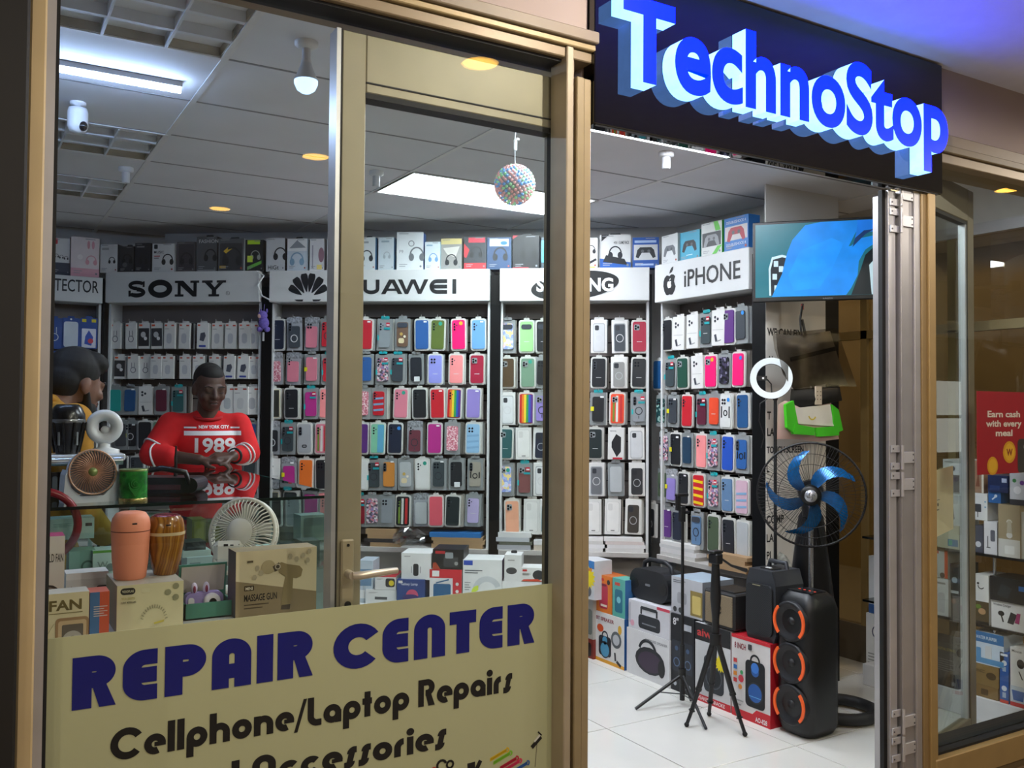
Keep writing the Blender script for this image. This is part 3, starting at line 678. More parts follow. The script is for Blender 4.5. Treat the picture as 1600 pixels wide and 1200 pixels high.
def iphone(g):
    y0, y1 = -.002, 0
    c = FR.hit(1046, 441, -.001); cx, cz = c; k = .00098
    body = [(0, 38), (14, 46), (30, 44), (42, 34), (36, 22), (34, 8), (40, -8), (46, -16), (38, -36), (24, -54), (12, -56), (0, -52), (-12, -56), (-24, -54), (-38, -34), (-46, -8), (-44, 16), (-36, 34), (-20, 45), (-10, 43)]
    g.prism([(cx+a*k*1.22, cz-.01+b*k*1.22) for a, b in body], y0, y1, INKH)
    leaf = [(0, 52), (4, 66), (16, 80), (28, 84), (27, 72), (18, 58)]
    g.prism([(cx+a*k*1.22, cz-.01+b*k*1.22) for a, b in leaf], y0, y1, INKH)
    g.prism([(cx+a*k*.42, cz-.012+b*k*.42) for a, b in body], y0-.0006, y0, mat('#dcdcdc')); g.prism([(cx+a*k*.42, cz-.012+b*k*.42) for a, b in leaf], y0-.0006, y0, mat('#dcdcdc'))
def iphone_text(g):
    cz = FR.hit(1046, 441, -.001)[1]; y0 = -.002
    a = FR.hit(1069, 446, -.001); b = FR.hit(1157, 440, -.001)
    g.text('iPHONE', a[0], cz-.042, .098, y0, INKH, 'l', .012, w=b[0]-a[0])
lettering('A', FR, iphone, 'apple_logo'); lettering('A', FR, iphone_text)
def prot(g):
    b = FL.hit(154, 458, -.001); g.text('PROTECTOR', b[0], b[1], .078, -.001, INKH, 'r', .008, w=.385)
lettering('P', FL, prot)
# spare cable on the header
x, z = FB.hit(404, 424, -.01)
o = G().tube([tuple(FB.w(x-.01, -.02, z)), tuple(FB.w(x+.04, -.02, z-.03)), tuple(FB.w(x+.0, -.02, z-.09)), tuple(FB.w(x+.03, -.02, z-.16)), tuple(FB.w(x+.08, -.02, z-.185))], .005, mat('#e6e6e6'), 7).build('loose_cable')
tag(o, 'loose white cable hanging over the black pilaster between header boxes', 'cable')
# ================================================================ hanging phone cases
RAIN = ['#c22a2a', '#e07a2a', '#e6cc3a', '#3a9a4a', '#2a58b0', '#5a2f86']
_C = {}
def mesh_of(key, fn):
    if key not in _C:
        g = G(); fn(g); me = bpy.data.meshes.new(key[0]); me.from_pydata(g.v, [], g.f)
        for m in g.mats: me.materials.append(m)
        me.polygons.foreach_set('material_index', g.m); me.polygons.foreach_set('use_smooth', g.s); me.update()
        _C[key] = me
    return _C[key]
FLOR = pattern('floral_print', 'voronoi', ['#c9b7c4', '#8f7aa6', '#d8d5d2', '#4f4a58', '#c77a86'], 90)
GLIT = pattern('pink_glitter', 'voronoi', ['#d98fa0', '#e8b7bf', '#c4707f', '#efd6d8', '#b65a6c'], 160)
PAST = pattern('pastel_stickers', 'voronoi', ['#a9b8e6', '#cfd8f2', '#e6c0d2', '#8fa0e0', '#f0d890'], 60)
CARB = pattern('woven_carbon', 'checker', ['#1a1612', '#6a5236'], 220)
BLKF = pattern('dark_floral', 'voronoi', ['#15161c', '#2c2a38', '#8a86a0', '#15161c', '#3d3550'], 70)
TEALP = pattern('teal_leaf', 'voronoi', ['#0d3a3c', '#12494a', '#0a2c30', '#8fb0a8', '#0d3a3c'], 70)
PWD, PHT = .100, .192
M_tray = mat('#cfcfca', .3); M_clear = mat('#8e9293', .18); M_silv = mat('#b9bcc2', .2, .5, noise=.5, scale=120)
M_hook = mat('#c8c8c8', .3, .8)
def shell(style):
    def f(g):
        a, b = PWD/2, PHT
        if style == 't':
            g.rr(-a, a, -b, 0, .016, 0, .012, M_tray); g.rr(-.018, .018, -.004, .012, .006, .002, .004, M_tray)
        elif style in 'ch':
            g.rr(-a, a, -b, 0, .006, .003, .012, M_clear)
            g.rr(-a*.55, a*.55, -.008, .016, .008, .003, .005, M_clear if style == 'c' else mat('#1aa0a6'))
        elif style == 'b':
            g.bbox(-a, a, .0, .02, -b, 0, mat('#dad9d6', .35), .002); g.rr(-a*.6, a*.6, -.006, .016, .006, .016, .018, mat('#dad9d6', .35))
        elif style == 'k':
            g.bbox(-a, a, .0, .02, -b, 0, mat('#d4d2cf', .35), .002); g.rr(-a*.4, a*.4, -.004, .014, .004, .016, .018, mat('#d4d2cf', .35))
        elif style == 'g':
            g.rr(-a, a, -b, -.02, .004, .004, .010, mat('#9a9da2', .12)); g.prism([(-a, -.03), (a, -.03), (a, .006), (a*.5, .012), (-a*.6, .010), (-a, .004)], .003, .007, M_silv)
    return mesh_of(('shell', style), f)
def casegeo(style, col, deco):
    def f(g):
        ins = {'t': (.009, .010, .010), 'c': (.014, .024, .022), 'h': (.014, .020, .026), 'g': (.013, .018, .046), 'b': (0, 0, 0), 'k': (0, 0, 0)}[style]
        a = PWD/2 - ins[0]; z0 = -PHT+ins[1]; z1 = -ins[2]; c = col if not isinstance(col, str) else mat(col, .42)
        if deco == 'stripes':
            n = len(RAIN)
            for i, q in enumerate(RAIN): g.box(-a+2*a*i/n, -a+2*a*(i+1)/n, -.006, .0, z0+.004, z1-.004, mat(q, .4))
            g.rr(-a, a, z0, z1, .012, -.004, .001, mat(RAIN[0], .4))
        elif deco == 'two':
            g.rr(-a, a, z0, z1, .012, -.006, .001, c); g.box(-a*.1, a*.9, -.0072, -.006, z0+.004, z1-.004, mat('#2a2c26')) if col == '#d8cfae' else g.box(0, a*.96, -.0072, -.006, z0+.004, z1-.004, mat('#5aa2c4'))
        elif deco == 'diag':
            g.rr(-a, a, z0, z1, .012, -.006, .001, c)
            for i in range(4): g.bar(-a*.95, z0+.02+.04*i, a*.95, z0-.0+.04*i+.012, .015, -.0072, -.006, mat('#e8c61c'))
        elif deco == 'sport':
            g.rr(-a, a, z0, z1, .012, -.006, .001, c)
            g.bar(a*.55, z0+.01, a*.55, z1-.01, .016, -.0072, -.006, mat('#c03030')); g.bar(-.002, z0+.008, -.002, z1-.01, .014, -.0072, -.006, mat('#d8d8d0')); g.bar(-a*.55, z0+.01, -a*.55, z1-.02, .012, -.0072, -.006, mat('#6f8a35'))
        else:
            g.rr(-a, a, z0, z1, .012, -.006, .001, c)
        y = -.0075
        if deco == 'ring':
            g.arc(0, (z0+z1)/2-.01, .021, .005, 0, 360, y, -.006, mat('#d0d0d0') if col in ('#1c1f24', '#22252c', '#3b4148') else mat('#2c3038'), 18); g.bar(0, (z0+z1)/2-.038, 0, (z0+z1)/2-.055, .004, y, -.006, mat('#3a3e46'))
        elif deco == 'stand':
            g.rr(-.016, .016, z0+.03, z0+.05, .009, y, -.006, mat('#2a2c30')); g.rr(-.009, .009, z0+.036, z0+.044, .004, y-.001, y, mat('#8a8c90'))
        elif deco == 'tough':
            for s in (-1, 1): g.bar(s*a*.75, z0+.05, s*a*.75, z1-.06, .008, y, -.006, mat('#17191c'))
            g.arc(0, (z0+z1)/2-.01, .014, .006, 0, 360, y, -.006, mat('#17191c'), 14)
        elif deco == 'logo':
            g.box(-.016, .016, y+.001, -.006, z0+.055, z0+.058, mat('#c9c9c9'))
        elif deco == 'badge':
            g.disc(.016, z1-.02, .012, y, -.006, mat('#d8a52a') if col == '#f0146e' else mat('#2a9a86'), 12)
        elif deco == 'wave':
            for i in range(3): g.bar(-a*.9, z0+.03+.035*i, a*.9, z0+.036+.035*i, .012, y, -.006, mat('#7fa6c8'))
        elif deco == 'patch':
            g.rr(-a*.7, a*.3, z0+.02, z0+.05, .01, y, -.006, mat('#d8c8a0')); g.disc(-a*.2, z0+.075, .010, y, -.006, mat('#c0a050'), 10); g.disc(a*.4, z0+.06, .008, y, -.006, mat('#e6ddc8'), 10)
    return mesh_of(('case', style, col if isinstance(col, str) else col.name, deco), f)
def camgeo(cam, dark):
    def f(g):
        y = -.0095; m = mat('#20232a', .2) if dark else mat('#555b66', .25); b = mat('#3a3f48', .3)
        x0 = -PWD/2+.017; z1 = -.026
        if cam == 'sq': g.rr(x0, x0+.034, z1-.034, z1, .008, y, -.006, mat('#8d9296', .3)); [g.disc(x0+a, z1-b_, .0065, y-.0015, y, mat('#15171c', .15), 10) for a, b_ in ((.010, .010), (.010, .025), (.025, .017))]
        elif cam == 'tri': [g.disc(x0+.008, z1-.008-.016*i, .0058, y, -.006, m, 10) for i in range(3)]; g.disc(x0+.022, z1-.016, .004, y, -.006, b, 8)
        elif cam == 'quad': [g.disc(x0+.010+.018*i, z1-.010-.018*j, .0065, y, -.006, m, 10) for i in (0, 1) for j in (0, 1)]
        elif cam == 'bar': g.rr(x0-.002, x0+.018, z1-.052, z1, .009, y, -.006, b); [g.disc(x0+.008, z1-.010-.016*i, .006, y-.0012, y, mat('#101216', .15), 10) for i in range(3)]
        elif cam == 'wide': g.rr(x0, -x0, z1-.028, z1, .012, y, -.006, b)
    return mesh_of(('cam', cam, dark), f)
def stickers(k):
    def f(g):
        if k == 1: g.rr(.010, .034, -.046, -.024, .003, -.0102, -.009, mat('#c2203a')).box(.012, .032, -.0106, -.0102, -.042, -.034, mat('#e6e6e6')).box(-.004, .036, -.0102, -.009, -.066, -.054, mat('#1a9aa2')).box(-.044, -.034, -.0102, -.009, -.13, -.10, mat('#26b0b4'))
        elif k == 2: g.disc(.024, -.034, .011, -.0098, -.009, mat('#2a86d8'), 12)
        elif k == 3: g.box(-.046, -.026, -.0100, -.009, -.11, -.085, mat('#d8d020')).box(.012, .034, -.0100, -.009, -.032, -.022, mat('#e8e8e8'))
        elif k == 4: g.box(.012, .032, -.0100, -.009, -.024, -.016, mat('#ececec'))
        elif k == 5: g.rr(-.012, .024, -PHT+.02, -PHT+.05, .003, -.0100, -.009, mat('#dfe2e4'))
    return mesh_of(('stick', k), f)
def boxprint(v, col):
    def f(g):
        a = PWD/2; y0, y1 = -.0008, 0; c = mm(col)
        if v == 'phone': g.rr(-a*.78, a*.78, -PHT*.93, -PHT*.07, .012, y0, y1, mat('#9a9a98')).rr(-a*.75, a*.75, -PHT*.925, -PHT*.075, .011, y0-.0003, y0, mat('#e0dfdc')).rr(-a*.6, -a*.05, -PHT*.32, -PHT*.12, .008, y0-.0006, y0-.0003, mat('#cfcecb')).rr(-.012, .012, -PHT*.90, -PHT*.87, .002, y0-.0006, y0-.0003, mat('#777'+'777'))
        elif v == 'case': g.rr(-a*.7, a*.7, -PHT*.95, -PHT*.16, .012, y0-.004, y1, c, 4).rr(-a*.6, -a*.02, -PHT*.36, -PHT*.2, .008, y0-.006, y0-.004, mat('#22262c')).arc(0, -PHT*.6, .021, .004, 0, 360, y0-.005, y0-.004, mat('#a8aaac'), 16)
        elif v == 'hex': g.prism([(-a*.55, -PHT*.62), (a*.1, -PHT*.92), (a*.6, -PHT*.75), (a*.6, -PHT*.3), (0, -PHT*.2), (-a*.55, -PHT*.45)], y0, y1, c).box(-a*.4, a*.8, y0, y1, -PHT*.99, -PHT*.93, mat('#b02030')).text('venna', -a*.8, -PHT*.13, .012, y0, mat('#555555'))
        elif v == 'cam3': [g.disc(-a*.45+.02*(i == 2)+.0, -PHT*.2-.02*(i % 2)-.01*(i == 2), .008, y0, y1, mat('#2b2f38'), 10) for i in range(3)]; g.box(-a*.8, a*.8, y0, y1, -PHT*.56, -PHT*.545, mat('#b0b0b0')); g.bar(-a*.2, -PHT*.88, -a*.42, -PHT*.68, .016, y0, y1, mat('#3b3f48')); g.bar(-a*.2, -PHT*.88, a*.5, -PHT*.84, .006, y0, y1, mat('#8a8c90'))
        elif v == 'ringbox': g.rr(-a*.75, a*.75, -PHT*.97, -PHT*.1, .012, y0, y1, mat('#a8abad')).rr(-a*.66, a*.66, -PHT*.94, -PHT*.13, .010, y0-.001, y0, c).arc(0, -PHT*.55, .022, .004, 0, 360, y0-.002, y0-.001, mat('#c8cacc'), 16).rr(-a*.5, a*0, -PHT*.32, -PHT*.17, .007, y0-.002, y0-.001, mat('#2d3036'))
        elif v == 'acc': g.box(-a*.85, -a*.45, y0, y1, -PHT*.12, -PHT*.06, mat('#d8552a')).arc(0, -PHT*.62, .022, .005, 0, 360, y0, y1, c, 16).bar(-.012, -PHT*.3, -.012, -PHT*.5, .004, y0, y1, c).bar(.012, -PHT*.3, .012, -PHT*.5, .004, y0, y1, c)
        elif v == 'plug': g.box(-a*.85, -a*.45, y0, y1, -PHT*.12, -PHT*.06, mat('#d8552a')).prism([(-a*.5, -PHT*.68), (a*.2, -PHT*.72), (a*.55, -PHT*.5), (a*.35, -PHT*.36), (-a*.35, -PHT*.4)], y0, y1, c).rr(-a*.6, a*.6, -PHT*.94, -PHT*.86, .006, y0, y1, mat('#3a4a9a'))
        elif v == 'plain': g.box(-a*.85, -a*.45, y0, y1, -PHT*.12, -PHT*.06, mat('#c8503a')).rr(-a*.5, a*.4, -PHT*.8, -PHT*.4, .02, y0, y1, c).box(-a*.8, -a*.1, y0, y1, -PHT*.24, -PHT*.22, mat('#8c8c90')).box(a*.3, a*.8, y0, y1, -PHT*.12, -PHT*.07, mat('#c8503a'))
        elif v == 'pods': g.rr(-a*.92, a*.92, -PHT*.9, -PHT*.2, .004, y0, y1, mat('#2f3034')).disc(-a*.1, -PHT*.45, .022, y0-.001, y0, mat('#b9b9bb'), 14).disc(a*.3, -PHT*.6, .014, y0-.001, y0, mat('#e0e0e0'), 12).box(-a*.85, -a*.3, y0, y1, -PHT*.12, -PHT*.05, mat('#d8552a'))
        elif v == 'blue': g.rr(-a*.8, a*.8, -PHT*.95, -PHT*.12, .014, y0, y1, mat('#c9d2de')).disc(.0, -PHT*.04, .006, y0, y1, mat('#e8e8e8'), 8)
        elif v == 'fig': g.rr(-a*.8, a*.8, -PHT*.97, -PHT*.35, .004, y0, y1, mat('#d8dcea')).prism([(-a*.4, -PHT*.6), (0, -PHT*.4), (a*.5, -PHT*.62), (a*.3, -PHT*.9), (-a*.5, -PHT*.85)], y0-.0006, y0, mat('#2a4fb0')).disc(a*.2, -PHT*.75, .016, y0-.001, y0-.0006, mat('#c03a4a'), 10).box(-a*.8, -a*.3, y0, y1, -PHT*.14, -PHT*.04, mat('#d8c81c')).box(a*.3, a*.8, y0, y1, -PHT*.14, -PHT*.04, mat('#d8c81c'))
    return mesh_of(('bp', v, col if isinstance(col, str) else col.name), f)
CNAME = {}
def pack(fr, u, v0, v1, spec, lab, grp, w_px=None, cat='phone case'):
    """one hanging pack; v0/v1 = heights of its top and foot along the wall"""
    x, zt = fr.hit(u, v0, .075); _, zb = fr.hit(u, v1, .075)
    sc = (zt-zb)/PHT; depth = random.uniform(.055, .075)
    t = thing('phone_case' if cat == 'phone case' else 'accessory_pack', lab, cat, tuple(fr.w(x, depth, zt)), fr.rz + random.uniform(-.05, .05), grp)
    t.scale = (w_px or 1, 1, sc); t.rotation_euler.y = random.uniform(-.025, .025)
    style, col, deco, cam, stk = (list(spec) + ['', '', 0])[:5] if len(spec) < 5 else spec
    link('tray' if style in 'tc' else ('pouch' if style == 'g' else ('carton' if style in 'bk' else 'tray')), shell(style), t)
    if style in 'bk': link('print', boxprint(deco, col), t)
    else:
        c = link('case', casegeo(style, col, deco), t)
        if cam: link('camera_window', camgeo(cam, True), c)
        if stk: link('sticker', stickers(int(stk)), t)
    BACK.append((fr, x, depth, zt, sc, w_px or 1, t.rotation_euler.z))
BACK = []
def P(s): return s
c = lambda col, deco='', cam='tri', stk=0, st='t': (st, col, deco, cam, stk)
k = lambda deco, col='#2a2c30': ('b', col, deco, '', 0)
DK, NV, WHT = '#1c1f24', '#1b2438', '#d8d8d6'
# colour names for the labels
def nm(spec):
    style, col, deco, cam, stk = spec
    if not isinstance(col, str): base = {'floral_print': 'floral print', 'pink_glitter': 'pink glitter', 'pastel_stickers': 'pastel sticker print', 'woven_carbon': 'woven brown', 'dark_floral': 'dark floral', 'teal_leaf': 'teal leaf print'}[col.name]
    else: base = NAMES.get(col, 'grey')
    if deco == 'stripes': base = 'rainbow striped'
    if deco == 'two': base = 'two-tone ' + base
    if deco == 'ring' and style not in 'bk': base += ' magnetic ring'
    if style in 'bk': return {'phone': 'boxed clear case', 'case': 'boxed case with window', 'hex': 'boxed case with black hexagon', 'cam3': 'white three-lens carton case', 'ringbox': 'boxed ring case'}.get(deco, 'boxed') 
    return base + {'t': ' case', 'c': ' case in clear tray', 'h': ' case with teal tag', 'g': ' case in silver pouch'}[style]
NAMES = {'#1c1f24': 'black', '#1b2438': 'navy', '#d8d8d6': 'white', '#22252c': 'black', '#3b4148': 'slate', '#c2202e': 'red', '#2c5c9c': 'blue', '#5a6a2c': 'olive', '#f0146e': 'hot pink', '#6a9fd8': 'sky blue', '#d97f92': 'pink', '#8c8fd8': 'periwinkle',
 '#ef8f90': 'salmon', '#a01c3a': 'crimson', '#b42f86': 'magenta', '#e8742a': 'orange', '#8f7fc4': 'lavender', '#5a2f78': 'purple', '#7fc0a0': 'mint', '#6a3440': 'rose brown', '#8fb8d8': 'light blue', '#3a4448': 'slate grey', '#c9843a': 'amber', '#9a9488': 'khaki',
 '#8a1c2c': 'dark red', '#8c9298': 'clear grey', '#d85a68': 'rose', '#b4a8d0': 'lilac', '#9ad08a': 'light green', '#6f8f78': 'sage', '#2d5a5c': 'teal', '#7a4a4a': 'maroon', '#e8a888': 'peach', '#b0b4b6': 'grey', '#d8cfae': 'cream', '#1f4f80': 'steel blue', '#1f4a3c': 'forest green',
 '#5c1f34': 'burgundy', '#e04a2a': 'orange red', '#2450b4': 'royal blue', '#5f7fa4': 'denim blue', '#4a5a44': 'moss', '#6b5240': 'gilded brown', '#a4a6aa': 'silver', '#205a6a': 'petrol', '#c9a8b8': 'pastel pink', '#1a9a94': 'turquoise'}
R = {'red': '#c2202e', 'blue': '#2c5c9c', 'olive': '#5a6a2c', 'hot': '#f0146e', 'sky': '#6a9fd8', 'pink': '#d97f92', 'peri': '#8c8fd8', 'sal': '#ef8f90', 'crim': '#a01c3a', 'mag': '#b42f86', 'or': '#e8742a', 'lav': '#8f7fc4', 'pur': '#5a2f78'}
HUA = [ # petal-logo rack rows: (u, spec)
 (498, 548, [(435, c(NV, 'logo')), (461, c('#3b4148', 'ring', 'bar', 0, 'g')), (488, c(R['pink'], '', 'quad', 0, 'g')), (514, c(R['red'], 'ring', 'tri', 0, 'c')), (573, c(R['red'], '', '', 4)), (602, c('#8c9298', '', 'tri', 1, 'h')), (630, c('#6b5240', 'patch', 'wide', 0, 'c')), (660, c(R['blue'], '', '', 4)), (685, c(R['olive'], 'badge')), (717, c(R['hot'], 'badge')), (748, c(R['sky'], '', 'tri', 4))]),
 (553, 601, [(431, c(GLIT, '', 'tri', 0, 'g')), (459, c(R['pink'], '', 'tri', 0, 'g')), (488, c(R['pink'], '', '', 3, 'c')), (514, c(R['red'], '', 'quad', 1, 'h')), (573, c(R['blue'], '', 'tri', 0, 'c')), (599, c(FLOR, '', 'tri', 1, 'h')), (622, c('#3b4148', '', 'tri', 1, 'h')), (650, c('#22252c', '', '', 5, 'c')), (681, c(R['peri'], 'logo', 'quad')), (714, c(R['sal'], 'logo')), (746, c(R['crim'], 'logo', 'sq'))]),
 (606, 655, [(428, c('#d8cfae', 'two', '')), (457, c(DK, 'logo')), (486, c(R['mag'], '', '', 1, 'h')), (511, c(R['sal'])), (569, c(GLIT, '', '', 0, 'c')), (593, c(R['red'], 'wave', 'tri', 0, 'c')), (628, c(R['pink'], 'badge', 'tri')), (656, c(DK)), (684, c(R['red'], '', 'tri', 4)), (711, c(NV, 'stripes', 'tri')), (741, c(R['lav'], '', '', 4))]),
 (660, 710, [(427, c('#22252c', 'ring', 'bar', 0, 'g')), (452, c('#3a4448', 'ring', 'bar', 1, 'h')), (477, c('#a4a6aa', 'stand', 'bar')), (504, c(R['pink'], 'sport', 'tri')), (566, c(R['pur'], '', 'tri')), (592, c('#7fc0a0', 'two', 'tri')), (619, c(NV, '', 'tri', 2)), (649, c('#6a3440', 'ring', 'tri', 0, 'g')), (680, c(R['mag'], '', '', 4)), (708, c(GLIT, '', '', 0, 'c')), (740, c('#8fb8d8', 'wave', 'quad'))]),
 (716, 766, [(427, k('cam3')), (452, c(R['mag'], '', '', 3, 'g')), (479, c(R['or'], '', 'tri')), (504, c(DK, '', 'quad', 4)), (566, c(WHT)), (585, c('#3a4448', 'ring', 'bar', 1, 'h')), (609, c('#c9843a', '', 'bar', 4, 'c')), (634, c('#b0b4b6', 'patch', '', 0, 'c')), (660, c(WHT, 'badge', 'tri')), (686, c('#3a4448', 'ring', 'quad', 4, 'c')), (713, c(DK, '', 'tri', 5, 'c')), (743, c('#9a9488', 'tough', 'bar', 0, 'c'))]),
 (773, 823, [(430, c(DK)), (458, c('#8c9298')), (487, c(R['mag'], '', '', 4)), (512, c(R['sal'])), (562, c('#8a1c2c', '', 'tri', 1, 'h')), (582, c(FLOR, '', '', 0, 'c')), (606, c('#8c9298', '', 'quad', 0, 'c')), (631, c(DK, 'sport', 'tri')), (658, c('#b0b4b6', '', '', 0, 'g')), (682, c('#d85a68', '', '')), (709, c('#1f2a2c')), (740, c('#b4a8d0', 'logo', 'tri', 0, 'c'))]),
]
SAM = [
 (500, 552, [(793, c(PAST, '', 'wide', 0, 'c')), (823, c('#9ad08a', 'logo', 'wide')), (849, c(DK, 'logo', 'wide')), (936, k('ringbox', '#c4c6c8')), (968, k('ringbox', '#3b4148')), (999, c('#a01c3a', 'logo', 'sq'))]),
 (558, 607, [(793, c(CARB, '', 'sq')), (825, c('#6f8f78', 'badge', 'sq')), (849, c(DK, '', 'quad', 0, 'c')), (936, c(DK, 'logo', 'bar')), (967, k('case', '#8a8a88')), (999, c(DK, 'logo', 'quad'))]),
 (613, 664, [(793, k('ringbox', '#d4d6d8')), (823, c(R['red'], 'stripes', '')), (847, c(R['lav'], 'ring', 'sq', 0, 'c')), (935, c(DK, '', '', 3, 'h')), (965, c('#e04a2a', 'sport', 'sq')), (998, c('#8c9298', 'ring', 'bar', 1, 'h'))]),
 (668, 718, [(791, c('#2d5a5c', 'logo', 'sq')), (818, k('phone')), (846, k('case', NV)), (930, c('#1f2a2c', 'logo', 'sq')), (963, k('hex', '#1c1d22')), (994, k('ringbox', '#c9cacc'))]),
 (723, 775, [(790, c(PAST, 'badge', 'sq', 0, 'c')), (820, c('#7a4a4a', '', 'sq', 1, 'h')), (846, k('ringbox', '#d8d8d8')), (932, k('ringbox', '#6a6c70')), (962, c('#b0b4b6', '', '', 0, 'c')), (995, k('case', '#2a2c30'))]),
 (780, 835, [(800, c('#e8a888', '', 'sq', 0)), (831, k('phone')), (856, k('case', '#205a6a')), (927, k('phone')), (958, k('phone')), (990, k('case', '#3a342f'))]),
]
IPH = [ # side rack: (u, top at u=1045, foot)
 (498, 549, [(1045, c(DK, '', 'tri')), (1063, k('cam3')), (1085, k('cam3')), (1104, c('#3a4448', 'logo', 'tri', 1, 'h')), (1126, k('cam3')), (1141, c(R['pur'], '', 'sq')), (1158, c('#3b4148', '', '', 2, 'c'))]),
 (560, 609, [(1029, c('#1f4f80', '', '')), (1049, c('#3a4448', '', 'tri', 1, 'h')), (1070, c('#1f4a3c', '', 'sq')), (1092, k('cam3')), (1112, c(R['hot'], 'badge', 'sq')), (1134, c(BLKF, '', 'tri', 0, 'c')), (1158, c(R['hot'], '', '', 2))]),
 (617, 667, [(1036, c(TEALP, '', 'quad', 0, 'c')), (1056, c('#3b4148', '', 'quad', 3, 'c')), (1077, c(R['red'], '', 'tri')), (1100, c('#5c1f34', '', 'quad', 1, 'h')), (1120, c('#e04a2a', 'logo', '', 0, 'c')), (1139, c(WHT, 'tough', 'quad', 2)), (1162, c('#1f4f80', '', 'tri'))]),
 (675, 727, [(1040, c(FLOR, 'ring', 'bar', 0, 'c')), (1057, c(DK, '', 'tri', 3)), (1076, c('#1b3a54', '', '', 4, 'c')), (1097, c(R['sal'], '', 'tri')), (1117, c(FLOR, '', 'tri', 1, 'h')), (1140, c('#2450b4', '', 'tri')), (1163, c('#2c5c9c', 'tough', 'bar', 0, 'c'))]),
 (734, 784, [(1036, c('#4a5a44', 'ring', '', 0, 'c')), (1053, c(R['lav'], '', '', 3, 'g')), (1072, c(DK, '', 'tri', 4)), (1094, c('#c2202e', 'diag', '')), (1117, c(FLOR, '', 'tri', 1, 'h')), (1140, c('#5f7fa4', 'logo', 'tri')), (1163, c('#c9a8b8', 'wave', ''))]),
 (791, 846, [(1019, k('case', '#2a2c30')), (1043, c(R['pur'], 'logo', '', 4, 'c')), (1061, c(NV, '', 'tri', 0, 'c')), (1091, c('#5f7fa4', 'ring', 'wide', 0, 'c')), (1116, c('#4a5a44', '', 'tri')), (1141, c('#22252c', 'logo', 'tri')), (1162, c('#b0b4b6', '', ''))]),
]
for key, rows, fr, rn in (('H', HUA, FB, 'petal-logo'), ('N', SAM, FB, 'oval-logo'), ('A', IPH, FR, 'apple-logo')):
    for ri, (v0, v1, items) in enumerate(rows):
        for ci, (u, sp) in enumerate(items):
            a, b = v0, v1
            if fr is FR:
                f = (u-1045)/125; kx = 1+.15*f; a = 637+(v0-637)*kx; b = 637+(v1-637)*kx
            pack(fr, u, a, b, sp, '%s, %s in %s row of %s rack' % (nm(sp), ORD[ci], ORD[ri], rn), 'phone cases hanging on the %s rack' % rn)
for key, rows, fr in (('H', HUA, FB), ('N', SAM, FB), ('A', IPH, FR)):
    for v0, v1, items in rows:
        um = items[0][0] if fr is FB else 1045; z = fr.hit(um, v0, .17)[1]
        G().box(RK[key][1]+.016, RK[key][2]-.016, .165, .19, z-.035, z+.006, mat('#0c0a0a', .7, spec=.2)).build('hook_rail_shade', RK[key][0])  # dark rails, near-black to paint in the shade between pack rows
# the rack with the serif header: two rows of white accessory packs, two rows of cases
AC = ['acc', 'acc', 'pods', 'pods', 'plain', 'plain', 'plug', 'plain', 'plain', 'plain', 'plain']
SONY = [(505, 545, [182, 206, 226, 246, 267, 290, 319, 340, 362, 384, 396]), (556, 592, [188, 210, 228, 246, 264, 290, 311, 336, 360, 382, 397])]
for ri, (v0, v1, us) in enumerate(SONY):
    for ci, u in enumerate(us):
        dv = ['acc', 'acc', 'pods', 'pods', 'plain', 'plain', 'plug', 'plain', 'plain', 'plain', 'plain'] if ri == 0 else ['pods', 'acc', 'acc', 'plain', 'plain', 'plain', 'plain', 'plain', 'plug', 'plug', 'plain']
        pack(FB, u, v0, v1, ('b', '#4a4f5c' if dv[ci] in ('acc', 'plug') else '#b8bac0', dv[ci], '', 0), 'white accessory pack, %s in the %s row of the serif-header rack' % (ORD[ci], ORD[ri]), 'accessory packs on the serif-header rack', .78, 'accessory')
for ri, v0, v1, items in ((2, 604, 648, [(182, c('#1a9a94', '', '', 0, 'c')), (205, c('#1f4f80', '', '', 4, 'c')), (228, k('cam3')), (254, c('#5c1f34', '', '', 4, 'c')), (280, c('#2d5a5c', '', 'tri', 1, 'h')), (357, k('plain', '#b0b4b6')), (378, k('plain', '#c8c8c8')), (395, k('plain', '#b0b0b4'))]),
                          (3, 657, 703, [(190, c('#4a4d52', '', 'tri', 0, 'c')), (205, c('#1c1f24', 'ring', 'quad', 3, 'c')), (228, c(DK, '', '', 0)), (252, c('#6f8f78')), (393, c('#2c4a80', 'ring', 'bar', 0, 'c')), (368, c('#22252c'))]),
                          (4, 712, 756, [(190, c('#22252c')), (215, c('#3b4148')), (392, c('#3a4448', '', 'tri', 0, 'c'))])):
    for ci, (u, sp) in enumerate(items):
        pack(FB, u, v0, v1, sp, '%s, %s in %s row of serif-header rack' % (nm(sp), ORD[ci], ORD[ri]), 'phone cases on the serif-header rack')
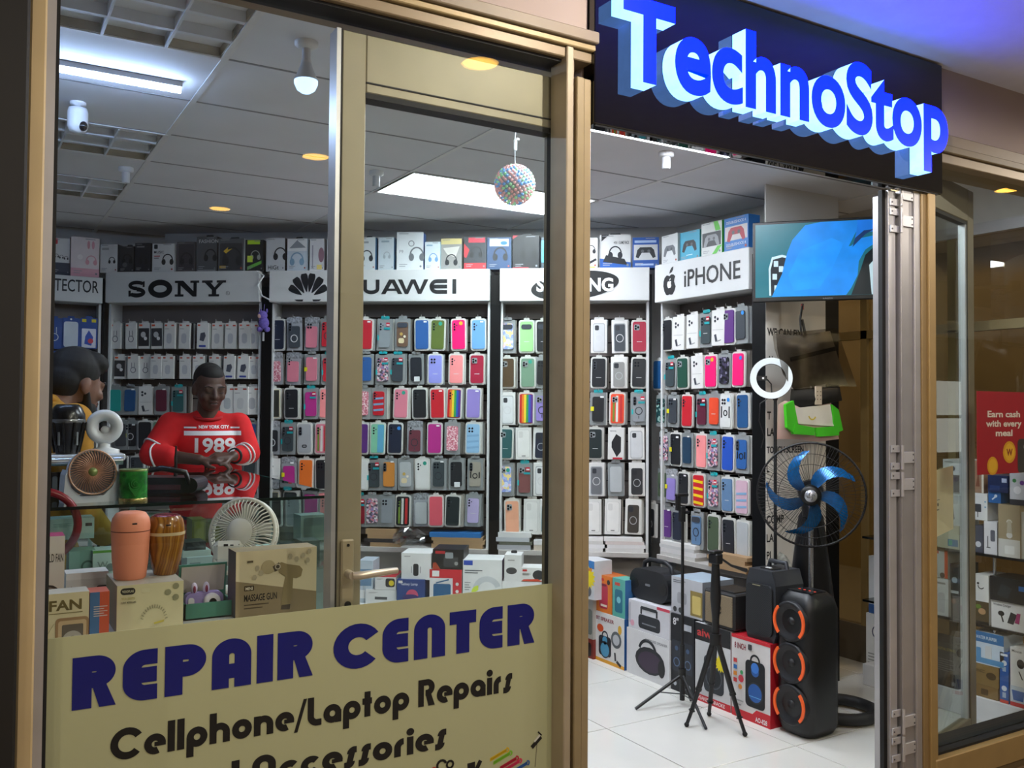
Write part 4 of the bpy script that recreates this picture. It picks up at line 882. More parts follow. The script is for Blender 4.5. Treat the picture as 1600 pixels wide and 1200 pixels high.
# blue packs of the corner rack
def bluepack(u, v0, v1, dv, lab):
    x, zt = FL.hit(u, v0, .06); _, zb = FL.hit(u, v1, .06)
    t = thing('accessory_pack', lab, 'accessory', tuple(FL.w(x, .05, zt)), 0, 'blue packs on the corner rack'); sc = (zt-zb)/PHT; t.scale = (1.05, 1, sc)
    link('carton', mesh_of(('bluecarton',), lambda g: g.rr(-PWD/2, PWD/2, -PHT, 0, .008, 0, .012, mat('#1f4690', .4)).rr(-.02, .02, -.004, .012, .006, .004, .006, mat('#1f4690', .4))), t)
    link('print', boxprint(dv, '#c9d2de'), t)
for r_, (v0, v1) in enumerate(((497, 545), (551, 600), (606, 655))):
    for c_, u in enumerate((60, 85, 111, 139)):
        dv = [['plain', 'acc', 'blue', 'fig'], ['blue', 'plain', 'plain', 'blue'], ['blue', 'blue', 'blue', 'acc']][r_][c_]
        bluepack(u, v0, v1, dv, 'blue backed pack, %s in the %s row of the corner rack' % (ORD[c_], ORD[r_]))
# packs hanging behind the front ones: far more than could be counted one by one
gs = {}
for fr, x, dep, zt, sc, wx, rz in BACK:
    key = 'A' if fr is FR else ('S' if x < FB.hit(413, 500)[0] else ('H' if x < FB.hit(773, 500)[0] else 'N')); g = gs.setdefault(key, G())
    for q in range(random.choice([1, 2, 3])):
        a = PWD/2*wx; dx = .006*(q+1) if fr is FB else .008*(q+1); dz = random.uniform(-.004, .004); y = dep+.024+.016*q
        m = random.choice([M_tray, M_clear, mat('#6d6862', .4), mat('#353130', .5), mat('#a8a29a', .4)])
        p = [tuple(fr.w(x+dx+a_, y, zt+dz+b_)) for a_, b_ in ((-a, -PHT*sc), (a, -PHT*sc), (a, 0), (-a, 0))]
        n = fr.ey*.010
        g.add(p + [tuple(Vector(v)+n) for v in p], [(0, 1, 2, 3), (7, 6, 5, 4), (1, 0, 4, 5), (2, 1, 5, 6), (3, 2, 6, 7), (0, 3, 7, 4)], m)
    xx = fr.w(x, dep-.025, zt+.012); yy = fr.w(x, .185, zt+.012)
    g.tube([tuple(yy), tuple(xx), tuple(xx+Vector((0, 0, .012)))], .002, M_hook, 5)
for key, rn in (('A', 'apple-logo'), ('S', 'serif-header'), ('H', 'petal-logo'), ('N', 'oval-logo')):
    o = gs[key].build('hanging_stock', kind='stuff'); tag(o, 'trays and hooks of more packs behind the front ones of the %s rack' % rn, 'phone case')
# ================================================================ printed cartons
def draw(g, w, h, items, y=-.0008):
    """flat print on a carton front; x 0..1 of the width, z 0..1 of the height, radii in widths"""
    X = lambda a: (a-.5)*w; Z = lambda b: b*h; n = 0
    for it in items:
        n += 1; y1 = -.0001 - .00025*(n-1); y0 = y1-.0005; o = it[0]
        if o == 'r': g.box(X(it[1]), X(it[3]), y0, y1, Z(it[2]), Z(it[4]), it[5])
        elif o == 'R': g.rr(X(it[1]), X(it[3]), Z(it[2]), Z(it[4]), it[5]*w, y0, y1, it[6])
        elif o == 'd': g.disc(X(it[1]), Z(it[2]), it[3]*w, y0, y1, it[4], 16)
        elif o == 'e': g.disc(X(it[1]), Z(it[2]), it[3]*w, y0, y1, it[5], 16, it[4]*w)
        elif o == 'o': g.arc(X(it[1]), Z(it[2]), it[3]*w, it[4]*w, 0, 360, y0, y1, it[5], 18)
        elif o == 'a': g.arc(X(it[1]), Z(it[2]), it[3]*w, it[4]*w, it[5], it[6], y0, y1, it[7], 14)
        elif o == 't': g.text(it[4], X(it[1]), Z(it[2]), it[3]*h, y0, it[5], it[6] if len(it) > 6 else 'l', it[7] if len(it) > 7 else .01, w=(it[8]*w if len(it) > 8 else None))
        elif o == 'p': g.prism([(X(a), Z(b)) for a, b in it[1]], y0, y1, it[2])
        elif o == 'b': g.bar(X(it[1]), Z(it[2]), X(it[3]), Z(it[4]), it[5]*w, y0, y1, it[6])
        elif o == 'HP':   # headphones
            cx, cz, s, c = it[1:5]
            g.arc(X(cx), Z(cz), s*w, s*.22*w, -15, 195, y0, y1, c, 14, s*1.15*w)
            for q in (-1, 1): g.disc(X(cx)+q*s*.82*w, Z(cz)-s*.35*w, s*.42*w, y0-.0002, y0, c, 14, s*.6*w)
        elif o == 'PAD':  # game controller
            cx, cz, s, c = it[1:5]
            g.prism([(X(cx)+a*s*w, Z(cz)+b*s*w) for a, b in ((-.5, .35), (.5, .35), (.75, .1), (.9, -.55), (.65, -.65), (.35, -.15), (-.35, -.15), (-.65, -.65), (-.9, -.55), (-.75, .1))], y0, y1, c)
            for q in (-1, 1): g.disc(X(cx)+q*s*.28*w, Z(cz), s*.14*w, y0-.0003, y0, '#55585c', 10)
        elif o == 'SPK':  # boxy loudspeaker with one or two cones
            cx, cz, s, hh, c, c2 = it[1:7]
            g.rr(X(cx)-s*w/2, X(cx)+s*w/2, Z(cz)-hh*h/2, Z(cz)+hh*h/2, s*w*.18, y0, y1, c)
            g.disc(X(cx), Z(cz)-hh*h*.18, s*w*.36, y0-.0003, y0, c2, 18); g.arc(X(cx), Z(cz)-hh*h*.18, s*w*.38, s*w*.06, 0, 360, y0-.0006, y0-.0003, '#2a2c32', 18)
            g.disc(X(cx), Z(cz)+hh*h*.28, s*w*.2, y0-.0003, y0, c2, 14)
            g.arc(X(cx), Z(cz)+hh*h*.5, s*w*.22, s*w*.08, 0, 180, y0, y1, c, 10)
        elif o == 'STAR':
            cx, cz, s, c = it[1:5]
            g.prism([(X(cx)+(s if i % 2 else s*.7)*w*cos(2*pi*i/28), Z(cz)+(s if i % 2 else s*.7)*w*sin(2*pi*i/28)) for i in range(28)], y0, y1, c)
        elif o == 'LINES':
            x, z, ww, k, c = it[1:6]
            for i in range(k): g.box(X(x), X(x+ww*(1-.25*(i % 2))), y0, y1, Z(z-.05*i), Z(z-.05*i+.018), c)
def carton(loc, rz, w, d, h, front, items, lab, cat='box', name='product_box', side=None, top=None, grp=None, hang=False, yaw=0):
    t = thing(name, lab, cat, tuple(loc), rz+yaw, grp)
    g = G(); side = side or front; top = top or front
    vs = [(x, y, z) for z in (0, h) for y in (0, d) for x in (-w/2, w/2)]
    g.add(vs, [(0, 1, 5, 4)], front).add(vs, [(0, 4, 6, 2), (1, 3, 7, 5), (2, 6, 7, 3)], side).add(vs, [(4, 5, 7, 6), (0, 2, 3, 1)], top)
    g.build('carton', t)
    if items:
        p = G(); draw(p, w, h, items); p.build('print', t)
    if hang: G().rr(-w*.18, w*.18, h-.002, h+.018, .008, d*.5, d*.5+.002, mat('#2a2c30')).build('hang_tab', t)
    return t
def pb(fr, y, u0, u1, vt, vb, d, front, items, lab, z0=None, **kw):
    xa, zt = fr.hit(u0, vt, y); xb, _ = fr.hit(u1, vt, y); _, zb = fr.hit(u0, vb, y)
    if z0 is not None: zb = z0
    return carton(fr.w((xa+xb)/2, y, zb), fr.rz, abs(xb-xa)*.985, d, zt-zb, front, items, lab, **kw)
BK, WT, GY, DG, RD, BL = '#15161a', '#dcdcdb', '#8b8c90', '#3a3b40', '#c42330', '#1c4f9e'
# ---------------------------------------------------------------- headphone cartons on top of the headers
zP = RK['P'][4]; zB = {'S': RK['S'][4], 'H': RK['H'][4], 'N': RK['N'][4], 'A': RK['A'][4]}
TOPB = [ # frame, u0, u1, top, z, front, side, print, what it looks like
 (FL, 50, 79, 372, zP, BK, DG, [('HP', .5, .5, .25, GY)], 'dark headphone carton half hidden by the window jamb'),
 (FL, 80, 110, 371, zP, WT, GY, [('r', 0, 0, 1, .35, '#2c3242'), ('R', .02, .84, .34, .99, .05, RD), ('HP', .3, .52, .1, BK), ('HP', .55, .5, .1, BK), ('HP', .8, .48, .1, BK)], 'white carton with three small headphones and a red mark'),
 (FL, 111, 156, 369, zP, '#e0d4d6', '#d9c9cd', [('r', 0, 0, 1, .22, '#d8a0ae'), ('HP', .72, .42, .17, '#d79aa6'), ('e', .62, .82, .05, .16, '#d79aa6'), ('e', .78, .82, .05, .16, '#d79aa6'), ('d', .33, .5, .1, '#efe6e6')], 'pale pink carton with rabbit-ear headphones'),
 (FB, 157, 184, 382, zB['S'], WT, DG, [('HP', .68, .42, .17, BK), ('r', .1, .8, .5, .88, '#aaaaaa')], 'white carton with black headphones beside the rabbit-ear carton'),
 (FB, 186, 210, 385, zB['S'], '#33363c', BK, [('HP', .55, .5, .28, '#14161a'), ('d', .4, .3, .16, '#5a5d66')], 'dark grey headphone carton with hanging tab'),
 (FB, 211, 236, 380, zB['S'], '#22252e', '#15161c', [('HP', .55, .4, .22, '#0c0d10'), ('r', .1, .85, .6, .9, '#7a7c82')], 'plain black headphone carton between grey and white ones'),
 (FB, 238, 273, 381, zB['S'], WT, '#b8b8ba', [('HP', .7, .42, .22, BK), ('R', .08, .82, .24, .97, .03, BK), ('t', .08, .66, .09, 'MUSIC', BK), ('r', .08, .55, .35, .58, '#c05050'), ('r', .08, .48, .3, .51, '#777777')], 'white carton reading MUSIC with black headphones'),
 (FB, 276, 305, 378, zB['S'], '#5a565c', '#8f8e92', [('R', .1, .08, .95, .92, .06, '#3c393f'), ('HP', .55, .42, .3, '#211f24')], 'brownish window carton with dark headphones'),
 (FB, 307, 340, 370, zB['S'], '#54575c', '#2d3034', [('HP', .68, .45, .26, '#101114'), ('t', .12, .82, .10, 'FASHION', '#c9ccd0'), ('r', .06, .02, .94, .06, '#8f9296')], 'grey carton reading FASHION with black headphones'),
 (FB, 341, 382, 373, zB['S'], '#5c6066', '#9fa3a8', [('R', .06, .05, .94, .86, .06, '#3a3d42'), ('HP', .55, .42, .32, '#26282c'), ('p', [(.2, .62), (.38, .74), (.36, .66), (.55, .7), (.3, .55)], '#e0b83a'), ('r', .05, .1, .3, .18, '#c9a23a')], 'clear-window carton with large headphones and yellow script'),
 (FB, 384, 412, 375, zB['S'], '#181a1c', '#101214', [('r', .1, .86, .8, .99, '#b4dc2a'), ('p', [(.1, .05), (.9, .25), (.9, .35), (.1, .16)], '#6fbf4a'), ('HP', .55, .5, .24, '#9aa09c'), ('r', .1, .3, .4, .5, '#c8e04a')], 'black carton with lime green stripes'),
 (FB, 416, 446, 372, zB['H'], '#c9ccd0', '#15181c', [('HP', .75, .5, .3, BK), ('t', .1, .06, .12, 'HiGt', BK)], 'white carton with a cropped black headphone print beside the lime carton'),
 (FB, 449, 480, 373, zB['H'], '#c9d4de', '#9aa6b2', [('r', 0, .62, 1, 1, '#e4e6e8'), ('HP', .5, .35, .3, '#7fa2be'), ('p', [(.1, .7), (.5, .95), (.95, .72)], '#8a9098')], 'pale blue window carton with pastel headphones'),
 (FB, 484, 507, 373, zB['H'], '#dcdce0', '#c9c4ca', [('e', .8, .5, .2, .5, '#8f6a78'), ('b', .2, .1, .2, .8, .08, '#9a9aa4'), ('r', .5, .06, .85, .2, '#e8d27a')], 'narrow white carton with mauve earcup next to the door stile'),
 (FB, 511, 540, 371, zB['H'], '#dfe3e6', '#c9ced2', [('HP', .5, .4, .25, '#8fa0ac')], 'plain white carton half behind the door stile'),
 (FB, 560, 587, 371, zB['H'], '#dde2e4', '#2f5f86', [('HP', .5, .42, .3, '#2b2f34'), ('r', .2, .82, .6, .88, '#9aa0a4')], 'white carton with black headphones beside the door stile'),
 (FB, 591, 616, 371, zB['H'], '#d6e0e6', '#5c9ac0', [('HP', .55, .45, .2, '#aeb9c0'), ('r', .2, .85, .7, .9, '#9fb4c0')], 'pale white and blue carton with faint grey headphones'),
 (FB, 620, 662, 363, zB['H'], '#e2e6e8', '#4f78c0', [('HP', .75, .4, .24, '#6a6f74'), ('o', .55, .7, .1, .03, '#7a7f84'), ('t', .1, .45, .08, 'P9', '#9aa0a4')], 'tall white carton with grey headphones, tallest on the petal-logo rack'),
 (FB, 664, 688, 378, zB['H'], '#dbe6ec', '#b9d8e6', [('HP', .55, .42, .26, '#6f9fd0'), ('r', .1, .85, .5, .9, '#8fb4cc')], 'white carton with light blue headphones'),
 (FB, 689, 722, 373, zB['H'], '#9a9894', '#c9c6be', [('r', 0, .82, 1, 1, '#d8c88a'), ('p', [(.1, .7), (.9, .75), (.7, .4), (.3, .5)], '#d4d0c8'), ('HP', .5, .3, .25, '#26282c')], 'open-window carton with a yellow top band'),
 (FB, 725, 760, 370, zB['H'], '#33363c', '#b8bcc2', [('r', 0, 0, 1, .2, '#c02a34'), ('r', .2, .82, .95, .97, '#c9384a'), ('HP', .55, .5, .24, '#101114'), ('p', [(.0, .8), (.25, .6), (.1, .35), (0, .4)], '#c23038')], 'red and black gaming headset carton'),
 (FB, 761, 799, 371, zB['H'], '#2c4468', '#8fa4bc', [('r', .1, .72, .9, .95, '#a8b8c8'), ('HP', .55, .45, .26, '#15181e'), ('e', .7, .82, .14, .08, '#2a6ac0')], 'dark blue gaming headset carton'),
 (FB, 801, 843, 368, zB['N'], '#1b1b1f', '#2a2226', [('r', 0, 0, .6, .06, '#c8303a'), ('HP', .6, .5, .26, '#0a0a0c'), ('p', [(0, .9), (.2, 1), (0, 1)], '#c8303a')], 'black headset carton with red corners'),
 (FB, 846, 880, 371, zB['N'], '#3a4650', '#3aa0c8', [('HP', .5, .45, .25, '#14181c'), ('r', 0, .2, .15, .9, '#4ab0d4')], 'teal-edged dark carton beside the window post'),
 (FB, 896, 934, 372, zB['N'], '#dcdcda', '#c9c9c8', [('HP', .72, .6, .17, BK), ('b', .6, .15, .95, .3, .1, BK), ('r', .3, .02, .9, .06, '#c8b02a')], 'white carton with headset and cable beside the blue game pack'),
 (FB, 937, 986, 367, zB['N'], '#cfd0cf', '#1c58a8', [('p', [(0, 0), (1, 0), (1, .18), (0, .3)], '#1f56a4'), ('HP', .5, .45, .19, '#1a1d26'), ('p', [(.1, .2), (.9, .1), (.8, .28), (.2, .4)], '#1b1d22'), ('t', .45, .72, .09, '4 IN 1 GAME PACK', BK, 'l', .01, .5), ('p', [(.05, 1), (.3, 1), (.05, .8)], BK)], 'white and blue game pack carton with headset picture'),
 (FB, 988, 1030, 371, zB['N'], '#1d4f9c', '#1a478e', [('r', .05, .26, .95, .76, '#c3c6c8'), ('PAD', .5, .55, .42, '#22262a'), ('r', .08, .82, .9, .9, '#9fb8dc'), ('r', .1, .08, .8, .14, '#9fb8dc')], 'blue window carton with a grey camouflage game controller'),
 (FR, 1033, 1060, 370, zB['A'], '#d4d6d6', '#c0c2c2', [('PAD', .5, .5, .42, '#6f7276')], 'white carton with a grey game controller'),
 (FR, 1062, 1093, 365, zB['A'], '#45a9c8', '#3a90ae', [('PAD', .5, .55, .40, '#1c2024'), ('r', .35, .18, .65, .21, '#bfe4ee')], 'cyan carton with a black game controller'),
 (FR, 1096, 1128, 351, zB['A'], '#d8dcd8', '#3fae3a', [('r', .05, .28, .95, .70, '#2e3134'), ('PAD', .5, .5, .42, '#8f9396'), ('p', [(.6, 1), (.8, 1), (.95, .72), (.7, .72)], '#58c034'), ('p', [(.5, 0), (.8, .26), (1, .26), (.7, 0)], '#58c034')], 'white and green window carton with a black controller'),
 (FR, 1131, 1170, 343, zB['A'], '#2a74c0', '#2568ac', [('r', .04, .32, .96, .74, '#d2cccc'), ('PAD', .5, .55, .42, '#a8283a'), ('t', .1, .82, .08, 'DOUBLESHOCK 4', '#d8e6f4', 'l', .01, .8), ('t', .1, .16, .08, 'DOUBLESHOCK 4', '#d8e6f4', 'l', .01, .8)], 'blue window carton with a red controller beside the television'),
]
for n, (fr, u0, u1, vt, z, f, sd, it, lab) in enumerate(TOPB):
    it = it + [('LINES', .08 if n % 2 else .5, .95, .36, 1, '#8d9096'), ('LINES', .1, .14, .3, 2, '#9a9da2'), ('d', .9, .1, .04, '#a4483c' if n % 3 == 0 else '#7f8388')]
    pb(fr, .03 + (.015 if n % 3 == 1 else 0), u0, u1, vt, 423, .085 + .02*(n % 2), f, it, lab, z0=z, side=sd, grp='cartons on top of the rack headers', hang=n in (4, 8, 9, 12, 15, 22, 25), yaw=random.uniform(-.06, .03))
# ---------------------------------------------------------------- cartons behind the door, on a low bench
zb_ = .335
xl = FB.hit(540, 900)[0]; xr = FB.hit(1012, 900)[0]
t = thing('low_bench', 'low white bench under the petal-logo rack carrying cartons', 'bench', tuple(FB.o), FB.rz)
G().bbox(xl, xr-.45, -.42, .12, zb_-.03, zb_, M_white, .003).build('top', t); G().box(xl+.03, xr-.48, -.38, .10, 0, zb_-.03, mat('#b0aeaa')).build('base', t)
Y1 = -.30
pb(FB, Y1, 571, 620, 921, 946, .2, WT, [('r', .3, .3, .7, .5, '#4a4c50'), ('LINES', .1, .8, .3, 2, '#888888')], 'long white carton lowest in the stack behind the door handle', z0=zb_)
pb(FB, Y1, 586, 619, 900, 921, .2, WT, [('r', 0, .94, 1, 1, RD), ('R', .5, .2, .95, .85, .1, '#2a2b2e'), ('d', .78, .5, .13, '#d8c22a'), ('LINES', .08, .8, .3, 2, '#777777')], 'white carton with black and yellow lamp behind the door handle', top='#b02030')
pb(FB, Y1-.02, 620, 664, 905, 946, .18, '#24407c', [('d', .55, .38, .22, '#c04a6a'), ('e', .5, .3, .3, .12, '#3a2a6a'), ('t', .15, .78, .1, 'Galaxy Lamp', '#d8dcec', 'l', .01, .6), ('r', .05, .85, .2, .95, '#e4e4e4')], 'dark blue carton with a glowing projector picture', z0=zb_)
pb(FB, Y1, 627, 674, 864, 905, .2, '#e2e2e1', [('R', .4, .14, .58, .6, .06, '#20242a'), ('b', .34, .25, .34, .5, .02, '#70747a'), ('b', .64, .25, .64, .5, .02, '#70747a'), ('r', .1, .86, .3, .9, '#b0b0b0')], 'white carton with a slim black wireless charger picture')
pb(FB, Y1, 671, 722, 889, 946, .2, '#dcdcdc', [('r', 0, .76, 1, 1, '#c42330'), ('r', .72, .0, 1, 1, '#c42330'), ('R', .12, .2, .66, .6, .05, '#235a86'), ('b', .2, .62, .6, .72, .04, '#235a86'), ('r', .08, .8, .3, .96, '#e6e6e6'), ('d', .86, .6, .05, WT), ('d', .86, .4, .05, WT), ('d', .86, .2, .05, WT), ('r', 0, 0, 1, .1, '#c42330')], 'red and white carton with a blue generator picture', z0=zb_)
pb(FB, Y1, 676, 725, 858, 889, .2, '#17181a', [('R', .35, .12, .82, .62, .03, '#3c3e40'), ('R', .40, .55, .66, .85, .04, '#8f9498'), ('d', .76, .3, .06, '#9a9a96'), ('r', .08, .78, .4, .92, '#b0282e'), ('p', [(0, 0), (.25, 0), (.1, .35), (0, .3)], '#a8432a')], 'black carton with a retro radio picture')
pb(FB, Y1, 723, 785, 874, 946, .2, '#dfe0e0', [('r', .02, .88, .25, .98, '#2a4aa8'), ('a', .62, .34, .30, .14, 20, 200, '#c3c8cc'), ('a', .4, .3, .12, .12, 90, 270, '#c9dc4a'), ('b', .36, .26, .9, .22, .1, '#33373c'), ('LINES', .05, .76, .45, 2, '#555a60'), ('LINES', .05, .5, .15, 4, '#8a8e92')], 'white carton with a curved charging lamp picture', z0=zb_, side='#5a3f6a')
pb(FB, Y1, 784, 870, 908, 946, .2, '#e2e2e2', [], 'long plain white carton under the round speaker cartons', z0=zb_)
pb(FB, Y1, 788, 815, 867, 908, .14, '#dedede', [('e', .42, .4, .32, .2, '#3a3d42'), ('r', .2, .78, .6, .82, '#999999')], 'tall white carton with a grey round speaker picture', hang=True)
pb(FB, Y1, 814, 852, 887, 908, .14, '#e0dfde', [('e', .72, .48, .24, .34*.6, '#2a2d32'), ('p', [(0, 0), (.9, 0), (.7, .18), (.1, .14)], '#c8442a'), ('r', .06, .74, .25, .88, '#c42a2a'), ('LINES', .06, .6, .35, 4, '#777777')], 'white carton with black oval speaker and orange strip')
pb(FB, Y1+.02, 560, 583, 876, 946, .16, '#b9c6d2', [('r', .1, .4, .9, .8, '#6a8aa8'), ('r', .1, .1, .5, .3, '#e4e4e4')], 'tall pale blue carton behind the door lever', z0=zb_)
# flat stock lying on the rack shelves
def flat_stack(fr, y, u0, u1, specs, where, zs=.62):
    xa = fr.hit(u0, 850, y)[0]; xb = fr.hit(u1, 850, y)[0]; z = zs; w = abs(xb-xa)
    for i, (h, col, what, dx) in enumerate(specs):
        carton(fr.w((xa+xb)/2+dx, y, z), fr.rz, w, .17, h, col, [], '%s, %s from the bottom of the flat pile %s' % (what, ORD[i], where), 'flat carton', 'flat_carton', grp='flat cartons on the rack shelves', yaw=0); z += h+.0005
TAN = mat('#a58662', .7, noise=.1, scale=8)
flat_stack(FB, .04, 571, 618, [(.026, TAN, 'brown board carton', .03), (.024, '#2c2a2c', 'black carton', -.01), (.026, TAN, 'brown board carton', .012), (.032, TAN, 'brown board carton', .0)], 'beside the door stile')
flat_stack(FB, .04, 674, 754, [(.026, TAN, 'brown board carton', 0), (.020, TAN, 'brown board carton', .012), (.020, TAN, 'brown board carton', .0), (.030, '#2a72b4', 'bright blue carton', -.012)], 'under the petal-logo rack')
flat_stack(FB, .03, 777, 829, [(.030, '#a9aab0', 'silver carton', 0), (.02, '#5c5f54', 'dark carton', .01), (.026, '#b9bcc2', 'foil wrapped carton', -.008), (.03, '#d4d4d4', 'white carton', .004)], 'beneath the pastel cases')
flat_stack(FB, .03, 834, 872, [(.032, '#c9bcae', 'beige carton', 0), (.03, '#d4d2d2', 'white carton', 0)], 'beside the window post')
flat_stack(FB, .03, 900, 942, [(.022, '#d2d0ce', 'white book-like carton', 0), (.022, '#dcdada', 'white book-like carton', .01), (.02, '#c9c7c4', 'grey book-like carton', 0), (.022, '#e0dedc', 'white book-like carton', .0)], 'just past the tan post')
flat_stack(FB, .03, 946, 1006, [(.024, '#d2d0ce', 'white book-like carton', 0), (.022, '#dcdada', 'white book-like carton', .01), (.02, '#d0c4c0', 'pinkish carton', 0), (.022, '#e0dedc', 'white book-like carton', -.01)], 'under the oval-logo rack')
flat_stack(FR, .03, 1032, 1086, [(.022, '#c9c7c4', 'grey carton', 0), (.024, '#dcdada', 'white carton', .01), (.02, '#d0d0d0', 'pale carton', -.01), (.022, '#e0dedc', 'white carton', 0)], 'under the apple-logo rack')
flat_stack(FR, .0, 1107, 1166, [(.022, TAN, 'brown board carton', 0), (.020, TAN, 'brown board carton', .015), (.022, TAN, 'brown board carton', -.01), (.02, TAN, 'brown board carton', .006)], 'beside the tripod head')
# crumpled clear bag on the flat pile
x, z = FB.hit(640, 842, .0)
g = G(); rnd = random.Random(3); pts = []
GBAG = glass('crinkled_film', (.80, .82, .84), .16, .12, 2)
for i in range(9):
    for j in range(6):
        a = i/8; b = j/5; pts.append(((a-.5)*.20, -.02-.045*sin(pi*a)*sin(pi*b)+rnd.uniform(-.012, .012), -.05+.10*b*(.6+.4*sin(pi*a))+rnd.uniform(-.012, .012)))
fs = [(i*6+j, (i+1)*6+j, (i+1)*6+j+1, i*6+j+1) for i in range(8) for j in range(5)]
g.add(pts, fs, GBAG); b2 = [(p[0], p[1]+.04, p[2]*.8) for p in pts]; g.add(b2, [f[::-1] for f in fs], GBAG)
o = g.build('plastic_bag', None, tuple(FB.w(x, -.01, .70)), FB.rz); tag(o, 'crumpled clear plastic bag hanging over the flat brown cartons', 'bag')
# ================================================================ speakers and cartons along the side rack
FX = Frame(3.28, 4.36, -pi/2)
pb(FX, 0, 1143, 1204, 989, 1110, .20, '#d6d3d2', [('r', 0, 0, 1, .10, RD), ('p', [(.55, .10), (.65, .16), (1, .16), (1, .10)], RD), ('r', 0, .96, 1, 1, RD), ('t', .08, .84, .07, '8 INCH', '#8a2030', 'l', .02, .3),
    ('SPK', .62, .46, .5, .56, '#15171c', '#2458a0'), ('b', .45, .36, .8, .36, .012, '#6ab0e0'), ('b', .45, .31, .8, .31, .012, '#6ab0e0'), ('d', .62, .66, .1, '#3a7ad0'), ('r', .06, .66, .15, .71, '#c83a3a'), ('r', .06, .58, .15, .63, '#2a6ab0'), ('r', .06, .50, .15, .55, '#e08a2a'), ('r', .06, .42, .15, .47, '#c83a3a'),
    ('d', .26, .48, .07, '#c43a4a'), ('d', .24, .38, .05, '#d88a3a'), ('d', .28, .56, .04, '#3a9a5a'), ('R', .45, .86, .55, .93, .02, '#3c3c40'), ('t', .64, .03, .055, 'AO-828', '#eeeeee', 'l', .02, .3), ('LINES', .08, .2, .25, 2, '#9a9a9a')], 'red and white carton with an 8 inch speaker picture under the grey speaker', z0=0, side='#b01d2a', top='#c02431')
pb(FX, .005, 1086, 1142, 971, 1090, .28, '#cfd0d1', [('r', 0, .78, 1, 1, '#17181b'), ('t', .06, .84, .10, 'aiwa', '#c83a3a', 'l', .02, .55), ('r', 0, 0, 1, .09, RD), ('t', .05, .025, .045, 'SPEAKER KARAOKE', '#f0e0e0', 'l', .02, .8), ('R', .26, .16, .82, .62, .1, '#33373c'), ('o', .54, .36, .22, .02, '#5a5f66'), ('d', .54, .36, .19, '#26292e'), ('STAR', .74, .56, .17, '#e6d51c')], 'white carton with red lettering on a black band behind the tripod', z0=0, side='#c9c9c9')
pb(FX, .01, 1048, 1085, 957, 1075, .28, '#14161c', [('t', .1, .86, .09, '8"', '#e6e6e8', 'l', .02), ('R', .06, .26, .46, .66, .05, '#232833'), ('R', .54, .26, .94, .66, .05, '#232833'), ('o', .26, .38, .12, .03, '#5a708f'), ('o', .74, .38, .12, .03, '#5a708f'), ('d', .26, .56, .07, '#3f5676'), ('d', .74, .56, .07, '#3f5676'), ('d', .2, .1, .07, '#c9ccd2'), ('d', .5, .1, .07, '#c9ccd2'), ('d', .8, .1, .07, '#c9ccd2'), ('r', .5, .82, .9, .9, '#b0b4bc')], 'tall black carton with twin tower speakers behind the light stand', z0=0)
tb = pb(FX, .0, 979, 1047, 979, 1060, .28, '#d6d6d8', [('e', .55, .42, .34, .20, '#23252b'), ('e', .56, .40, .28, .15, '#3a2c40'), ('e', .82, .34, .08, .13, '#15161a'), ('a', .5, .55, .20, .05, 10, 160, '#23252b'), ('t', .45, .84, .05, 'WIRELESS SPEAKER', '#777a80', 'l', .01, .5)], 'white carton with an oval boombox picture, lower of two', z0=0)
zt1 = FX.hit(979, 979, 0)[1]
pb(FX, .005, 982, 1047, 935, 979, .26, '#d0d0d6', [('r', .7, .9, 1, 1, '#c8445a'), ('R', .25, .1, .78, .58, .06, '#2a2d33'), ('r', .34, .26, .68, .30, '#7f848a'), ('b', .32, .6, .32, .84, .04, '#2a2d33'), ('b', .7, .6, .7, .84, .04, '#2a2d33'), ('b', .32, .82, .7, .82, .05, '#2a2d33'), ('d', .1, .2, .05, '#d8a0b4'), ('r', .03, .2, .05, .9, '#9a9aa4')], 'white carton with a radio cassette picture, upper of two', z0=zt1+.001)
pb(FX, .0, 929, 976, 953, 1027, .14, '#dcdad8', [('r', 0, 0, 1, .07, '#d89a2a'), ('t', .06, .84, .07, 'BT SPEAKER', '#8a2438', 'l', .02, .6), ('SPK', .36, .34, .42, .40, '#1c2028', '#4a90b4'), ('e', .2, .68, .11, .08, '#d8542a'), ('d', .74, .54, .17, '#5a5e62'), ('d', .74, .54, .11, '#b9bcc0'), ('e', .86, .76, .06, .09, '#d8a83a'), ('b', .7, .28, .72, .12, .05, '#2a2a2e'), ('b', .76, .12, .9, .05, .06, '#2a2a2e')], 'white BT SPEAKER carton on the floor under two small bright cartons', z0=0, side='#2a5c9a')
zt2 = FX.hit(929, 953, 0)[1]
pb(FX, .005, 932, 956, 896, 953, .12, '#d8762a', [('R', .2, .1, .75, .78, .12, '#b8324a'), ('e', .48, .74, .2, .05, '#7a1f30'), ('r', .15, .85, .5, .92, '#c42a2a'), ('d', .8, .84, .1, '#2c2c2c'), ('r', .3, .16, .7, .22, '#e8d8c8')], 'orange carton with a red tubular speaker picture', z0=zt2+.001, top='#c0642a')
pb(FX, .005, 957, 977, 902, 957, .10, '#5aa89c', [('R', .2, .12, .8, .72, .12, '#2f6f86'), ('d', .5, .45, .16, '#7fc4d0'), ('r', .2, .82, .6, .9, '#c85040')], 'teal carton with a blue speaker picture', z0=zt2+.001, side='#3a6aa0')
pb(FX, -.02, 900, 927, 990, 1027, .14, '#7a2c24', [('R', .3, .1, .9, .8, .1, '#23191a')], 'dark red carton lowest beside the tan post', z0=0)
z3 = FX.hit(900, 990, -.02)[1]
pb(FX, -.02, 900, 927, 927, 990, .14, '#a9a59e', [('R', .45, .1, .95, .72, .1, '#6f7670'), ('t', .5, .84, .1, 'M', '#e0e0e0')], 'grey carton in the middle beside the tan post', z0=z3+.001)
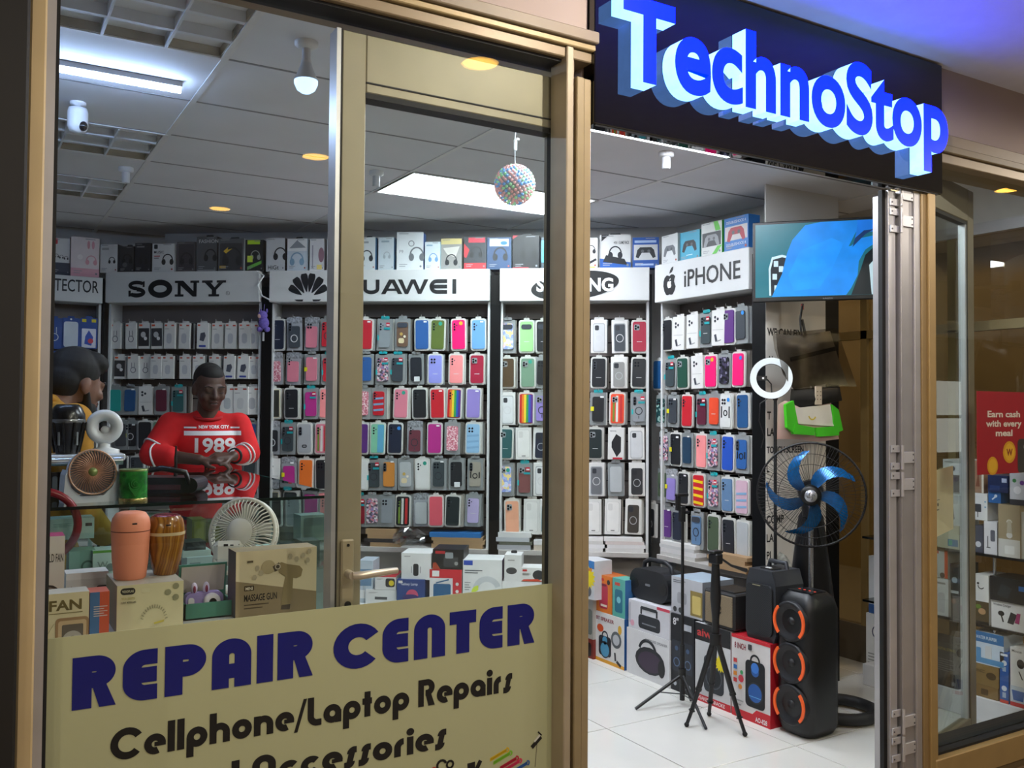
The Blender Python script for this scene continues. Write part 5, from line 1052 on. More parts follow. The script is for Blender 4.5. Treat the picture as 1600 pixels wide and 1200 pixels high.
z4 = FX.hit(900, 927, -.02)[1]
pb(FX, -.05, 898, 929, 870, 927, .13, '#c9ccd0', [('r', 0, .8, 1, 1, '#3a7ab8'), ('d', .7, .2, .16, '#55585c'), ('STAR', .72, .55, .34, '#e8d420'), ('t', .68, .72, .1, 'NEW', '#c42a2a', 'c', .02, .45)], 'carton with a yellow starburst sticker beside the tan post', z0=z4+.001)
# oval portable speaker
def at_fx(u, v, y=0): x, z = FX.hit(u, v, y); return x, z
xa, zt = FX.hit(986, 897, .06); xb, zb2 = FX.hit(1046, 947, .06); zz = FX.hit(982, 935, .005)[1]
t = thing('portable_speaker', 'black oval portable speaker with carrying handle on the white radio carton', 'speaker', tuple(FX.w((xa+xb)/2, .12, zz)), FX.rz)
w = (xb-xa); M_sp = mat('#191b1f', .55, noise=.2, scale=200, bump=.2); M_sp2 = mat('#24262b', .4)
G().rr(-w/2, w/2, .004, .175, .08, -.07, .07, M_sp, 8).build('body', t)
for s in (-1, 1): G().disc(s*(w/2-.045), .085, .035, -.072, -.070, M_blk, 20).build('end_ring', t)
G().tube([(-w*.36, 0, .165), (-w*.34, 0, .20), (-w*.2, 0, .222), (w*.2, 0, .222), (w*.34, 0, .20), (w*.36, 0, .165)], .013, M_sp2, 10).build('handle', t)
G().rr(-.025, .015, .085, .097, .004, -.0725, -.07, mat('#8f9298', .3, .6)).build('badge', t)
G().box(-w*.3, -w*.15, -.05, .05, 0, .01, M_blk).box(w*.15, w*.3, -.05, .05, 0, .01, M_blk).build('foot', t)
# silver radio carton and retro speaker
zk = FX.hit(1048, 957, .01)[1]
pb(FX, .02, 1049, 1098, 899, 957, .22, '#b8bac0', [('r', .62, .06, 1, .72, '#8c7a44'), ('R', .68, .12, .95, .6, .03, '#c9b46a'), ('LINES', .06, .9, .4, 2, '#55585e'), ('d', .12, .12, .06, '#3a3c40'), ('d', .3, .12, .06, '#3a3c40'), ('R', .2, .3, .5, .6, .05, '#9a9ca2')], 'silver carton with a gold radio picture beside the oval speaker', z0=zk+.001, side='#7a7f88', top='#9fb0c0')
xa, zt = FX.hit(1095, 920, -.02); xb, zb2 = FX.hit(1143, 985, -.02); za = FX.hit(1086, 971, .005)[1]
t = thing('retro_speaker', 'black box speaker with a beige cloth grille on the white carton', 'speaker', tuple(FX.w((xa+xb)/2, 0, za+.001)), FX.rz)
w = xb-xa; h = .185
G().bbox(-w/2, w/2, 0, .21, .006, h, mat('#1a1a1c', .6, noise=.2, scale=150, bump=.1), .008).build('cabinet', t)
G().bbox(-w/2+.014, w/2-.014, -.004, .002, .022, h-.014, pattern('grille_cloth', 'checker', ['#8f7f66', '#6f614c'], 260, .8), .002).build('grille', t)
G().bbox(-w/2+.03, w/2-.03, .03, .17, h, h+.006, M_blk, .002).build('control_panel', t)
g = G().arc(0, h*.52, .022, .005, 30, 330, -.008, -.004, mat('#2a241c', .4), 14).bar(-.02, h*.5, .022, h*.56, .005, -.008, -.004, mat('#2a241c', .4)); g.build('emblem', t)
for a in (-1, 1): G().box(a*w*.38-.012, a*w*.38+.012, .02, .05, 0, .006, M_rub).build('foot', t)
# upright grey PA speaker on the red carton
zr = FX.hit(1143, 989, 0)[1]
xa, _ = FX.hit(1162, 940, .0); xb, _ = FX.hit(1206, 940, .0); hh = .335
t = thing('trolley_speaker', 'charcoal upright speaker with mesh grille on the red carton', 'speaker', tuple(FX.w((xa+xb)/2, .02, zr+.001)), FX.rz)
w = (xb-xa)*1.08; M_ch = mat('#2b2e34', .5, noise=.05)
G().prism([(-w*.42, 0), (w*.42, 0), (w*.5, .04), (w*.48, hh*.8), (w*.36, hh), (-w*.36, hh), (-w*.48, hh*.8), (-w*.5, .04)], 0, .19, M_ch).build('cabinet', t)
G().rr(-w*.42, w*.42, .025, hh*.80, .03, -.012, .004, pattern('speaker_mesh', 'checker', ['#0f1013', '#23262b'], 180, .6)).build('grille', t)
G().box(-w*.2, w*.2, .04, .1, hh, hh+.004, M_blk).bbox(-.012, .02, .045, .06, hh+.004, hh+.008, mat('#d6d8da'), .001).build('control_panel', t)
G().tube([(-w*.3, .12, hh-.01), (-w*.26, .12, hh+.028), (w*.26, .12, hh+.028), (w*.3, .12, hh-.01)], .012, M_ch, 8).build('handle', t)
G().bar(-w*.2, hh*.78, w*.05, hh*.78, .004, -.015, -.012, mat('#8f8a70')).build('badge', t)
# party speaker with three orange ringed cones
t = thing('party_speaker', 'tall black speaker with three stacked cones and orange arcs', 'speaker', (3.30, 2.985, 0), -pi/2)
w, hh, dp = .215, .655, .22
pr = []
g = G(); M_ps = mat('#0e0f11', .42, noise=.1)
lay = [(0, .03), (.012, .014), (.05, 0), (.58, 0), (.63, .012), (hh, .035)]
for (z, e) in lay: pr.append([(x, y) for x, y in rrpts(-w/2+e, w/2-e, e, dp-e, .05, 5)])
n = len(pr[0]); vs = [(x, y, lay[i][0]) for i, ring in enumerate(pr) for x, y in ring]
fs = [(i*n+k, i*n+(k+1) % n, (i+1)*n+(k+1) % n, (i+1)*n+k) for i in range(len(pr)-1) for k in range(n)]
g.add(vs, fs, M_ps, True).add(vs[:n], [tuple(range(n-1, -1, -1))], M_ps).add(vs[-n:], [tuple(range(n))], mat('#1d1f23', .3)); g.build('cabinet', t)
M_or = mat('#e05a22', .4, emit=.12)
RY = Matrix.Rotation(pi/2, 4, 'X')
for z in (.525, .335, .145):
    q = G().lathe([(.094, -.02), (.094, .012), (.085, .018), (.078, .014), (.05, -.004), (.02, -.006), (.018, .006), (.0005, .010)], mat('#141519', .5), 28, Matrix.Translation((0, .0, z)) @ RY).build('cone', t)
    for a0, a1 in ((-44, 44), (136, 224)): G().arc(0, z, .086, .013, a0, a1, -.022, -.014, M_or, 14).build('orange_arc', q)
g = G().box(-.07, .07, .05, .15, hh, hh+.004, mat('#15161a', .2)); [g.disc(-.04+.03*i, .0, .006, -hh-.005, -hh-.004, mat('#c8402a', .4, emit=.6), 8, mtx=Matrix.Translation((0, .1, 0)) @ Matrix.Rotation(-pi/2, 4, 'X')) for i in range(4)]; g.build('control_panel', t)
# ---------------------------------------------------------------- tripods
def floor_pt(u, v): return Vector((*hitz(u, v, 0), 0))
f1, f2, f3 = floor_pt(1073, 1136), floor_pt(1108, 1119), floor_pt(1164, 1151)
ap = at(1118, 1000, 4.3); tt = at(1131, 868, 4.3)
t = thing('camera_tripod', 'black camera tripod with pan handle standing in the doorway', 'tripod', (ap.x, ap.y, 0))
o3 = Vector((ap.x, ap.y, 0)); lo = lambda p: tuple(Vector(p)-o3)
M_tp = mat('#121316', .45)
for f in (f1, f2, f3):
    a = ap + (f-ap)*.06; a.z = ap.z; m1 = a.lerp(f, .55); m2 = a.lerp(f, .8)
    lg = G().tube([lo(a), lo(m1)], .013, M_tp, 8).tube([lo(a.lerp(f, .5)), lo(m2)], .0105, M_tp, 8).tube([lo(m2), lo(f + Vector((0, 0, .012)))], .0085, M_tp, 8).build('leg', t)
    G().ball(lo(f + Vector((0, 0, .012))), .012, M_rub, 8).build('rubber_foot', lg)
    for m in (m1, m2): G().cyl(lo(m), lo(m.lerp(f, .06)), .0155, M_blk, 8).build('leg_lock', lg)
G().cyl(lo(ap - Vector((0, 0, .02))), lo(ap + Vector((0, 0, .03))), .028, M_tp, 10).build('crown', t)
tv = Vector((ap.x, ap.y, tt.z))
G().tube([lo(ap), lo(ap.lerp(tv, .25)), lo(ap.lerp(tv, .5)), lo(ap.lerp(tv, .9))], [.018, .017, .026, .018], M_tp, 10).build('centre_column', t)
hd = G().bbox(-.022, .022, -.03, .03, tv.z-.04, tv.z+.01, M_tp, .006).bbox(-.03, .03, -.022, .022, tv.z+.01, tv.z+.022, M_blk, .003).build('pan_head', t)
G().tube([(.02, 0, tv.z-.01), (.07, -.03, tv.z-.05), (.14, -.06, tv.z-.075)], [.005, .006, .010], M_tp, 8).build('pan_handle', hd)
# light stand with phone clamp
lc = floor_pt(1066, 1100); t = thing('light_stand', 'thin black light stand with a phone clamp behind the camera tripod', 'light stand', tuple(lc))
lo = lambda p: tuple(Vector(p)-lc)
tz = at(1066, 800, 4.6).z
G().tube([(0, 0, .02), (0, 0, .30)], .013, M_tp, 8).tube([(0, 0, .3), (0, 0, tz)], .008, M_tp, 8).build('pole', t)
hub = lc + Vector((0, 0, .15))
for (u, v) in ((993, 1110), (1103, 1141), (1080, 1097)):
    f = floor_pt(u, v); lg = G().tube([lo(hub), lo(f + Vector((0, 0, .008)))], .008, M_tp, 6).build('leg', t)
    G().tube([lo(lc + Vector((0, 0, .05))), lo(hub.lerp(f, .5))], .003, mat('#55585c', .4, .6), 5).build('brace', lg)
G().cyl((0, 0, .13), (0, 0, .18), .02, M_blk, 10).build('hub', t)
cl_ = G().bbox(-.02, .012, -.012, .012, tz-.06, tz+.02, M_tp, .003).box(-.04, -.02, -.008, .01, tz+.0, tz+.07, M_tp).bbox(-.045, .03, -.014, .012, tz+.07, tz+.085, M_tp, .003).bbox(.0, .04, -.012, .014, tz-.02, tz-.005, M_tp, .003).build('phone_clamp', t)
# ---------------------------------------------------------------- pedestal fan
fc = at(1267, 773, 4.45); rzf = -math.atan2(fc.x, fc.y)
base = Vector((fc.x, fc.y, 0)) + Vector((sin(-rzf), cos(rzf), 0))*.10
t = thing('pedestal_fan', 'black pedestal fan with five metallic blue blades beside the poster', 'fan', (fc.x, fc.y, 0), rzf)
R_ = .252; zc = fc.z
M_bl = mat('#0f63a4', .22, .35, noise=.25, scale=60)
g = G()
for k in range(84):
    a = 2*pi*k/84; g.tube([(.05*cos(a), -.075, zc+.05*sin(a)), (R_*.6*cos(a), -.075, zc+R_*.6*sin(a)), (R_*.93*cos(a), -.05, zc+R_*.93*sin(a)), (R_*cos(a), 0, zc+R_*sin(a))], .0009, M_tp, 4, caps=False)
g.build('front_grille', t)
g = G()
for k in range(60):
    a = 2*pi*k/60; g.tube([(.05*cos(a), .10, zc+.05*sin(a)), (R_*.9*cos(a), .07, zc+R_*.9*sin(a)), (R_*cos(a), 0, zc+R_*sin(a))], .0009, M_tp, 4, caps=False)
g.build('rear_grille', t)
circ = lambda r, y, n=48: [(r*cos(2*pi*i/n), y, zc+r*sin(2*pi*i/n)) for i in range(n)]
G().tube(circ(R_, 0), .006, M_tp, 6, True).build('rim', t)
for r, y in ((R_*.6, -.075), (R_*.8, -.064)): G().tube(circ(r, y), .0014, M_tp, 5, True).build('grille_ring', t)
for k in range(5):
    A0 = rad(141 + 72*k); vs = []; N = 9
    for i in range(N):
        f = i/(N-1); r = .045 + (.215-.045)*f; sw = -.85*f*f + .05*f; hw = (.024 + .022*sin(pi*min(1, f*.9)))*(1 if f < .9 else .6)
        for s in (-1, -.33, .33, 1):
            ang = A0 + sw + s*hw/max(r, .06)*.78; vs.append((r*cos(ang), -.028 + .020*s, zc + r*sin(ang)))
    fs = [(i*4+j, i*4+j+1, (i+1)*4+j+1, (i+1)*4+j) for i in range(N-1) for j in range(3)]
    gg = G().add(vs, fs, M_bl, True).add([(a, b+.003, c) for a, b, c in vs], [f[::-1] for f in fs], M_bl, True); gg.build('blade', t)
G().lathe([(.05, -.02), (.05, .02), (.04, .03), (.0005, .032)], M_blk, 20, Matrix.Translation((0, -.03, zc)) @ RY).build('hub', t)
cp = G().lathe([(.030, 0), (.028, .008), (.0005, .010)], mat('#b9bcc2', .25, .7), 20, Matrix.Translation((0, -.078, zc)) @ RY).build('centre_badge', t)
g = G()
for k in range(4): g.arc(.010*cos(pi/2*k), zc+.010*sin(pi/2*k), .008, .003, 90*k, 90*k+150, -.0895, -.0885, mat('#3a3d44'), 6)
g.build('emblem', cp)
G().lathe([(.06, 0), (.065, .05), (.055, .10), (.03, .13)], M_blk, 18, Matrix.Translation((0, .10, zc)) @ Matrix.Rotation(-pi/2, 4, 'X')).build('motor', t)
G().tube([(0, .05, zc-.03), (0, .05, .60)], .012, mat('#a9acb2', .2, .8), 10).build('pole', t)
G().tube([(0, .10, zc-.02), (0, .08, zc-.12)], [.05, .04], M_blk, 12).build('neck', t)
G().lathe([(.10, .0), (.112, .30), (.108, .56), (.085, .75), (.06, .95), (.03, 1.0)], mat('#101114', .35), 20, Matrix.Translation((0, .14, .02)), True, .6).build('column_cover', t)
G().tube([(.13 + .165*cos(2*pi*i/28), .12+.16*sin(2*pi*i/28), .035) for i in range(28)], .030, mat('#1a1b1e', .6), 8, True).build('base_ring', t)
# ring light on its stand
rc = at(1205, 591, 4.72); rzr = -math.atan2(rc.x, rc.y)
t = thing('ring_light', 'white ring light on a thin black stand beside the poster', 'ring light', (rc.x, rc.y, 0), rzr)
z = rc.z
G().arc(0, z, .090, .032, 0, 360, -.014, .0, mat('#e4ecef', .4), 36).build('diffuser', t)
G().arc(0, z, .090, .036, 0, 360, 0, .012, M_blk, 36).build('housing', t)
G().bbox(-.072, -.02, -.016, .002, z-.012, z+.012, M_blk, .002).bbox(-.045, -.035, -.018, -.014, z-.005, z+.005, mat('#e8e8e8'), .001).build('phone_clip', t)
G().tube([(-.02, 0, z-.006), (.0, .0, z-.03), (.004, 0, z-.09)], .004, M_blk, 6).build('gooseneck', t)
G().tube([(.02, .01, z-.09), (.02, .01, .0)], .0085, M_tp, 8).build('pole', t)
G().ball((.02, .01, z-.105), .014, M_blk, 10).build('joint', t)
G().tube([(-.01, -.01, z-.10), (-.055, -.01, z-.13), (-.06, -.01, z-.22), (-.035, -.01, z-.30), (-.05, -.01, z-.36)], .003, M_blk, 6).build('cable', t)
# ---------------------------------------------------------------- television
a = at(1176, 410, 4.74); dirv = Vector((.66, -.75, 0)).normalized(); rzt = math.atan2(dirv.y, dirv.x)
FTV = Frame(a.x, a.y, rzt); _, ztop = FTV.hit(1178, 348); _, zbot = FTV.hit(1182, 472)
t = thing('television', 'wall television showing a blue gloved hand repairing a phone', 'television', (a.x, a.y, 0), rzt)
TW = .735
G().bbox(0, TW, 0, .035, zbot, ztop, M_blk, .004).build('bezel', t)
G().rr(TW*.3, TW*.7, zbot+.1, ztop-.12, .02, .035, .075, M_blk).build('rear_housing', t)
sx0, sx1, sz0, sz1 = .014, TW-.014, zbot+.022, ztop-.014
s_ = mat('#0f5560', .3, emit=.7, noise=.04)
scr = G().box(sx0, sx1, -.001, 0, sz0, sz1, s_).build('screen', t)
g = G()
def SP(u, v): return FTV.hit(u, v, -.0012)
glove = mat('#0a72c4', .3, emit=.6, noise=.12, scale=9); gl2 = mat('#0b5fb4', .3, emit=.7, noise=.1); dk = mat('#07141c', .3, emit=.3); met = mat('#9fb4bc', .3, emit=.6)
clampv = lambda p: (min(max(p[0], sx0+.001), sx1-.001), min(max(p[1], sz0+.001), sz1-.001))
poly = lambda pts: [clampv(SP(u, v)) for u, v in pts]
g.prism(poly([(1202, 462), (1201, 420), (1206, 402), (1222, 398), (1236, 402), (1232, 462)]), -.0016, -.001, met)
g.prism(poly([(1205, 462), (1204, 422), (1208, 406), (1222, 402), (1232, 404), (1228, 462)]), -.0022, -.0016, dk)
for u, v in ((1212, 412), (1220, 420), (1210, 432), (1222, 440), (1213, 450)): g.prism(poly([(u-3, v-4), (u+4, v-4), (u+4, v+5), (u-3, v+5)]), -.0026, -.0022, met)
g.prism(poly([(1330, 462), (1345, 420), (1352, 398), (1380, 372), (1384, 462)]), -.0016, -.001, dk)
g.prism(poly([(1362, 462), (1358, 414), (1366, 405), (1370, 462)]), -.0024, -.0018, met); g.prism(poly([(1372, 440), (1370, 408), (1378, 406), (1378, 440)]), -.0024, -.0018, met)
g.prism(poly([(1206, 464), (1222, 428), (1230, 395), (1238, 375), (1258, 352), (1282, 345), (1320, 341), (1352, 340), (1345, 350), (1336, 365), (1326, 385), (1330, 384), (1345, 372), (1374, 366), (1376, 374), (1352, 390), (1342, 408), (1340, 430), (1330, 450), (1322, 464)]), -.0032, -.0026, glove)
g.prism(poly([(1340, 342), (1374, 339), (1376, 362), (1356, 362), (1342, 372), (1334, 380), (1338, 362)]), -.0040, -.0034, gl2)
g.prism(poly([(1336, 372), (1350, 360), (1366, 358), (1352, 366), (1332, 386)]), -.0044, -.0040, mat('#052a5c', .3, emit=.4))
g.prism(poly([(1232, 430), (1250, 392), (1300, 372), (1318, 380), (1300, 420), (1280, 450), (1240, 455)]), -.0040, -.0034, mat('#0c78cc', .3, emit=.65, noise=.1))
g.build('picture', scr)
G().text('SUNSION', TW*.5, zbot+.005, .008, -.0006, mat('#8a8c90'), 'c').build('maker_name', t)
G().bbox(TW*.42, TW*.58, .075, .13, ztop-.24, ztop-.18, M_blk, .004).box(TW*.47, TW*.53, .13, .42, ztop-.22, ztop-.20, M_blk).build('bracket', t)
# ---------------------------------------------------------------- poster and bags on the pier
FPo = Frame(0, 3.452, 0)
xa, za = FPo.hit(1196, 474); xb, zb = FPo.hit(1290, 905)
t = thing('poster', 'tall white paper poster beginning WE CAN FIX on the black pier', 'poster', (0, 3.45, 0))
zb = .55
G().box(xa, xb, -.001, .001, zb, za+.1, mat('#cfcbc4', .7, noise=.04, scale=4)).build('sheet', t)
g = G(); ink = mat('#101010', .6)
for (u, v, st) in ((1198, 524, 'WE CAN FIX'), (1198, 568, 'AL'), (1198, 655, 'T'), (1198, 681, 'LA'), (1197, 708, 'TOUCH SCREEN'), (1197, 738, 'L'), (1197, 766, 'S'), (1197, 818, 'COMP'), (1197, 847, 'LAP'), (1197, 874, 'PI')):
    x, z = FPo.hit(u, v); g.text(st, x, z, .040 if len(st) < 12 else .034, -.0015, ink, 'l', .03, .8, w=(.28 if len(st) == 12 else None))
g.build('lettering', t)
FBg = Frame(0, 3.33, 0)
FILM = glass('clear_film', (.74, .72, .70), .10, .08, 3)
def bag(lab, pts, y, m, name='hanging_bag', cat='bag', thick=.02, seed=1, film=True):
    """puffed pouch from an outline in sight of the front"""
    fr = Frame(0, y, 0); o = [fr.hit(u, v) for u, v in pts]; cx = sum(p[0] for p in o)/len(o); zmin = min(p[1] for p in o); cz = sum(p[1] for p in o)/len(o)
    t = thing(name, lab, cat, (cx, y, zmin)); r = random.Random(seed); g = G(); n = len(o); rings = (1, .8, .5, .2); vs = []
    for side in (-1, 1):
        for q in rings:
            for p in o:
                j = 0 if q == 1 else r.uniform(-.004, .004)
                vs.append(((p[0]-cx)*q, side*thick*(1-q**3) + j, (p[1]-cz)*q + cz-zmin))
    fs = []; K = len(rings)
    for s in (0, 1):
        for a in range(K-1):
            for i in range(n):
                f = (s*K*n+a*n+i, s*K*n+a*n+(i+1) % n, s*K*n+(a+1)*n+(i+1) % n, s*K*n+(a+1)*n+i); fs.append(f if s == 0 else f[::-1])
        f = tuple(s*K*n+(K-1)*n+i for i in range(n)); fs.append(f if s == 0 else f[::-1])
    g.add(vs, fs, m, True); g.build('body', t)
    return t, cx, cz, zmin
t, cx, cz, zm = bag('grey garment in a clear plastic bag hanging under the television', [(1210, 545), (1207, 521), (1240, 524), (1270, 521), (1297, 517), (1310, 560), (1325, 602), (1290, 600), (1240, 608), (1222, 580)], 3.33, mat('#7d766c', .3, noise=.2, scale=25), thick=.03)
fr = Frame(0, 3.33, 0); g = G(); a_, b_ = fr.hit(1228, 562), fr.hit(1298, 545); g.bar(a_[0]-cx, a_[1]-zm, b_[0]-cx, b_[1]-zm, .022, -.036, -.030, '#1c1a18'); g.build('dark_strap', t)
g = G(); e = [fr.hit(*q) for q in ((1205, 545), (1203, 516), (1240, 519), (1298, 513), (1314, 560), (1329, 604), (1290, 604), (1232, 610), (1214, 585))]
g.prism([(x-cx, z-zm) for x, z in e], -.040, -.039, FILM); g.build('film', t)
g = G(); h0 = fr.hit(1252, 475); h1 = fr.hit(1250, 524); g.tube([(h0[0]-cx, -.01, h0[1]-zm), (h1[0]-cx-.01, -.01, (h0[1]+h1[1])/2-zm), (h1[0]-cx, -.01, h1[1]-zm)], .006, M_blk, 6).bar(h1[0]-cx+.005, (h0[1]+h1[1])/2-zm, h1[0]-cx+.03, h1[1]-zm, .012, -.014, -.006, M_blk).box(h0[0]-cx-.008, h0[0]-cx+.006, -.012, -.004, h0[1]-zm-.03, h0[1]-zm, mat('#c0504a')); g.build('hook_strap', t)
t, cx, cz, zm = bag('folded black garment with a beige paper band', [(1234, 628), (1236, 608), (1268, 606), (1312, 604), (1316, 626), (1280, 633), (1250, 637)], 3.30, mat('#0d0d10', .6), 'folded_garment', 'garment', .022, 2)
fr = Frame(0, 3.30, 0); a_ = fr.hit(1273, 618); g = G(); g.box(a_[0]-cx-.022, a_[0]-cx+.022, -.028, -.018, a_[1]-zm-.048, a_[1]-zm+.048, mat('#b9ab97')); g.build('paper_band', t)
for k in range(6): 
    pass
g = G(); [g.disc(a_[0]-cx+.012*(i % 2*2-1), a_[1]-zm+.02*(i//2-1), .003, -.030, -.028, '#5a4f44', 6) for i in range(6)]; g.build('print', t)
t, cx, cz, zm = bag('clear bag holding bright green pads around a white card', [(1216, 632), (1226, 626), (1262, 632), (1298, 628), (1306, 655), (1311, 686), (1280, 690), (1240, 686), (1214, 686)], 3.31, mat('#c9a8a0', .4), 'packaged_pads', 'bag', .02, 5)
fr = Frame(0, 3.31, 0)
GREEN = mat('#3fb81e', .45)
def pad(pts, nm, m, y0=-.035, y1=-.018): g = G(); g.prism([(fr.hit(u, v)[0]-cx, fr.hit(u, v)[1]-zm) for u, v in pts], y0, y1, m); g.build(nm, t)
pad([(1220, 632), (1232, 626), (1240, 668), (1232, 676), (1222, 668)], 'green_pad', GREEN); pad([(1292, 632), (1302, 640), (1309, 672), (1300, 676), (1294, 660)], 'green_pad', GREEN)
pad([(1232, 662), (1264, 668), (1264, 680), (1232, 678)], 'green_pad', GREEN, -.038); pad([(1268, 668), (1302, 666), (1302, 680), (1270, 682)], 'green_pad', GREEN, -.038)
pad([(1234, 638), (1290, 632), (1296, 666), (1240, 662)], 'card', mat('#d6d2c6'), -.030, -.022)
g = G(); p = fr.hit(1262, 650); g.arc(p[0]-cx, p[1]-zm+.01, .028, .007, 200, 330, -.031, -.030, mat('#c8b030'), 10); g.build('print', t)
t, cx, cz, zm = bag('crinkled clear bag with a white folded sheet behind the tall speakers', [(1202, 905), (1206, 880), (1218, 862), (1228, 868), (1244, 890), (1252, 922), (1230, 926)], 3.36, mat('#a9acaa', .2, noise=.4, scale=40), 'clear_bag', 'bag', .02, 8)
# ================================================================ window display
zW = .925
t = thing('display_platform', 'pale display platform behind the repair sign', 'platform')
G().bbox(-.3, dx0-.02, 2.42, 2.98, zW-.03, zW, M_white, .003).build('top', t); G().box(-.28, dx0-.04, 2.46, 2.94, 0, zW-.03, mat('#b8b6b2')).build('base', t)
F0 = lambda y: Frame(0, y, 0)
KR = '#c4b58c'
pb(F0(2.47), 0, 66, 140, 930, 1000, .07, '#e4d6ac', [('t', .14, .66, .20, 'FAN', '#6a5a2c', 'l', .03, .70), ('r', .14, .59, .86, .605, '#8a7a4c'), ('R', .28, -.2, 1, .5, .09, '#a8835c'), ('R', .34, -.2, .95, .44, .06, '#d2b48c'), ('R', .42, -.2, .88, .36, .03, '#6a5f54'), ('a', .65, .04, .16, .12, 0, 180, '#b8b0a4'), ('b', .05, .1, .25, .4, .01, '#a89a70')], 'cream carton reading FAN with a tan fan picture', z0=zW, top='#cfcbc0', side='#d2552a')
x = F0(2.47).hit(139, 950)[0]; x2 = F0(2.47).hit(155, 950)[0]; x3 = F0(2.47).hit(171, 950)[0]; zt = F0(2.47).hit(140, 924)[1]
carton((((x+x3)/2)+.001, 2.472, zW), 0, x3-x-.002, .07, zt-zW-.004, '#cc5230', [('r', 0, 0, .5, 1, '#3f6c9c'), ('LINES', .2, .68, .7, 5, '#d8c4bc')], 'narrow blue and orange carton against the FAN carton', top='#c86a5c')
pb(F0(2.64), 0, 50, 102, 840, 960, .08, '#dcd5ca', [('t', .96, .72, .09, 'HANDHELD FAN', '#3a342c', 'r', .01, 1.3*.75), ('d', .52, .36, .36, '#241d18'), ('o', .52, .36, .30, .06, '#3c332c'), ('a', .52, .36, .26, .04, 0, 360, '#8a8078'), ('d', .52, .36, .07, '#3a302a'), ('R', .44, .02, .60, .1, .04, '#1c1613')], 'carton reading HELD FAN with a dark round fan picture', z0=zW, top='#b03a6a')
# the fan-box with two humidifiers on it
FV = F0(2.50)
xa, za = FV.hit(183, 916); xb, _ = FV.hit(287, 902); zv = za
carton(((xa+xb)/2, 2.50, zW), 0, xb-xa, .20, zv-zW, '#d0c79e', [('R', .05, .80, .27, .94, .06, '#14140f'), ('t', .16, .845, .05, 'VOOPLAS', '#d8d2b0', 'c', .02, .17), ('r', .36, .82, .48, .90, '#d2cba4'), ('d', .88, .9, .05, '#8f8c6c'), ('d', .76, .78, .05, '#8f8c6c'), ('d', .88, .66, .05, '#8f8c6c'), ('t', .06, .70, .045, 'YD-2072', '#a89c4c', 'l', .01, .2), ('t', .06, .62, .04, '1.2W 4000mAh', '#4a4630', 'l', .02, .22),
  *[('b', .55+.17*cos(rad(q)), .18+.30*sin(rad(q)), .55+.21*cos(rad(q)), .18+.37*sin(rad(q)), .012, '#8f8a6a') for q in range(10, 175, 11)], ('b', .55, .15, .7, .19, .03, '#c9b84a')], 'large khaki carton with a faint fan picture under the humidifiers', side='#84826e', top='#b0aca0')
def on_top(u, v, z):
    d = ray(u, v); k = (z-CAM.z)/d.z; p = CAM+d*k; return p
# peach humidifier
p = Vector((F0(2.60).hit(203, 900)[0], 2.60, zv)); t = thing('humidifier', 'matte peach cylindrical humidifier on the khaki carton', 'humidifier', tuple(p), .35)
M_pe = mat('#ea9270', .55, noise=.03); sc = 1.0
G().lathe([(.036, 0), (.040, .004), (.045, .05), (.0485, .125)], M_pe, 32).build('tank', t)
G().lathe([(.0483, .125), (.0483, .1275)], mat('#6a2f22', .6), 32).build('seam', t)
G().lathe([(.0488, .1275), (.049, .140), (.046, .158), (.037, .172), (.026, .176), (.0005, .1765)], M_pe, 32).build('lid', t)
G().bbox(-.006, .006, -.0495, -.046, .146, .150, M_blk, .0008, Matrix.Rotation(-.3, 4, 'Z')).build('button', t)
# wooden humidifier
p = Vector((F0(2.62).hit(258, 893)[0], 2.62, zv)); t = thing('humidifier', 'glossy wood-grain egg-shaped humidifier beside the peach one', 'humidifier', tuple(p), .2)
M_wd = pattern('wood_wrap', 'wave', ['#7a4a12', '#9a6420', '#6a3e10', '#a8762c'], 14, .2)
G().lathe([(.026, 0), (.030, .003), (.040, .04), (.0475, .085), (.0495, .108)], M_wd, 32).build('tank', t)
G().lathe([(.0500, .108), (.0502, .112), (.0500, .116)], mat('#c9b48a', .3), 32).build('band', t)
G().lathe([(.0495, .116), (.0485, .130), (.044, .148), (.037, .158)], M_wd, 32).build('lid', t)
G().lathe([(.037, .158), (.030, .162), (.0005, .163)], mat('#7a2430', .25, .2, noise=.5, scale=200), 24).build('glitter_top', t)
G().bbox(-.006, .006, -.050, -.046, .136, .139, M_blk, .0008, Matrix.Rotation(-.25, 4, 'Z')).build('button', t)
# teal gift box with toy camera
FT2 = F0(2.56)
xa, za = FT2.hit(288, 945); xb, zb = FT2.hit(364, 970); wd = xb-xa
t = thing('toy_camera_box', 'open teal gift box holding a lilac rabbit toy camera', 'box', ((xa+xb)/2, 2.56, zW))
M_te = mat('#3f7f6c', .5); zb_in = za - zW
g = G().box(-wd/2, wd/2, 0, .004, 0, zb_in, M_te).box(-wd/2, -wd/2+.004, 0, .09, 0, zb_in, M_te).box(wd/2-.004, wd/2, 0, .09, 0, zb_in, M_te).box(-wd/2, wd/2, .086, .09, 0, zb_in+.03, M_te).box(-wd/2, wd/2, 0, .09, 0, .004, M_te).box(-wd/2+.004, wd/2-.004, .004, .086, zb_in-.03, zb_in-.026, mat('#c9c6c2')); g.build('tray', t)
lidm = Matrix.Translation((0, .09, zb_in+.01)) @ Matrix.Rotation(rad(12), 4, 'X')
G().box(-wd/2, wd/2, 0, .004, 0, .085, M_te, lidm).box(-wd/2+.006, wd/2-.006, -.003, 0, .006, .079, mat('#c9bfb4'), lidm).build('lid', t)
t2 = thing('toy_camera', 'lilac toy camera with rabbit ears in the teal gift box', 'toy camera', ((xa+xb)/2-.005, 2.59, zW+zb_in-.024))
M_li = mat('#9a8ac4', .5)
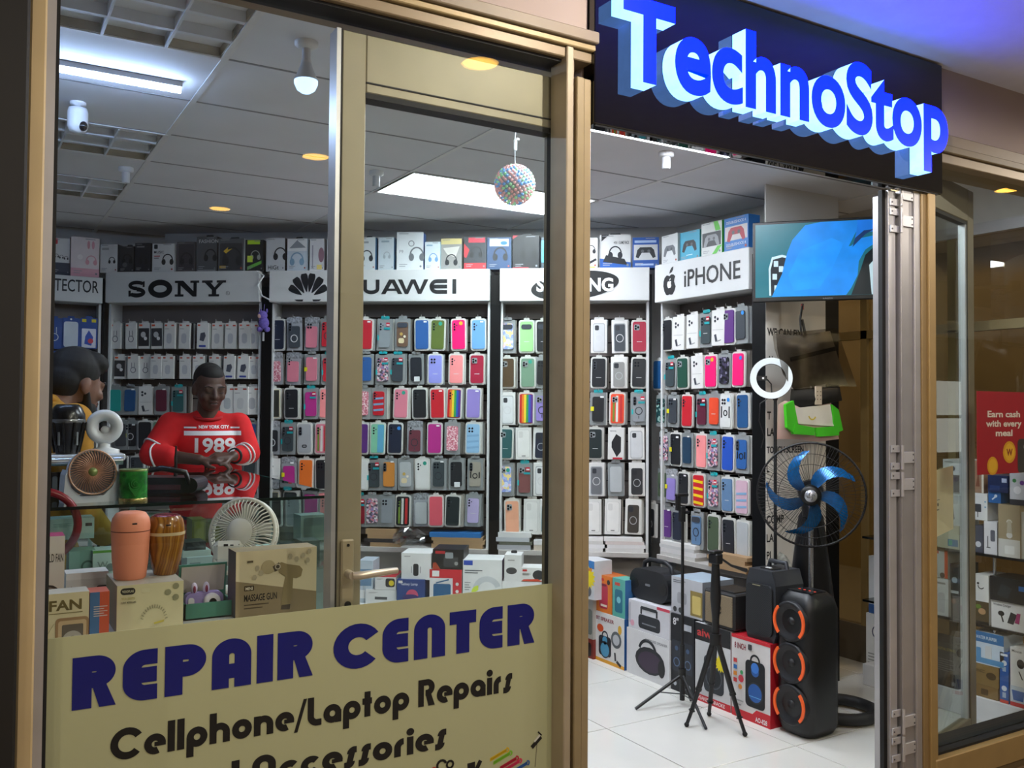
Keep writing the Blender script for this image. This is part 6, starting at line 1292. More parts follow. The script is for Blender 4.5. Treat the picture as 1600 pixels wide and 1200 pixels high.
G().rr(-.05, .05, 0, .045, .014, 0, .03, M_li).build('body', t2)
for s in (-1, 1): 
    e = G().ball((-.010+s*.016, .012, .056), (.009, .007, .017), mat('#c9bfd8', .4), 12).build('ear', t2); G().ball((-.010+s*.016, .006, .055), (.004, .003, .010), mat('#8a3050', .4), 10).build('inner_ear', e)
G().lathe([(.022, 0), (.022, .012), (.017, .016), (.0005, .016)], mat('#e0dce4', .35), 20, Matrix.Translation((.018, 0, .022)) @ RY).build('lens_ring', t2)
G().disc(.018, .022, .010, -.019, -.016, mat('#0c0c10', .1), 16).build('lens', t2)
G().rr(-.044, -.028, .006, .034, .006, -.003, 0, mat('#e4e0e6')).build('grip', t2)
# massage gun carton
FM = F0(2.52); xa, za = FM.hit(369, 863); xb, _ = FM.hit(495, 853)
hM = za-zW; wM = xb-xa
M_gun = mat('#94825a', .4)
t = carton(((xa+xb)/2, 2.52, zW), 0, wM, .085, hM, '#e2d2aa', [('p', [(0, .56), (1, .30), (1, 0), (0, 0)], '#94815f'), ('R', .10, .40, .22, .48, .01, '#4a3c24'), ('t', .16, .415, .045, 'MINI', '#e4d8bc', 'c', .02, .085), ('t', .10, .245, .10, 'MASSAGE GUN', '#20180e', 'l', .02, .40), ('LINES', .1, .18, .3, 2, '#5a4a32'),
  ('p', [(.50, .77), (.55, .80), (.63, .76), (.78, .72), (.82, .66), (.80, .56), (.74, .53), (.70, .54), (.69, .30), (.66, .12), (.55, .12), (.57, .35), (.60, .57), (.52, .64)], M_gun), ('p', [(.56, .14), (.67, .14), (.66, .06), (.55, .07)], '#4c4030'), ('d', .39, .74, .085, '#bba980'), ('p', [(.44, .74), (.52, .80), (.54, .70), (.47, .66)], '#4f4434'), ('o', .505, .735, .03, .012, '#cfc4ac'),
  *[('p', [(x+.028*cos(rad(60*k)), z+.045*sin(rad(60*k))) for k in range(6)], '#bcae8e') for x, z in ((.66, .88), (.74, .83), (.82, .88), (.88, .80), (.90, .94), (.3, .66), (.25, .74), (.22, .6))], ('r', .13, .83, .2, .86, '#5a4c34')], 'tan carton reading MINI MASSAGE GUN with a massage gun picture', side='#4a4048', top='#a08f6c')
# white clip fan seen from behind
pc = at(379, 832, 2.86); rzc = -math.atan2(pc.x, pc.y)
t = thing('desk_fan', 'white round clip fan seen from behind the massage gun carton', 'fan', (pc.x, pc.y, zW), rzc)
zc = pc.z - zW; Rf = .105; M_iv = mat('#dcd9cc', .4)
RYm = Matrix.Translation((0, 0, zc)) @ Matrix.Rotation(rad(-14), 4, 'X') @ Matrix.Rotation(rad(-22), 4, 'Z')
ring = lambda r, y, n=40: [(r*cos(2*pi*i/n), y, r*sin(2*pi*i/n)) for i in range(n)]
G().tube(ring(Rf, .0), .006, M_iv, 8, True, RYm).tube(ring(Rf, .022), .005, M_iv, 8, True, RYm).build('rim', t)
for k in range(48):
    a = 2*pi*k/48; b = a+.22; G().tube([(.042*cos(a), -.026, .042*sin(a)), (Rf*.8*cos(b), -.020, Rf*.8*sin(b)), (Rf*cos(b), 0, Rf*sin(b)), (Rf*cos(b), .022, Rf*sin(b))], .0021, M_iv, 4, mtx=RYm, caps=False).build('grille_rib', t)
G().lathe([(.046, .0), (.046, .02), (.04, .03), (.0005, .031)], M_iv, 24, RYm @ Matrix.Rotation(pi/2, 4, 'X')).build('motor', t)
for k in range(5):
    a = 2*pi*k/5; G().prism([(.03*cos(a), .03*sin(a)), (.09*cos(a-.25), .09*sin(a-.25)), (.095*cos(a+.3), .095*sin(a+.3)), (.035*cos(a+.7), .035*sin(a+.7))], .006, .009, mat('#c9c6ba', .35), RYm).build('blade', t)
st = G().bbox(-.085, .005, -.05, -.01, zc-.085, zc-.02, M_iv, .014).build('stand_box', t)
g = G().rr(-.055, -.042, zc-.034, zc-.027, .001, -.0512, -.050, M_blk, 2).rr(-.036, -.026, zc-.033, zc-.029, .001, -.0512, -.050, M_blk, 2)
for (x, z) in ((-.074, -.032), (-.010, -.030), (-.074, -.074), (-.014, -.074)): g.disc(x, zc+z, .0022, -.0508, -.050, '#8f8c80', 8)
g.build('ports', st)
G().tube([(-.08, -.03, zc-.07), (-.085, -.03, zc-.115), (-.02, -.03, zc-.12), (.03, -.02, zc-.115), (.03, -.01, .0)], .008, M_iv, 8).bbox(-.08, .06, -.06, .05, 0, .012, M_iv, .004).build('foot', t)
# hoco carton, small things beside
pb(F0(2.72), 0, 103, 170, 897, 960, .07, '#d4d2cf', [('r', 0, .86, 1, 1, '#e4e2e0'), ('t', .12, .62, .10, 'hoco', '#8a7a6c', 'l', .02, .18), ('R', .72, .3, .98, .7, .05, '#26282c')], 'low white carton with faint lettering behind the FAN carton', z0=zW)
# red hoop at the window edge
rc = at(62, 822, 2.78)
t = thing('red_hoop', 'thick red hoop standing at the window jamb', 'hoop', (rc.x, rc.y, zW))
G().tube([(.105*cos(2*pi*i/36), 0, rc.z-zW+.105*sin(2*pi*i/36)) for i in range(36)], .0125, mat('#8f1420', .3), 10, True).build('hoop', t)
G().bbox(-.03, .03, -.02, .02, 0, rc.z-zW-.1, mat('#5a1018', .4), .004).build('stand', t)
# ================================================================ glass counter
zK = 1.19
t = thing('glass_counter', 'L-shaped glass display counter behind the window display', 'counter')
M_top = glass('counter_top_glass', (.74, .86, .83), .10, 0, 3.2)
CXR = 1.155; CY0, CY1, CY2 = 3.10, 3.50, 4.74; CXL = .50
tp = G().box(-.7, CXR, CY0, CY1, zK-.010, zK, M_top).build('glass_top', t); G().box(CXL, CXR, CY1+.001, CY2, zK-.010, zK, M_top).build('glass_top', t)
gedge = mat('#0e1f1c', .2)
G().box(-.7, CXR, CY0-.003, CY0-.0005, zK-.010, zK, gedge).box(CXR+.0005, CXR+.003, CY0, CY2, zK-.010, zK, mat('#3f7f78', .2)).build('glass_edge', t)
G().box(-.69, CXR-.01, CY0+.01, CY0+.016, .55, zK-.011, GLC).build('front_glass', t)
G().box(CXR-.016, CXR-.010, CY0+.02, CY2-.02, .55, zK-.011, GLC).build('side_glass', t)
G().box(-.69, CXR-.02, CY0+.02, CY1, .930, .938, glass('shelf_glass', (.78, .9, .87), .05)).box(CXL+.02, CXR-.02, CY1, CY2-.02, .930, .938, glass('shelf_glass')).build('shelf', t)
G().box(-.7, CXR, CY0, CY1, 0, .55, mat('#c2c4c4', .5)).box(CXL, CXR, CY1, CY2-.2, 0, .55, mat('#c2c4c4', .5)).build('base', t)
for (x, y) in ((CXR-.02, CY0+.02), (CXR-.02, CY2-.03), (CXL+.02, CY2-.03), (CXL+.02, CY1-.02)): G().box(x-.009, x+.009, y-.009, y+.009, .55, zK-.011, M_alu).build('post', t)
# cartons inside the counter
CC = [ # u0,u1,top,foot, y, colour, print, words
 (76, 148, 812, 845, 3.2, '#d2e0dc', [('LINES', .1, .75, .4, 4, '#7f9a96'), ('r', .8, .6, .95, .75, '#2a3a3a')], 'pale green carton with small print, behind the red hoop'),
 (108, 150, 862, 900, 3.19, '#8fb0a4', [('o', .7, .5, .22, .08, '#4a6a60'), ('o', .25, .2, .1, .04, '#4a6a60')], 'sea green carton with ring prints'),
 (145, 180, 861, 900, 3.17, '#e2e6e4', [('r', 0, .92, 1, 1, '#6fae3a'), ('t', .2, .45, .2, 'W', '#a8aeac', 'l', .02), ('d', .8, .45, .2, '#8a9092')], 'white carton with a green top edge'),
 (289, 322, 848, 862, 3.2, '#23262a', [('r', .1, .3, .9, .5, '#55585c')], 'thin black carton on the pile beside the wood-grain humidifier'),
 (285, 330, 862, 872, 3.19, '#e4e2e0', [], 'thin white carton under the black one'),
 (292, 334, 872, 900, 3.17, '#d6dade', [('r', .1, .5, .5, .7, '#8a9096')], 'silver grey carton beside the khaki one'),
 (336, 372, 878, 900, 3.16, '#e6e8e8', [('r', .1, .7, .4, .8, '#9aa0a2')], 'white carton right above the teal box'),
 (300, 322, 812, 846, 3.34, '#6a6418', [('R', .15, .1, .85, .9, .1, '#8a8228')], 'olive pouch leaning under the counter glass'),
 (322, 346, 816, 848, 3.36, '#4f4a14', [('R', .15, .1, .85, .9, .1, '#736a20')], 'dark olive pouch beside the other one'),
 (447, 470, 852, 900, 3.24, '#30343a', [('r', .2, .3, .8, .7, '#8f1f2a')], 'dark carton with a red label near the door stile'),
 (472, 500, 846, 900, 3.2, '#4a5054', [('LINES', .1, .8, .7, 5, '#8a9094')], 'slate carton near the door stile'),
 (470, 512, 806, 846, 3.36, '#8a9492', [('R', .1, .1, .9, .9, .1, '#5f6a6a')], 'grey phone carton under the counter glass by the door stile'),
 (180, 205, 818, 850, 3.38, '#ccd8d4', [('LINES', .1, .8, .7, 4, '#6a7a76')], 'pale carton behind the peach humidifier'),
 (226, 262, 806, 846, 3.40, '#9aaaa6', [('R', .2, .2, .8, .8, .1, '#5a6a68')], 'grey-green carton behind the two humidifiers'),
 (380, 440, 858, 900, 3.3, '#e0e3e3', [('r', .6, .2, .9, .8, '#7f878a')], 'white carton behind the clip fan'),
 (352, 378, 812, 846, 3.42, '#3c4448', [('r', .2, .2, .8, .6, '#6f7a80')], 'charcoal carton behind the clip fan'),
]
for (u0, u1, vt, vb, y, col, it, lab) in CC:
    z0 = .939 if vb >= 895 else None
    pb(F0(y), 0, u0, u1, vt, vb, .09, col, it, lab + ' in the counter', z0=z0, grp='cartons inside the glass counter')
# ---------------------------------------------------------------- things on the counter
def on_counter(u, v): return Vector((*hitz(u, v, zK), zK))
p = on_counter(140, 784)
t = thing('desk_fan', 'white desk fan with rose gold blades on the glass counter', 'fan', (p.x, p.y, zK), -math.atan2(p.x, p.y)+.25)
M_fw = mat('#d2d6de', .4); zc = .092; Rf = .071
G().prism([(-.082, 0), (.082, 0), (.085, .02), (.080, .09), (.074, .105), (.070, .09), (.062, .05), (.035, .022), (-.035, .022), (-.062, .05), (-.070, .09), (-.074, .105), (-.080, .09), (-.085, .02)], -.03, .035, M_fw).build('cradle', t)
TM = Matrix.Translation((0, 0, zc)) @ Matrix.Rotation(rad(-10), 4, 'X')
G().lathe([(Rf-.004, -.002), (Rf, 0), (Rf+.002, .03), (Rf-.004, .055), (.03, .065), (.0005, .066)], M_fw, 36, TM @ Matrix.Translation((0, -.03, 0)) @ Matrix.Rotation(-pi/2, 4, 'X'), caps=False).build('housing', t)
G().tube([(Rf*cos(2*pi*i/40), -.032, Rf*sin(2*pi*i/40)) for i in range(40)], .003, mat('#b08a72', .3, .4), 6, True, TM).build('rim', t)
M_rg = mat('#b8866a', .28, .7)
G().lathe([(Rf-.006, 0), (Rf-.006, .002)], mat('#3c1c1c', .4), 30, TM @ Matrix.Translation((0, -.024, 0)) @ RY).build('dark_back', t)
for k in range(44):
    a = 2*pi*k/44; b = a+.35; G().tube([(.014*cos(a), -.034, .014*sin(a)), (.045*cos((a+b)/2), -.036, .045*sin((a+b)/2)), (Rf*cos(b), -.032, Rf*sin(b))], .0012, M_rg, 4, mtx=TM, caps=False).build('grille_rib', t)
G().lathe([(.0145, 0), (.013, .006), (.0005, .007)], mat('#7f8a4a', .3, .3), 18, TM @ Matrix.Translation((0, -.033, 0)) @ RY).build('centre_cap', t)
p = on_counter(208, 783)
t = thing('tin_can', 'green tin with a rose print and gold rim on the counter', 'can', (p.x, p.y, zK))
G().lathe([(.043, .012), (.043, .098)], pattern('green_rose', 'noise', ['#0f3f1a', '#1c6a28', '#2f8a34', '#123f1c'], 22, .25), 30).build('tin_body', t)
G().lathe([(.044, 0), (.0445, .004), (.0445, .010), (.043, .012)], mat('#b8a86a', .2, .8), 30).build('foot_rim', t)
G().lathe([(.043, .098), (.0445, .100), (.0445, .104), (.040, .105), (.0005, .104)], mat('#8f9a5a', .25, .6), 30).build('lid', t)
g = G(); [g.arc(0, .06, .006+.007*k, .0028, 30+70*k, 250+70*k, -.0452-.0002*k, -.0440, mat('#1f7a2c', .3), 12) for k in range(3)]; g.prism([(-.022, .05), (.0, .018), (.022, .05), (0, .035)], -.0445, -.0430, mat('#2a8030', .3)); g.build('rose_print', t)
# raised stand with torch lamp and ring fan
pz = 1.335
xs0, ys = hitz(60, 706, pz)[0], 3.42
t = thing('display_stand', 'low white and silver display stand on the counter', 'stand', (0, 0, 0))
xr2 = F0(3.36).hit(197, 720)[0]
G().bbox(-.4, xr2, 3.37, 3.50, pz-.022, pz, mat('#d0d4da', .3, .3), .004).build('top', t)
G().tube([(-.4, 3.362, pz-.022), (xr2-.01, 3.362, pz-.022)], .014, mat('#c4c8d0', .22, .8), 12).build('tube_rail', t)
for x in (-.3, xr2-.03): G().box(x-.012, x+.012, 3.40, 3.47, zK, pz-.022, mat('#c9ccd2')).build('support', t)
for k, u in enumerate((74, 86, 97)):
    x = F0(3.41).hit(u, 740)[0]; q = carton((x, 3.41, zK), 0, .026, .03, .085, '#26292e', [('R', .2, .15, .8, .85, .2, '#6f757c')], 'small dark card pack, %s from the jamb under the display stand' % ORD[k], 'card pack', 'card_pack', grp='card packs under the display stand')
x = F0(3.43).hit(105, 700)[0]
t = thing('torch_lamp', 'black torch-shaped lantern on the display stand', 'lamp', (x, 3.44, pz))
M_tl = mat('#101216', .25)
G().lathe([(.034, 0), (.036, .006), (.046, .06), (.054, .105)], mat('#1c1e22', .3), 24).build('cage_core', t)
for k in range(10): a = 2*pi*k/10; G().tube([(.037*cos(a), .037*sin(a), .006), (.048*cos(a), .048*sin(a), .06), (.056*cos(a), .056*sin(a), .108)], .005, M_tl, 6).build('cage_bar', t)
for k in range(5): a = 2*pi*k/5+.3; G().bbox(-.004, .004, -.002, .002, .03, .075, mat('#7f8488', .3), .001, Matrix.Translation((.047*cos(a), .047*sin(a), 0)) @ Matrix.Rotation(a+pi/2, 4, 'Z')).build('reflector', t)
G().lathe([(.056, .105), (.058, .112), (.056, .118)], mat('#8a8d92', .2, .7), 24).build('band', t)
G().lathe([(.056, .118), (.055, .135), (.044, .158), (.034, .168), (.0005, .168)], M_tl, 24).build('cap', t)
x = F0(3.44).hit(163, 700)[0]; zc = F0(3.44).hit(163, 667)[1] - pz
t = thing('ring_fan', 'white bladeless ring fan on the display stand', 'fan', (x, 3.45, pz), -.1)
TM = Matrix.Translation((0, 0, zc))
G().lathe([(.020, -.012), (.034, -.022), (.052, -.022), (.060, -.006), (.060, .012), (.050, .026), (.030, .020), (.020, -.012)], mat('#d4d6da', .35), 30, TM @ RY, caps=False).build('ring', t)
G().ball((.004, .01, zc-.012), .016, mat('#c9cbd0', .35), 12).build('orb', t)
G().lathe([(.05, 0), (.05, .012), (.02, .02), (.018, max(.03, zc-.055))], mat('#d4d6da', .35), 20).build('base', t)
# black handbag lying on the counter
p = on_counter(268, 770)
t = thing('black_bag', 'black glossy bag with a handle lying on the counter', 'bag', (p.x, p.y+.05, zK), -.5)
G().rr(-.12, .12, 0, .055, .03, -.06, .07, mat('#131317', .3), 5).build('body', t); G().tube([(-.09, -.05, .03), (-.08, -.07, .075), (0, -.075, .09), (.08, -.07, .075), (.09, -.05, .03)], .010, mat('#0c0c0e', .35), 8).build('handle', t)
G().bbox(-.06, .06, -.062, -.058, .012, .03, mat('#4a2a30', .3), .001).build('label_patch', t)
# dark upright rod by the arm
p = on_counter(274, 768)
t = thing('pen_stand', 'thin dark upright rod on the counter before the red sweater', 'stand', (p.x, p.y, zK))
G().tube([(0, 0, 0), (0, 0, .165)], [.008, .0035], mat('#1a1214', .4), 8).build('rod', t); G().lathe([(.03, 0), (.03, .006), (.008, .012)], M_blk, 16).build('foot', t)
# plush toy on the black pilaster
xq, zq = FB.hit(413, 500, -.01)
t = thing('plush_toy', 'small purple plush toy hanging on the black pilaster', 'toy', tuple(FB.w(xq, -.02, zq-.06)), FB.rz)
M_pu = mat('#6a5aa8', .9, noise=.2, scale=80, bump=.3)
G().ball((0, 0, .04), (.035, .025, .04), M_pu).ball((-.025, 0, .0), (.02, .02, .018), M_pu).ball((.022, 0, 0), (.02, .02, .018), M_pu).build('body', t); G().ball((-.006, -.005, .088), (.032, .026, .03), M_pu).build('head', t); G().ball((-.02, -.024, .082), (.014, .010, .014), mat('#c09a90', .9)).build('snout', t)
for s in (-1, 1): G().ball((s*.02, 0, .118), (.007, .005, .014), M_pu, 8).build('ear', t)
G().tube([(0, 0, .115), (.004, 0, .16)], .002, mat('#7a6ab0'), 5).build('loop', t); G().box(-.006, .006, -.003, 0, -.075, -.02, mat('#c9c9c9')).build('care_tag', t)
# ================================================================ shelves behind the side window
XS = 4.27; FSH = Frame(XS, 4.36, -pi/2)
t = thing('window_shelves', 'black glass shelves with chrome posts behind the side window', 'shelf unit')
G().bbox(XS-.01, 4.60, 2.44, 3.35, 0, .115, mat('#cfd0d2', .35), .003).build('plinth', t)
zl = [.115, .465, .81]
for z in zl[1:]: G().box(XS-.01, 4.60, 2.44, 3.35, z-.012, z, mat('#0d1214', .1)).build('glass_shelf', t)
for y in (2.62, 3.1): G().tube([(XS+.03, y, .115), (XS+.03, y, .82)], .008, mat('#b4b8bc', .2, .9), 8).build('post', t)
SH = [ # shelf, u0, u1, top, depth offset, colour, print, words
 (0, 1436, 1497, 994, 0, '#2a2a2a', [('t', .45, .82, .06, 'DIGITAL STAND', '#a89a3c', 'l', .01, .5), ('LINES', .4, .6, .5, 6, '#6a6a6a'), ('b', .1, .3, .3, .65, .05, '#151515'), ('R', .28, .5, .38, .8, .02, '#8a8f94'), ('R', .85, .05, .95, .14, .02, '#7a7a7a')], 'black carton with a tablet stand picture on the plinth'),
 (0, 1521, 1560, 1066, 0, '#7d6238', [('R', .3, .2, .6, .7, .05, '#4f3c20')], 'plain brown carton, lower of two on the plinth'),
 ('s', 1521, 1561, 1034, 0, '#836a3e', [('e', .7, .5, .2, .14, '#4a3a20'), ('LINES', .1, .7, .35, 3, '#4a3a20')], 'brown carton with a round print, upper of two on the plinth'),
 ('s', 1521, 1569, 984, 0, '#c3d4e2', [('r', 0, .68, 1, 1, '#1f6aa4'), ('R', .38, .05, .6, .6, .05, '#c9ced2'), ('R', .08, .1, .24, .5, .03, '#4f90c0'), ('t', .08, .78, .1, 'WATER PURIFIER', '#d8e8f4', 'l', .01, .7), ('r', 0, .04, 1, .2, '#4f8fc0')], 'blue and white carton with a purifier picture'),
 (0, 1562, 1576, 1055, 0, '#1c57a0', [('d', .5, .55, .3, '#d8e0e8'), ('r', .3, .2, .7, .4, '#9fb4cc'), ('r', 0, 0, 1, .12, '#c03a2a')], 'blue light bulb carton, lower of two'),
 ('s', 1562, 1576, 1018, 0, '#1f5ca6', [('d', .5, .55, .3, '#d8e0e8'), ('r', .3, .2, .7, .4, '#9fb4cc'), ('r', .1, .85, .9, .95, '#d8e0e8')], 'blue light bulb carton, upper of two'),
 (0, 1578, 1604, 1070, 0, '#b9c4ce', [('r', 0, 0, 1, .2, '#c03a3a'), ('p', [(.2, .3), (.8, .3), (.9, .8), (.1, .8)], '#2a5ca4')], 'small red and blue carton low on the plinth'),
 ('s', 1578, 1606, 1010, 0, '#d6d6d2', [('e', .6, .6, .22, .26, '#1a1b1e'), ('b', .5, .4, .7, .2, .06, '#1a1b1e'), ('t', .1, .88, .07, 'Mouse', '#555555')], 'white carton with a black mouse picture'),
 (1, 1437, 1452, 858, 0, '#cdd0d0', [('R', .3, .1, .8, .62, .1, '#1d1f22'), ('d', .6, .76, .2, '#8f1f22'), ('d', .6, .66, .16, '#a82a2a')], 'white carton with a red tipped microphone'),
 (1, 1453, 1459, 900, 0, '#c9b418', [('r', .1, .1, .9, .4, '#15150f'), ('r', .2, .6, .9, .8, '#3a3408')], 'narrow yellow and black carton'),
 (1, 1460, 1482, 902, 0, '#d4d6d6', [('R', .25, .08, .75, .62, .15, '#b9bcbe'), ('r', .2, .85, .8, .9, '#888888')], 'white carton with a pale cylinder picture'),
 ('s', 1453, 1481, 856, 0, '#b8bcba', [('r', .82, 0, 1, 1, '#c04a2a'), ('R', .1, .1, .4, .75, .1, '#7f8884'), ('r', .05, .85, .5, .95, '#c04a3a'), ('d', .7, .1, .14, '#33373a')], 'grey and orange carton stacked on the cylinder carton'),
 (1, 1484, 1499, 880, .02, '#23282c', [('d', .5, .7, .3, '#a9b4ba'), ('d', .4, .3, .25, '#7f5a4a'), ('r', .1, .45, .9, .5, '#c9d0d4')], 'dark carton with a busy print beside the door leaf stile'),
 (1, 1521, 1545, 896, 0, '#d2d2cf', [('r', 0, 0, 1, .46, '#4a3c22'), ('e', .55, .26, .25, .2, '#b08a62'), ('e', .3, .35, .2, .14, '#5f7a2a'), ('a', .5, .78, .2, .06, 180, 330, '#1d1f22'), ('d', .3, .82, .08, '#1d1f22'), ('r', 0, 0, 1, .06, '#1c1a16')], 'white carton with a photograph of a person resting'),
 (1, 1548, 1606, 936, 0, '#d4d4d2', [('e', .28, .55, .09, .07, '#1a1b1e'), ('b', .28, .5, .34, .25, .04, '#1a1b1e'), ('p', [(.45, .25), (.62, .22), (.72, .6), (.55, .66)], '#22252a'), ('p', [(.66, .3), (.78, .28), (.82, .66), (.72, .66)], '#a02a6a'), ('t', .06, .82, .09, 'Wireless Charger', '#555555', 'l', .01, .5)], 'white carton with charging stands and a magenta phone'),
 ('s', 1546, 1604, 899, -.01, '#141719', [('p', [(.2, .25), (.5, .15), (.62, .6), (.32, .72)], '#232c30'), ('r', .8, .55, 1, .75, '#2a6ab0')], 'black carton with a flat dark pad picture'),
 (2, 1436, 1462, 822, 0, '#a8c0cc', [('r', .1, .1, .9, .4, '#d8d8d4'), ('r', .2, .6, .5, .8, '#5a90a8')], 'pale blue carton low on the top shelf behind the leaf'),
 (2, 1463, 1499, 818, 0, '#b7b49c', [('r', .5, .1, .95, .4, '#3a6a96'), ('r', .55, .15, .7, .35, '#3a9a7a')], 'cream carton with a blue corner on the top shelf'),
 ('s', 1470, 1500, 770, 0, '#c9ccca', [('b', .7, .2, .6, .7, .05, '#2c3034'), ('d', .3, .3, .1, '#4a7aa4')], 'white carton with a bent lamp picture behind the leaf'),
 ('s', 1437, 1480, 738, .02, '#c2c6c4', [('o', .5, .6, .16, .04, '#3a3d40'), ('LINES', .05, .5, .3, 4, '#9a9c9a')], 'white carton with a round dial picture behind the leaf'),
 ('s', 1473, 1500, 717, .0, '#cdd0d0', [('d', .3, .4, .1, '#23262a'), ('d', .6, .4, .13, '#23262a'), ('r', .1, .8, .6, .86, '#8a8c8c')], 'white carton with black earbuds, top of its pile behind the leaf'),
 (2, 1521, 1536, 820, .01, '#4a4c58', [('d', .5, .3, .3, '#c9ccd2')], 'small grey carton with a white dish picture'),
 (2, 1537, 1558, 814, 0, '#cfd0d4', [('R', .5, .4, .85, .75, .1, '#5a5c68'), ('b', .2, .2, .5, .2, .06, '#3a3c44'), ('b', .3, .2, .3, .55, .06, '#3a3c44')], 'white carton with a desk lamp picture'),
 (2, 1559, 1594, 787, -.01, '#9a8a6c', [('r', 0, 0, 1, .34, '#c9c8c2'), ('R', .3, .06, .75, .22, .05, '#dcdcd8'), ('d', .52, .42, .14, '#d0cfc8'), ('p', [(.4, .46), (.64, .46), (.6, .72), (.44, .72)], '#b4ab96'), ('a', .52, .66, .12, .03, 0, 180, '#d8d4c8')], 'kraft brown carton with a white lantern picture', ),
 ('s', 1521, 1543, 770, .01, '#d2d4d4', [('R', .1, .3, .55, .6, .06, '#33373c'), ('b', .3, .1, .3, .35, .06, '#33373c'), ('d', .85, .7, .06, '#5a90b4'), ('d', .85, .5, .06, '#5a90b4')], 'white carton with a dark monitor stand picture'),
 ('s', 1544, 1564, 768, .0, '#1f5c9c', [('b', .3, .3, .6, .6, .1, '#c9d4e0'), ('d', .6, .65, .12, '#c9d4e0')], 'blue carton with a white webcam picture'),
 ('s', 1521, 1537, 720, .02, '#9a7a62', [('r', .8, 0, 1, 1, '#d8d4c8'), ('p', [(.2, .2), (.6, .2), (.5, .7)], '#7a4a34')], 'tan carton with a pale edge on the top pile'),
 ('s', 1543, 1575, 742, -.01, '#16244e', [('r', .7, .6, .95, .85, '#b9c4dc'), ('r', .1, .1, .6, .4, '#24386c')], 'navy carton on the top pile'),
 (2, 1595, 1610, 800, 0, '#b9b8b0', [], 'pale carton at the far edge of the window'),
 ('s', 1577, 1608, 730, .0, '#c2c4cc', [('d', .4, .4, .2, '#e4e4ea'), ('d', .65, .6, .12, '#6a3a8a'), ('d', .25, .65, .1, '#3f8a4a'), ('r', 0, .86, 1, 1, '#d8d8d8'), ('r', .0, 0, 1, .15, '#2a2a34')], 'white carton with purple flowers'),
]
tops = []
for (s, u0, u1, vt, dy, col, it, lab) in SH:
    xa, zt = FSH.hit(u0, vt, dy); xb, _ = FSH.hit(u1, vt, dy)
    if s == 's':
        z0 = max([zz for (a, b, zz) in tops if a < xb-.01 and b > xa+.01 and zz < zt-.02] + [.115]) + .001
    else: z0 = zl[s]+.001
    lim = [q for q in (.453, .798, 9) if q > z0][0]; zt = min(zt, lim)
    if zt - z0 < .02: zt = z0+.03
    carton(FSH.w((xa+xb)/2, dy, z0), FSH.rz, (xb-xa)*.97, .16, zt-z0, col, it, lab, grp='cartons on the side window shelves')
    tops.append((xa, xb, zt))
# two cartons standing by the glazed side wall
FQ = Frame(4.44, 4.36, -pi/2)
xa, _ = FQ.hit(1353, 1000); zq = FQ.hit(1355, 957)[1]
pb(FQ, 0, 1353, 1385, 957, 1048, .14, '#cfd0d0', [('o', .6, .72, .28, .05, '#3a3f58'), ('r', .5, .6, .7, .85, '#22242c'), ('LINES', .1, .35, .6, 5, '#8a8c8c')], 'white carton with a round print on the floor by the glazed wall', z0=0)
pb(FQ, .005, 1357, 1388, 868, 957, .13, '#b9bfc4', [('r', 0, 0, 1, .16, '#2a4f86'), ('d', .5, .7, .12, '#2c3036'), ('LINES', .3, .45, .5, 4, '#5a6068')], 'grey carton with a blue foot standing on the round-print carton', z0=zq+.001)
# red poster inside the side window
FPr = Frame(0, 2.322, 0)
xa, za = FPr.hit(1526, 611); xb, _ = FPr.hit(1608, 640); _, zb = FPr.hit(1530, 742)
t = thing('red_poster', 'red poster reading Earn cash with every meal in the side window', 'poster', ((xa+xb)/2, 2.322, zb)); w = xb-xa; h = za-zb
G().box(-w/2, w/2, -.001, .001, 0, h, mat('#a31622', .4)).build('sheet', t)
g = G(); wt = mat('#e4d4c8', .5); y = -.0018
for k, s in enumerate(('Earn cash', 'with every', 'meal')): g.text(s, -.0, h*(.69-.115*k), h*.075, y, wt, 'c', .03, w=w*(.62, .68, .32)[k])
g.disc(w*.10, h*.26, h*.135, -.0016, -.001, mat('#d89a1c')).disc(w*.10, h*.26, h*.105, -.0020, -.0016, mat('#e8ae2a')).text('W', w*.10, h*.22, h*.08, -.0024, mat('#8a2a1c'), 'c', .03)
g.disc(-w*.22, h*.10, h*.11, -.0016, -.001, mat('#d89a1c')).disc(-w*.22, h*.10, h*.085, -.0020, -.0016, mat('#e8ae2a')).rr(w*.26, w*.5, 0, h*.42, .02, -.0016, -.001, mat('#3a3432')).disc(w*.42, h*.32, h*.045, -.002, -.0016, mat('#d8d0cc')).disc(w*.42, h*.32, h*.032, -.0024, -.002, mat('#b02030'))
g.build('print', t)
# ================================================================ people
def fused(name, pieces, m, parent, voxel, smooth=6):
    """pieces: ('c', p0, p1, r0, r1) tapered capsule or ('e', centre, radii[, matrix]) ellipsoid, grown together into one surface"""
    g = G()
    for p in pieces:
        if p[0] == 'c':
            a, b = Vector(p[1]), Vector(p[2]); r0, r1 = p[3], p[4]; n = 5
            d = (b-a).normalized(); pts = []; rs = []
            for i in range(4): q = pi/2*i/4; pts.append(a - d*r0*cos(q)); rs.append(max(1e-3, r0*sin(q)))
            pts += [a.lerp(b, .0), a.lerp(b, .5), b]; rs += [r0, (r0+r1)/2, r1]
            for i in range(1, 5): q = pi/2*i/4; pts.append(b + d*r1*sin(q)); rs.append(max(1e-3, r1*cos(q)))
            g.tube([tuple(x) for x in pts], rs, m, 14)
        else:
            g.ball(p[1], p[2], m, 22, p[3] if len(p) > 3 else None)
    o = g.build(name, parent)
    r = o.modifiers.new('fuse', 'REMESH'); r.mode = 'VOXEL'; r.voxel_size = voxel; r.use_smooth_shade = True
    s = o.modifiers.new('relax', 'SMOOTH'); s.iterations = smooth; s.factor = .5
    return o
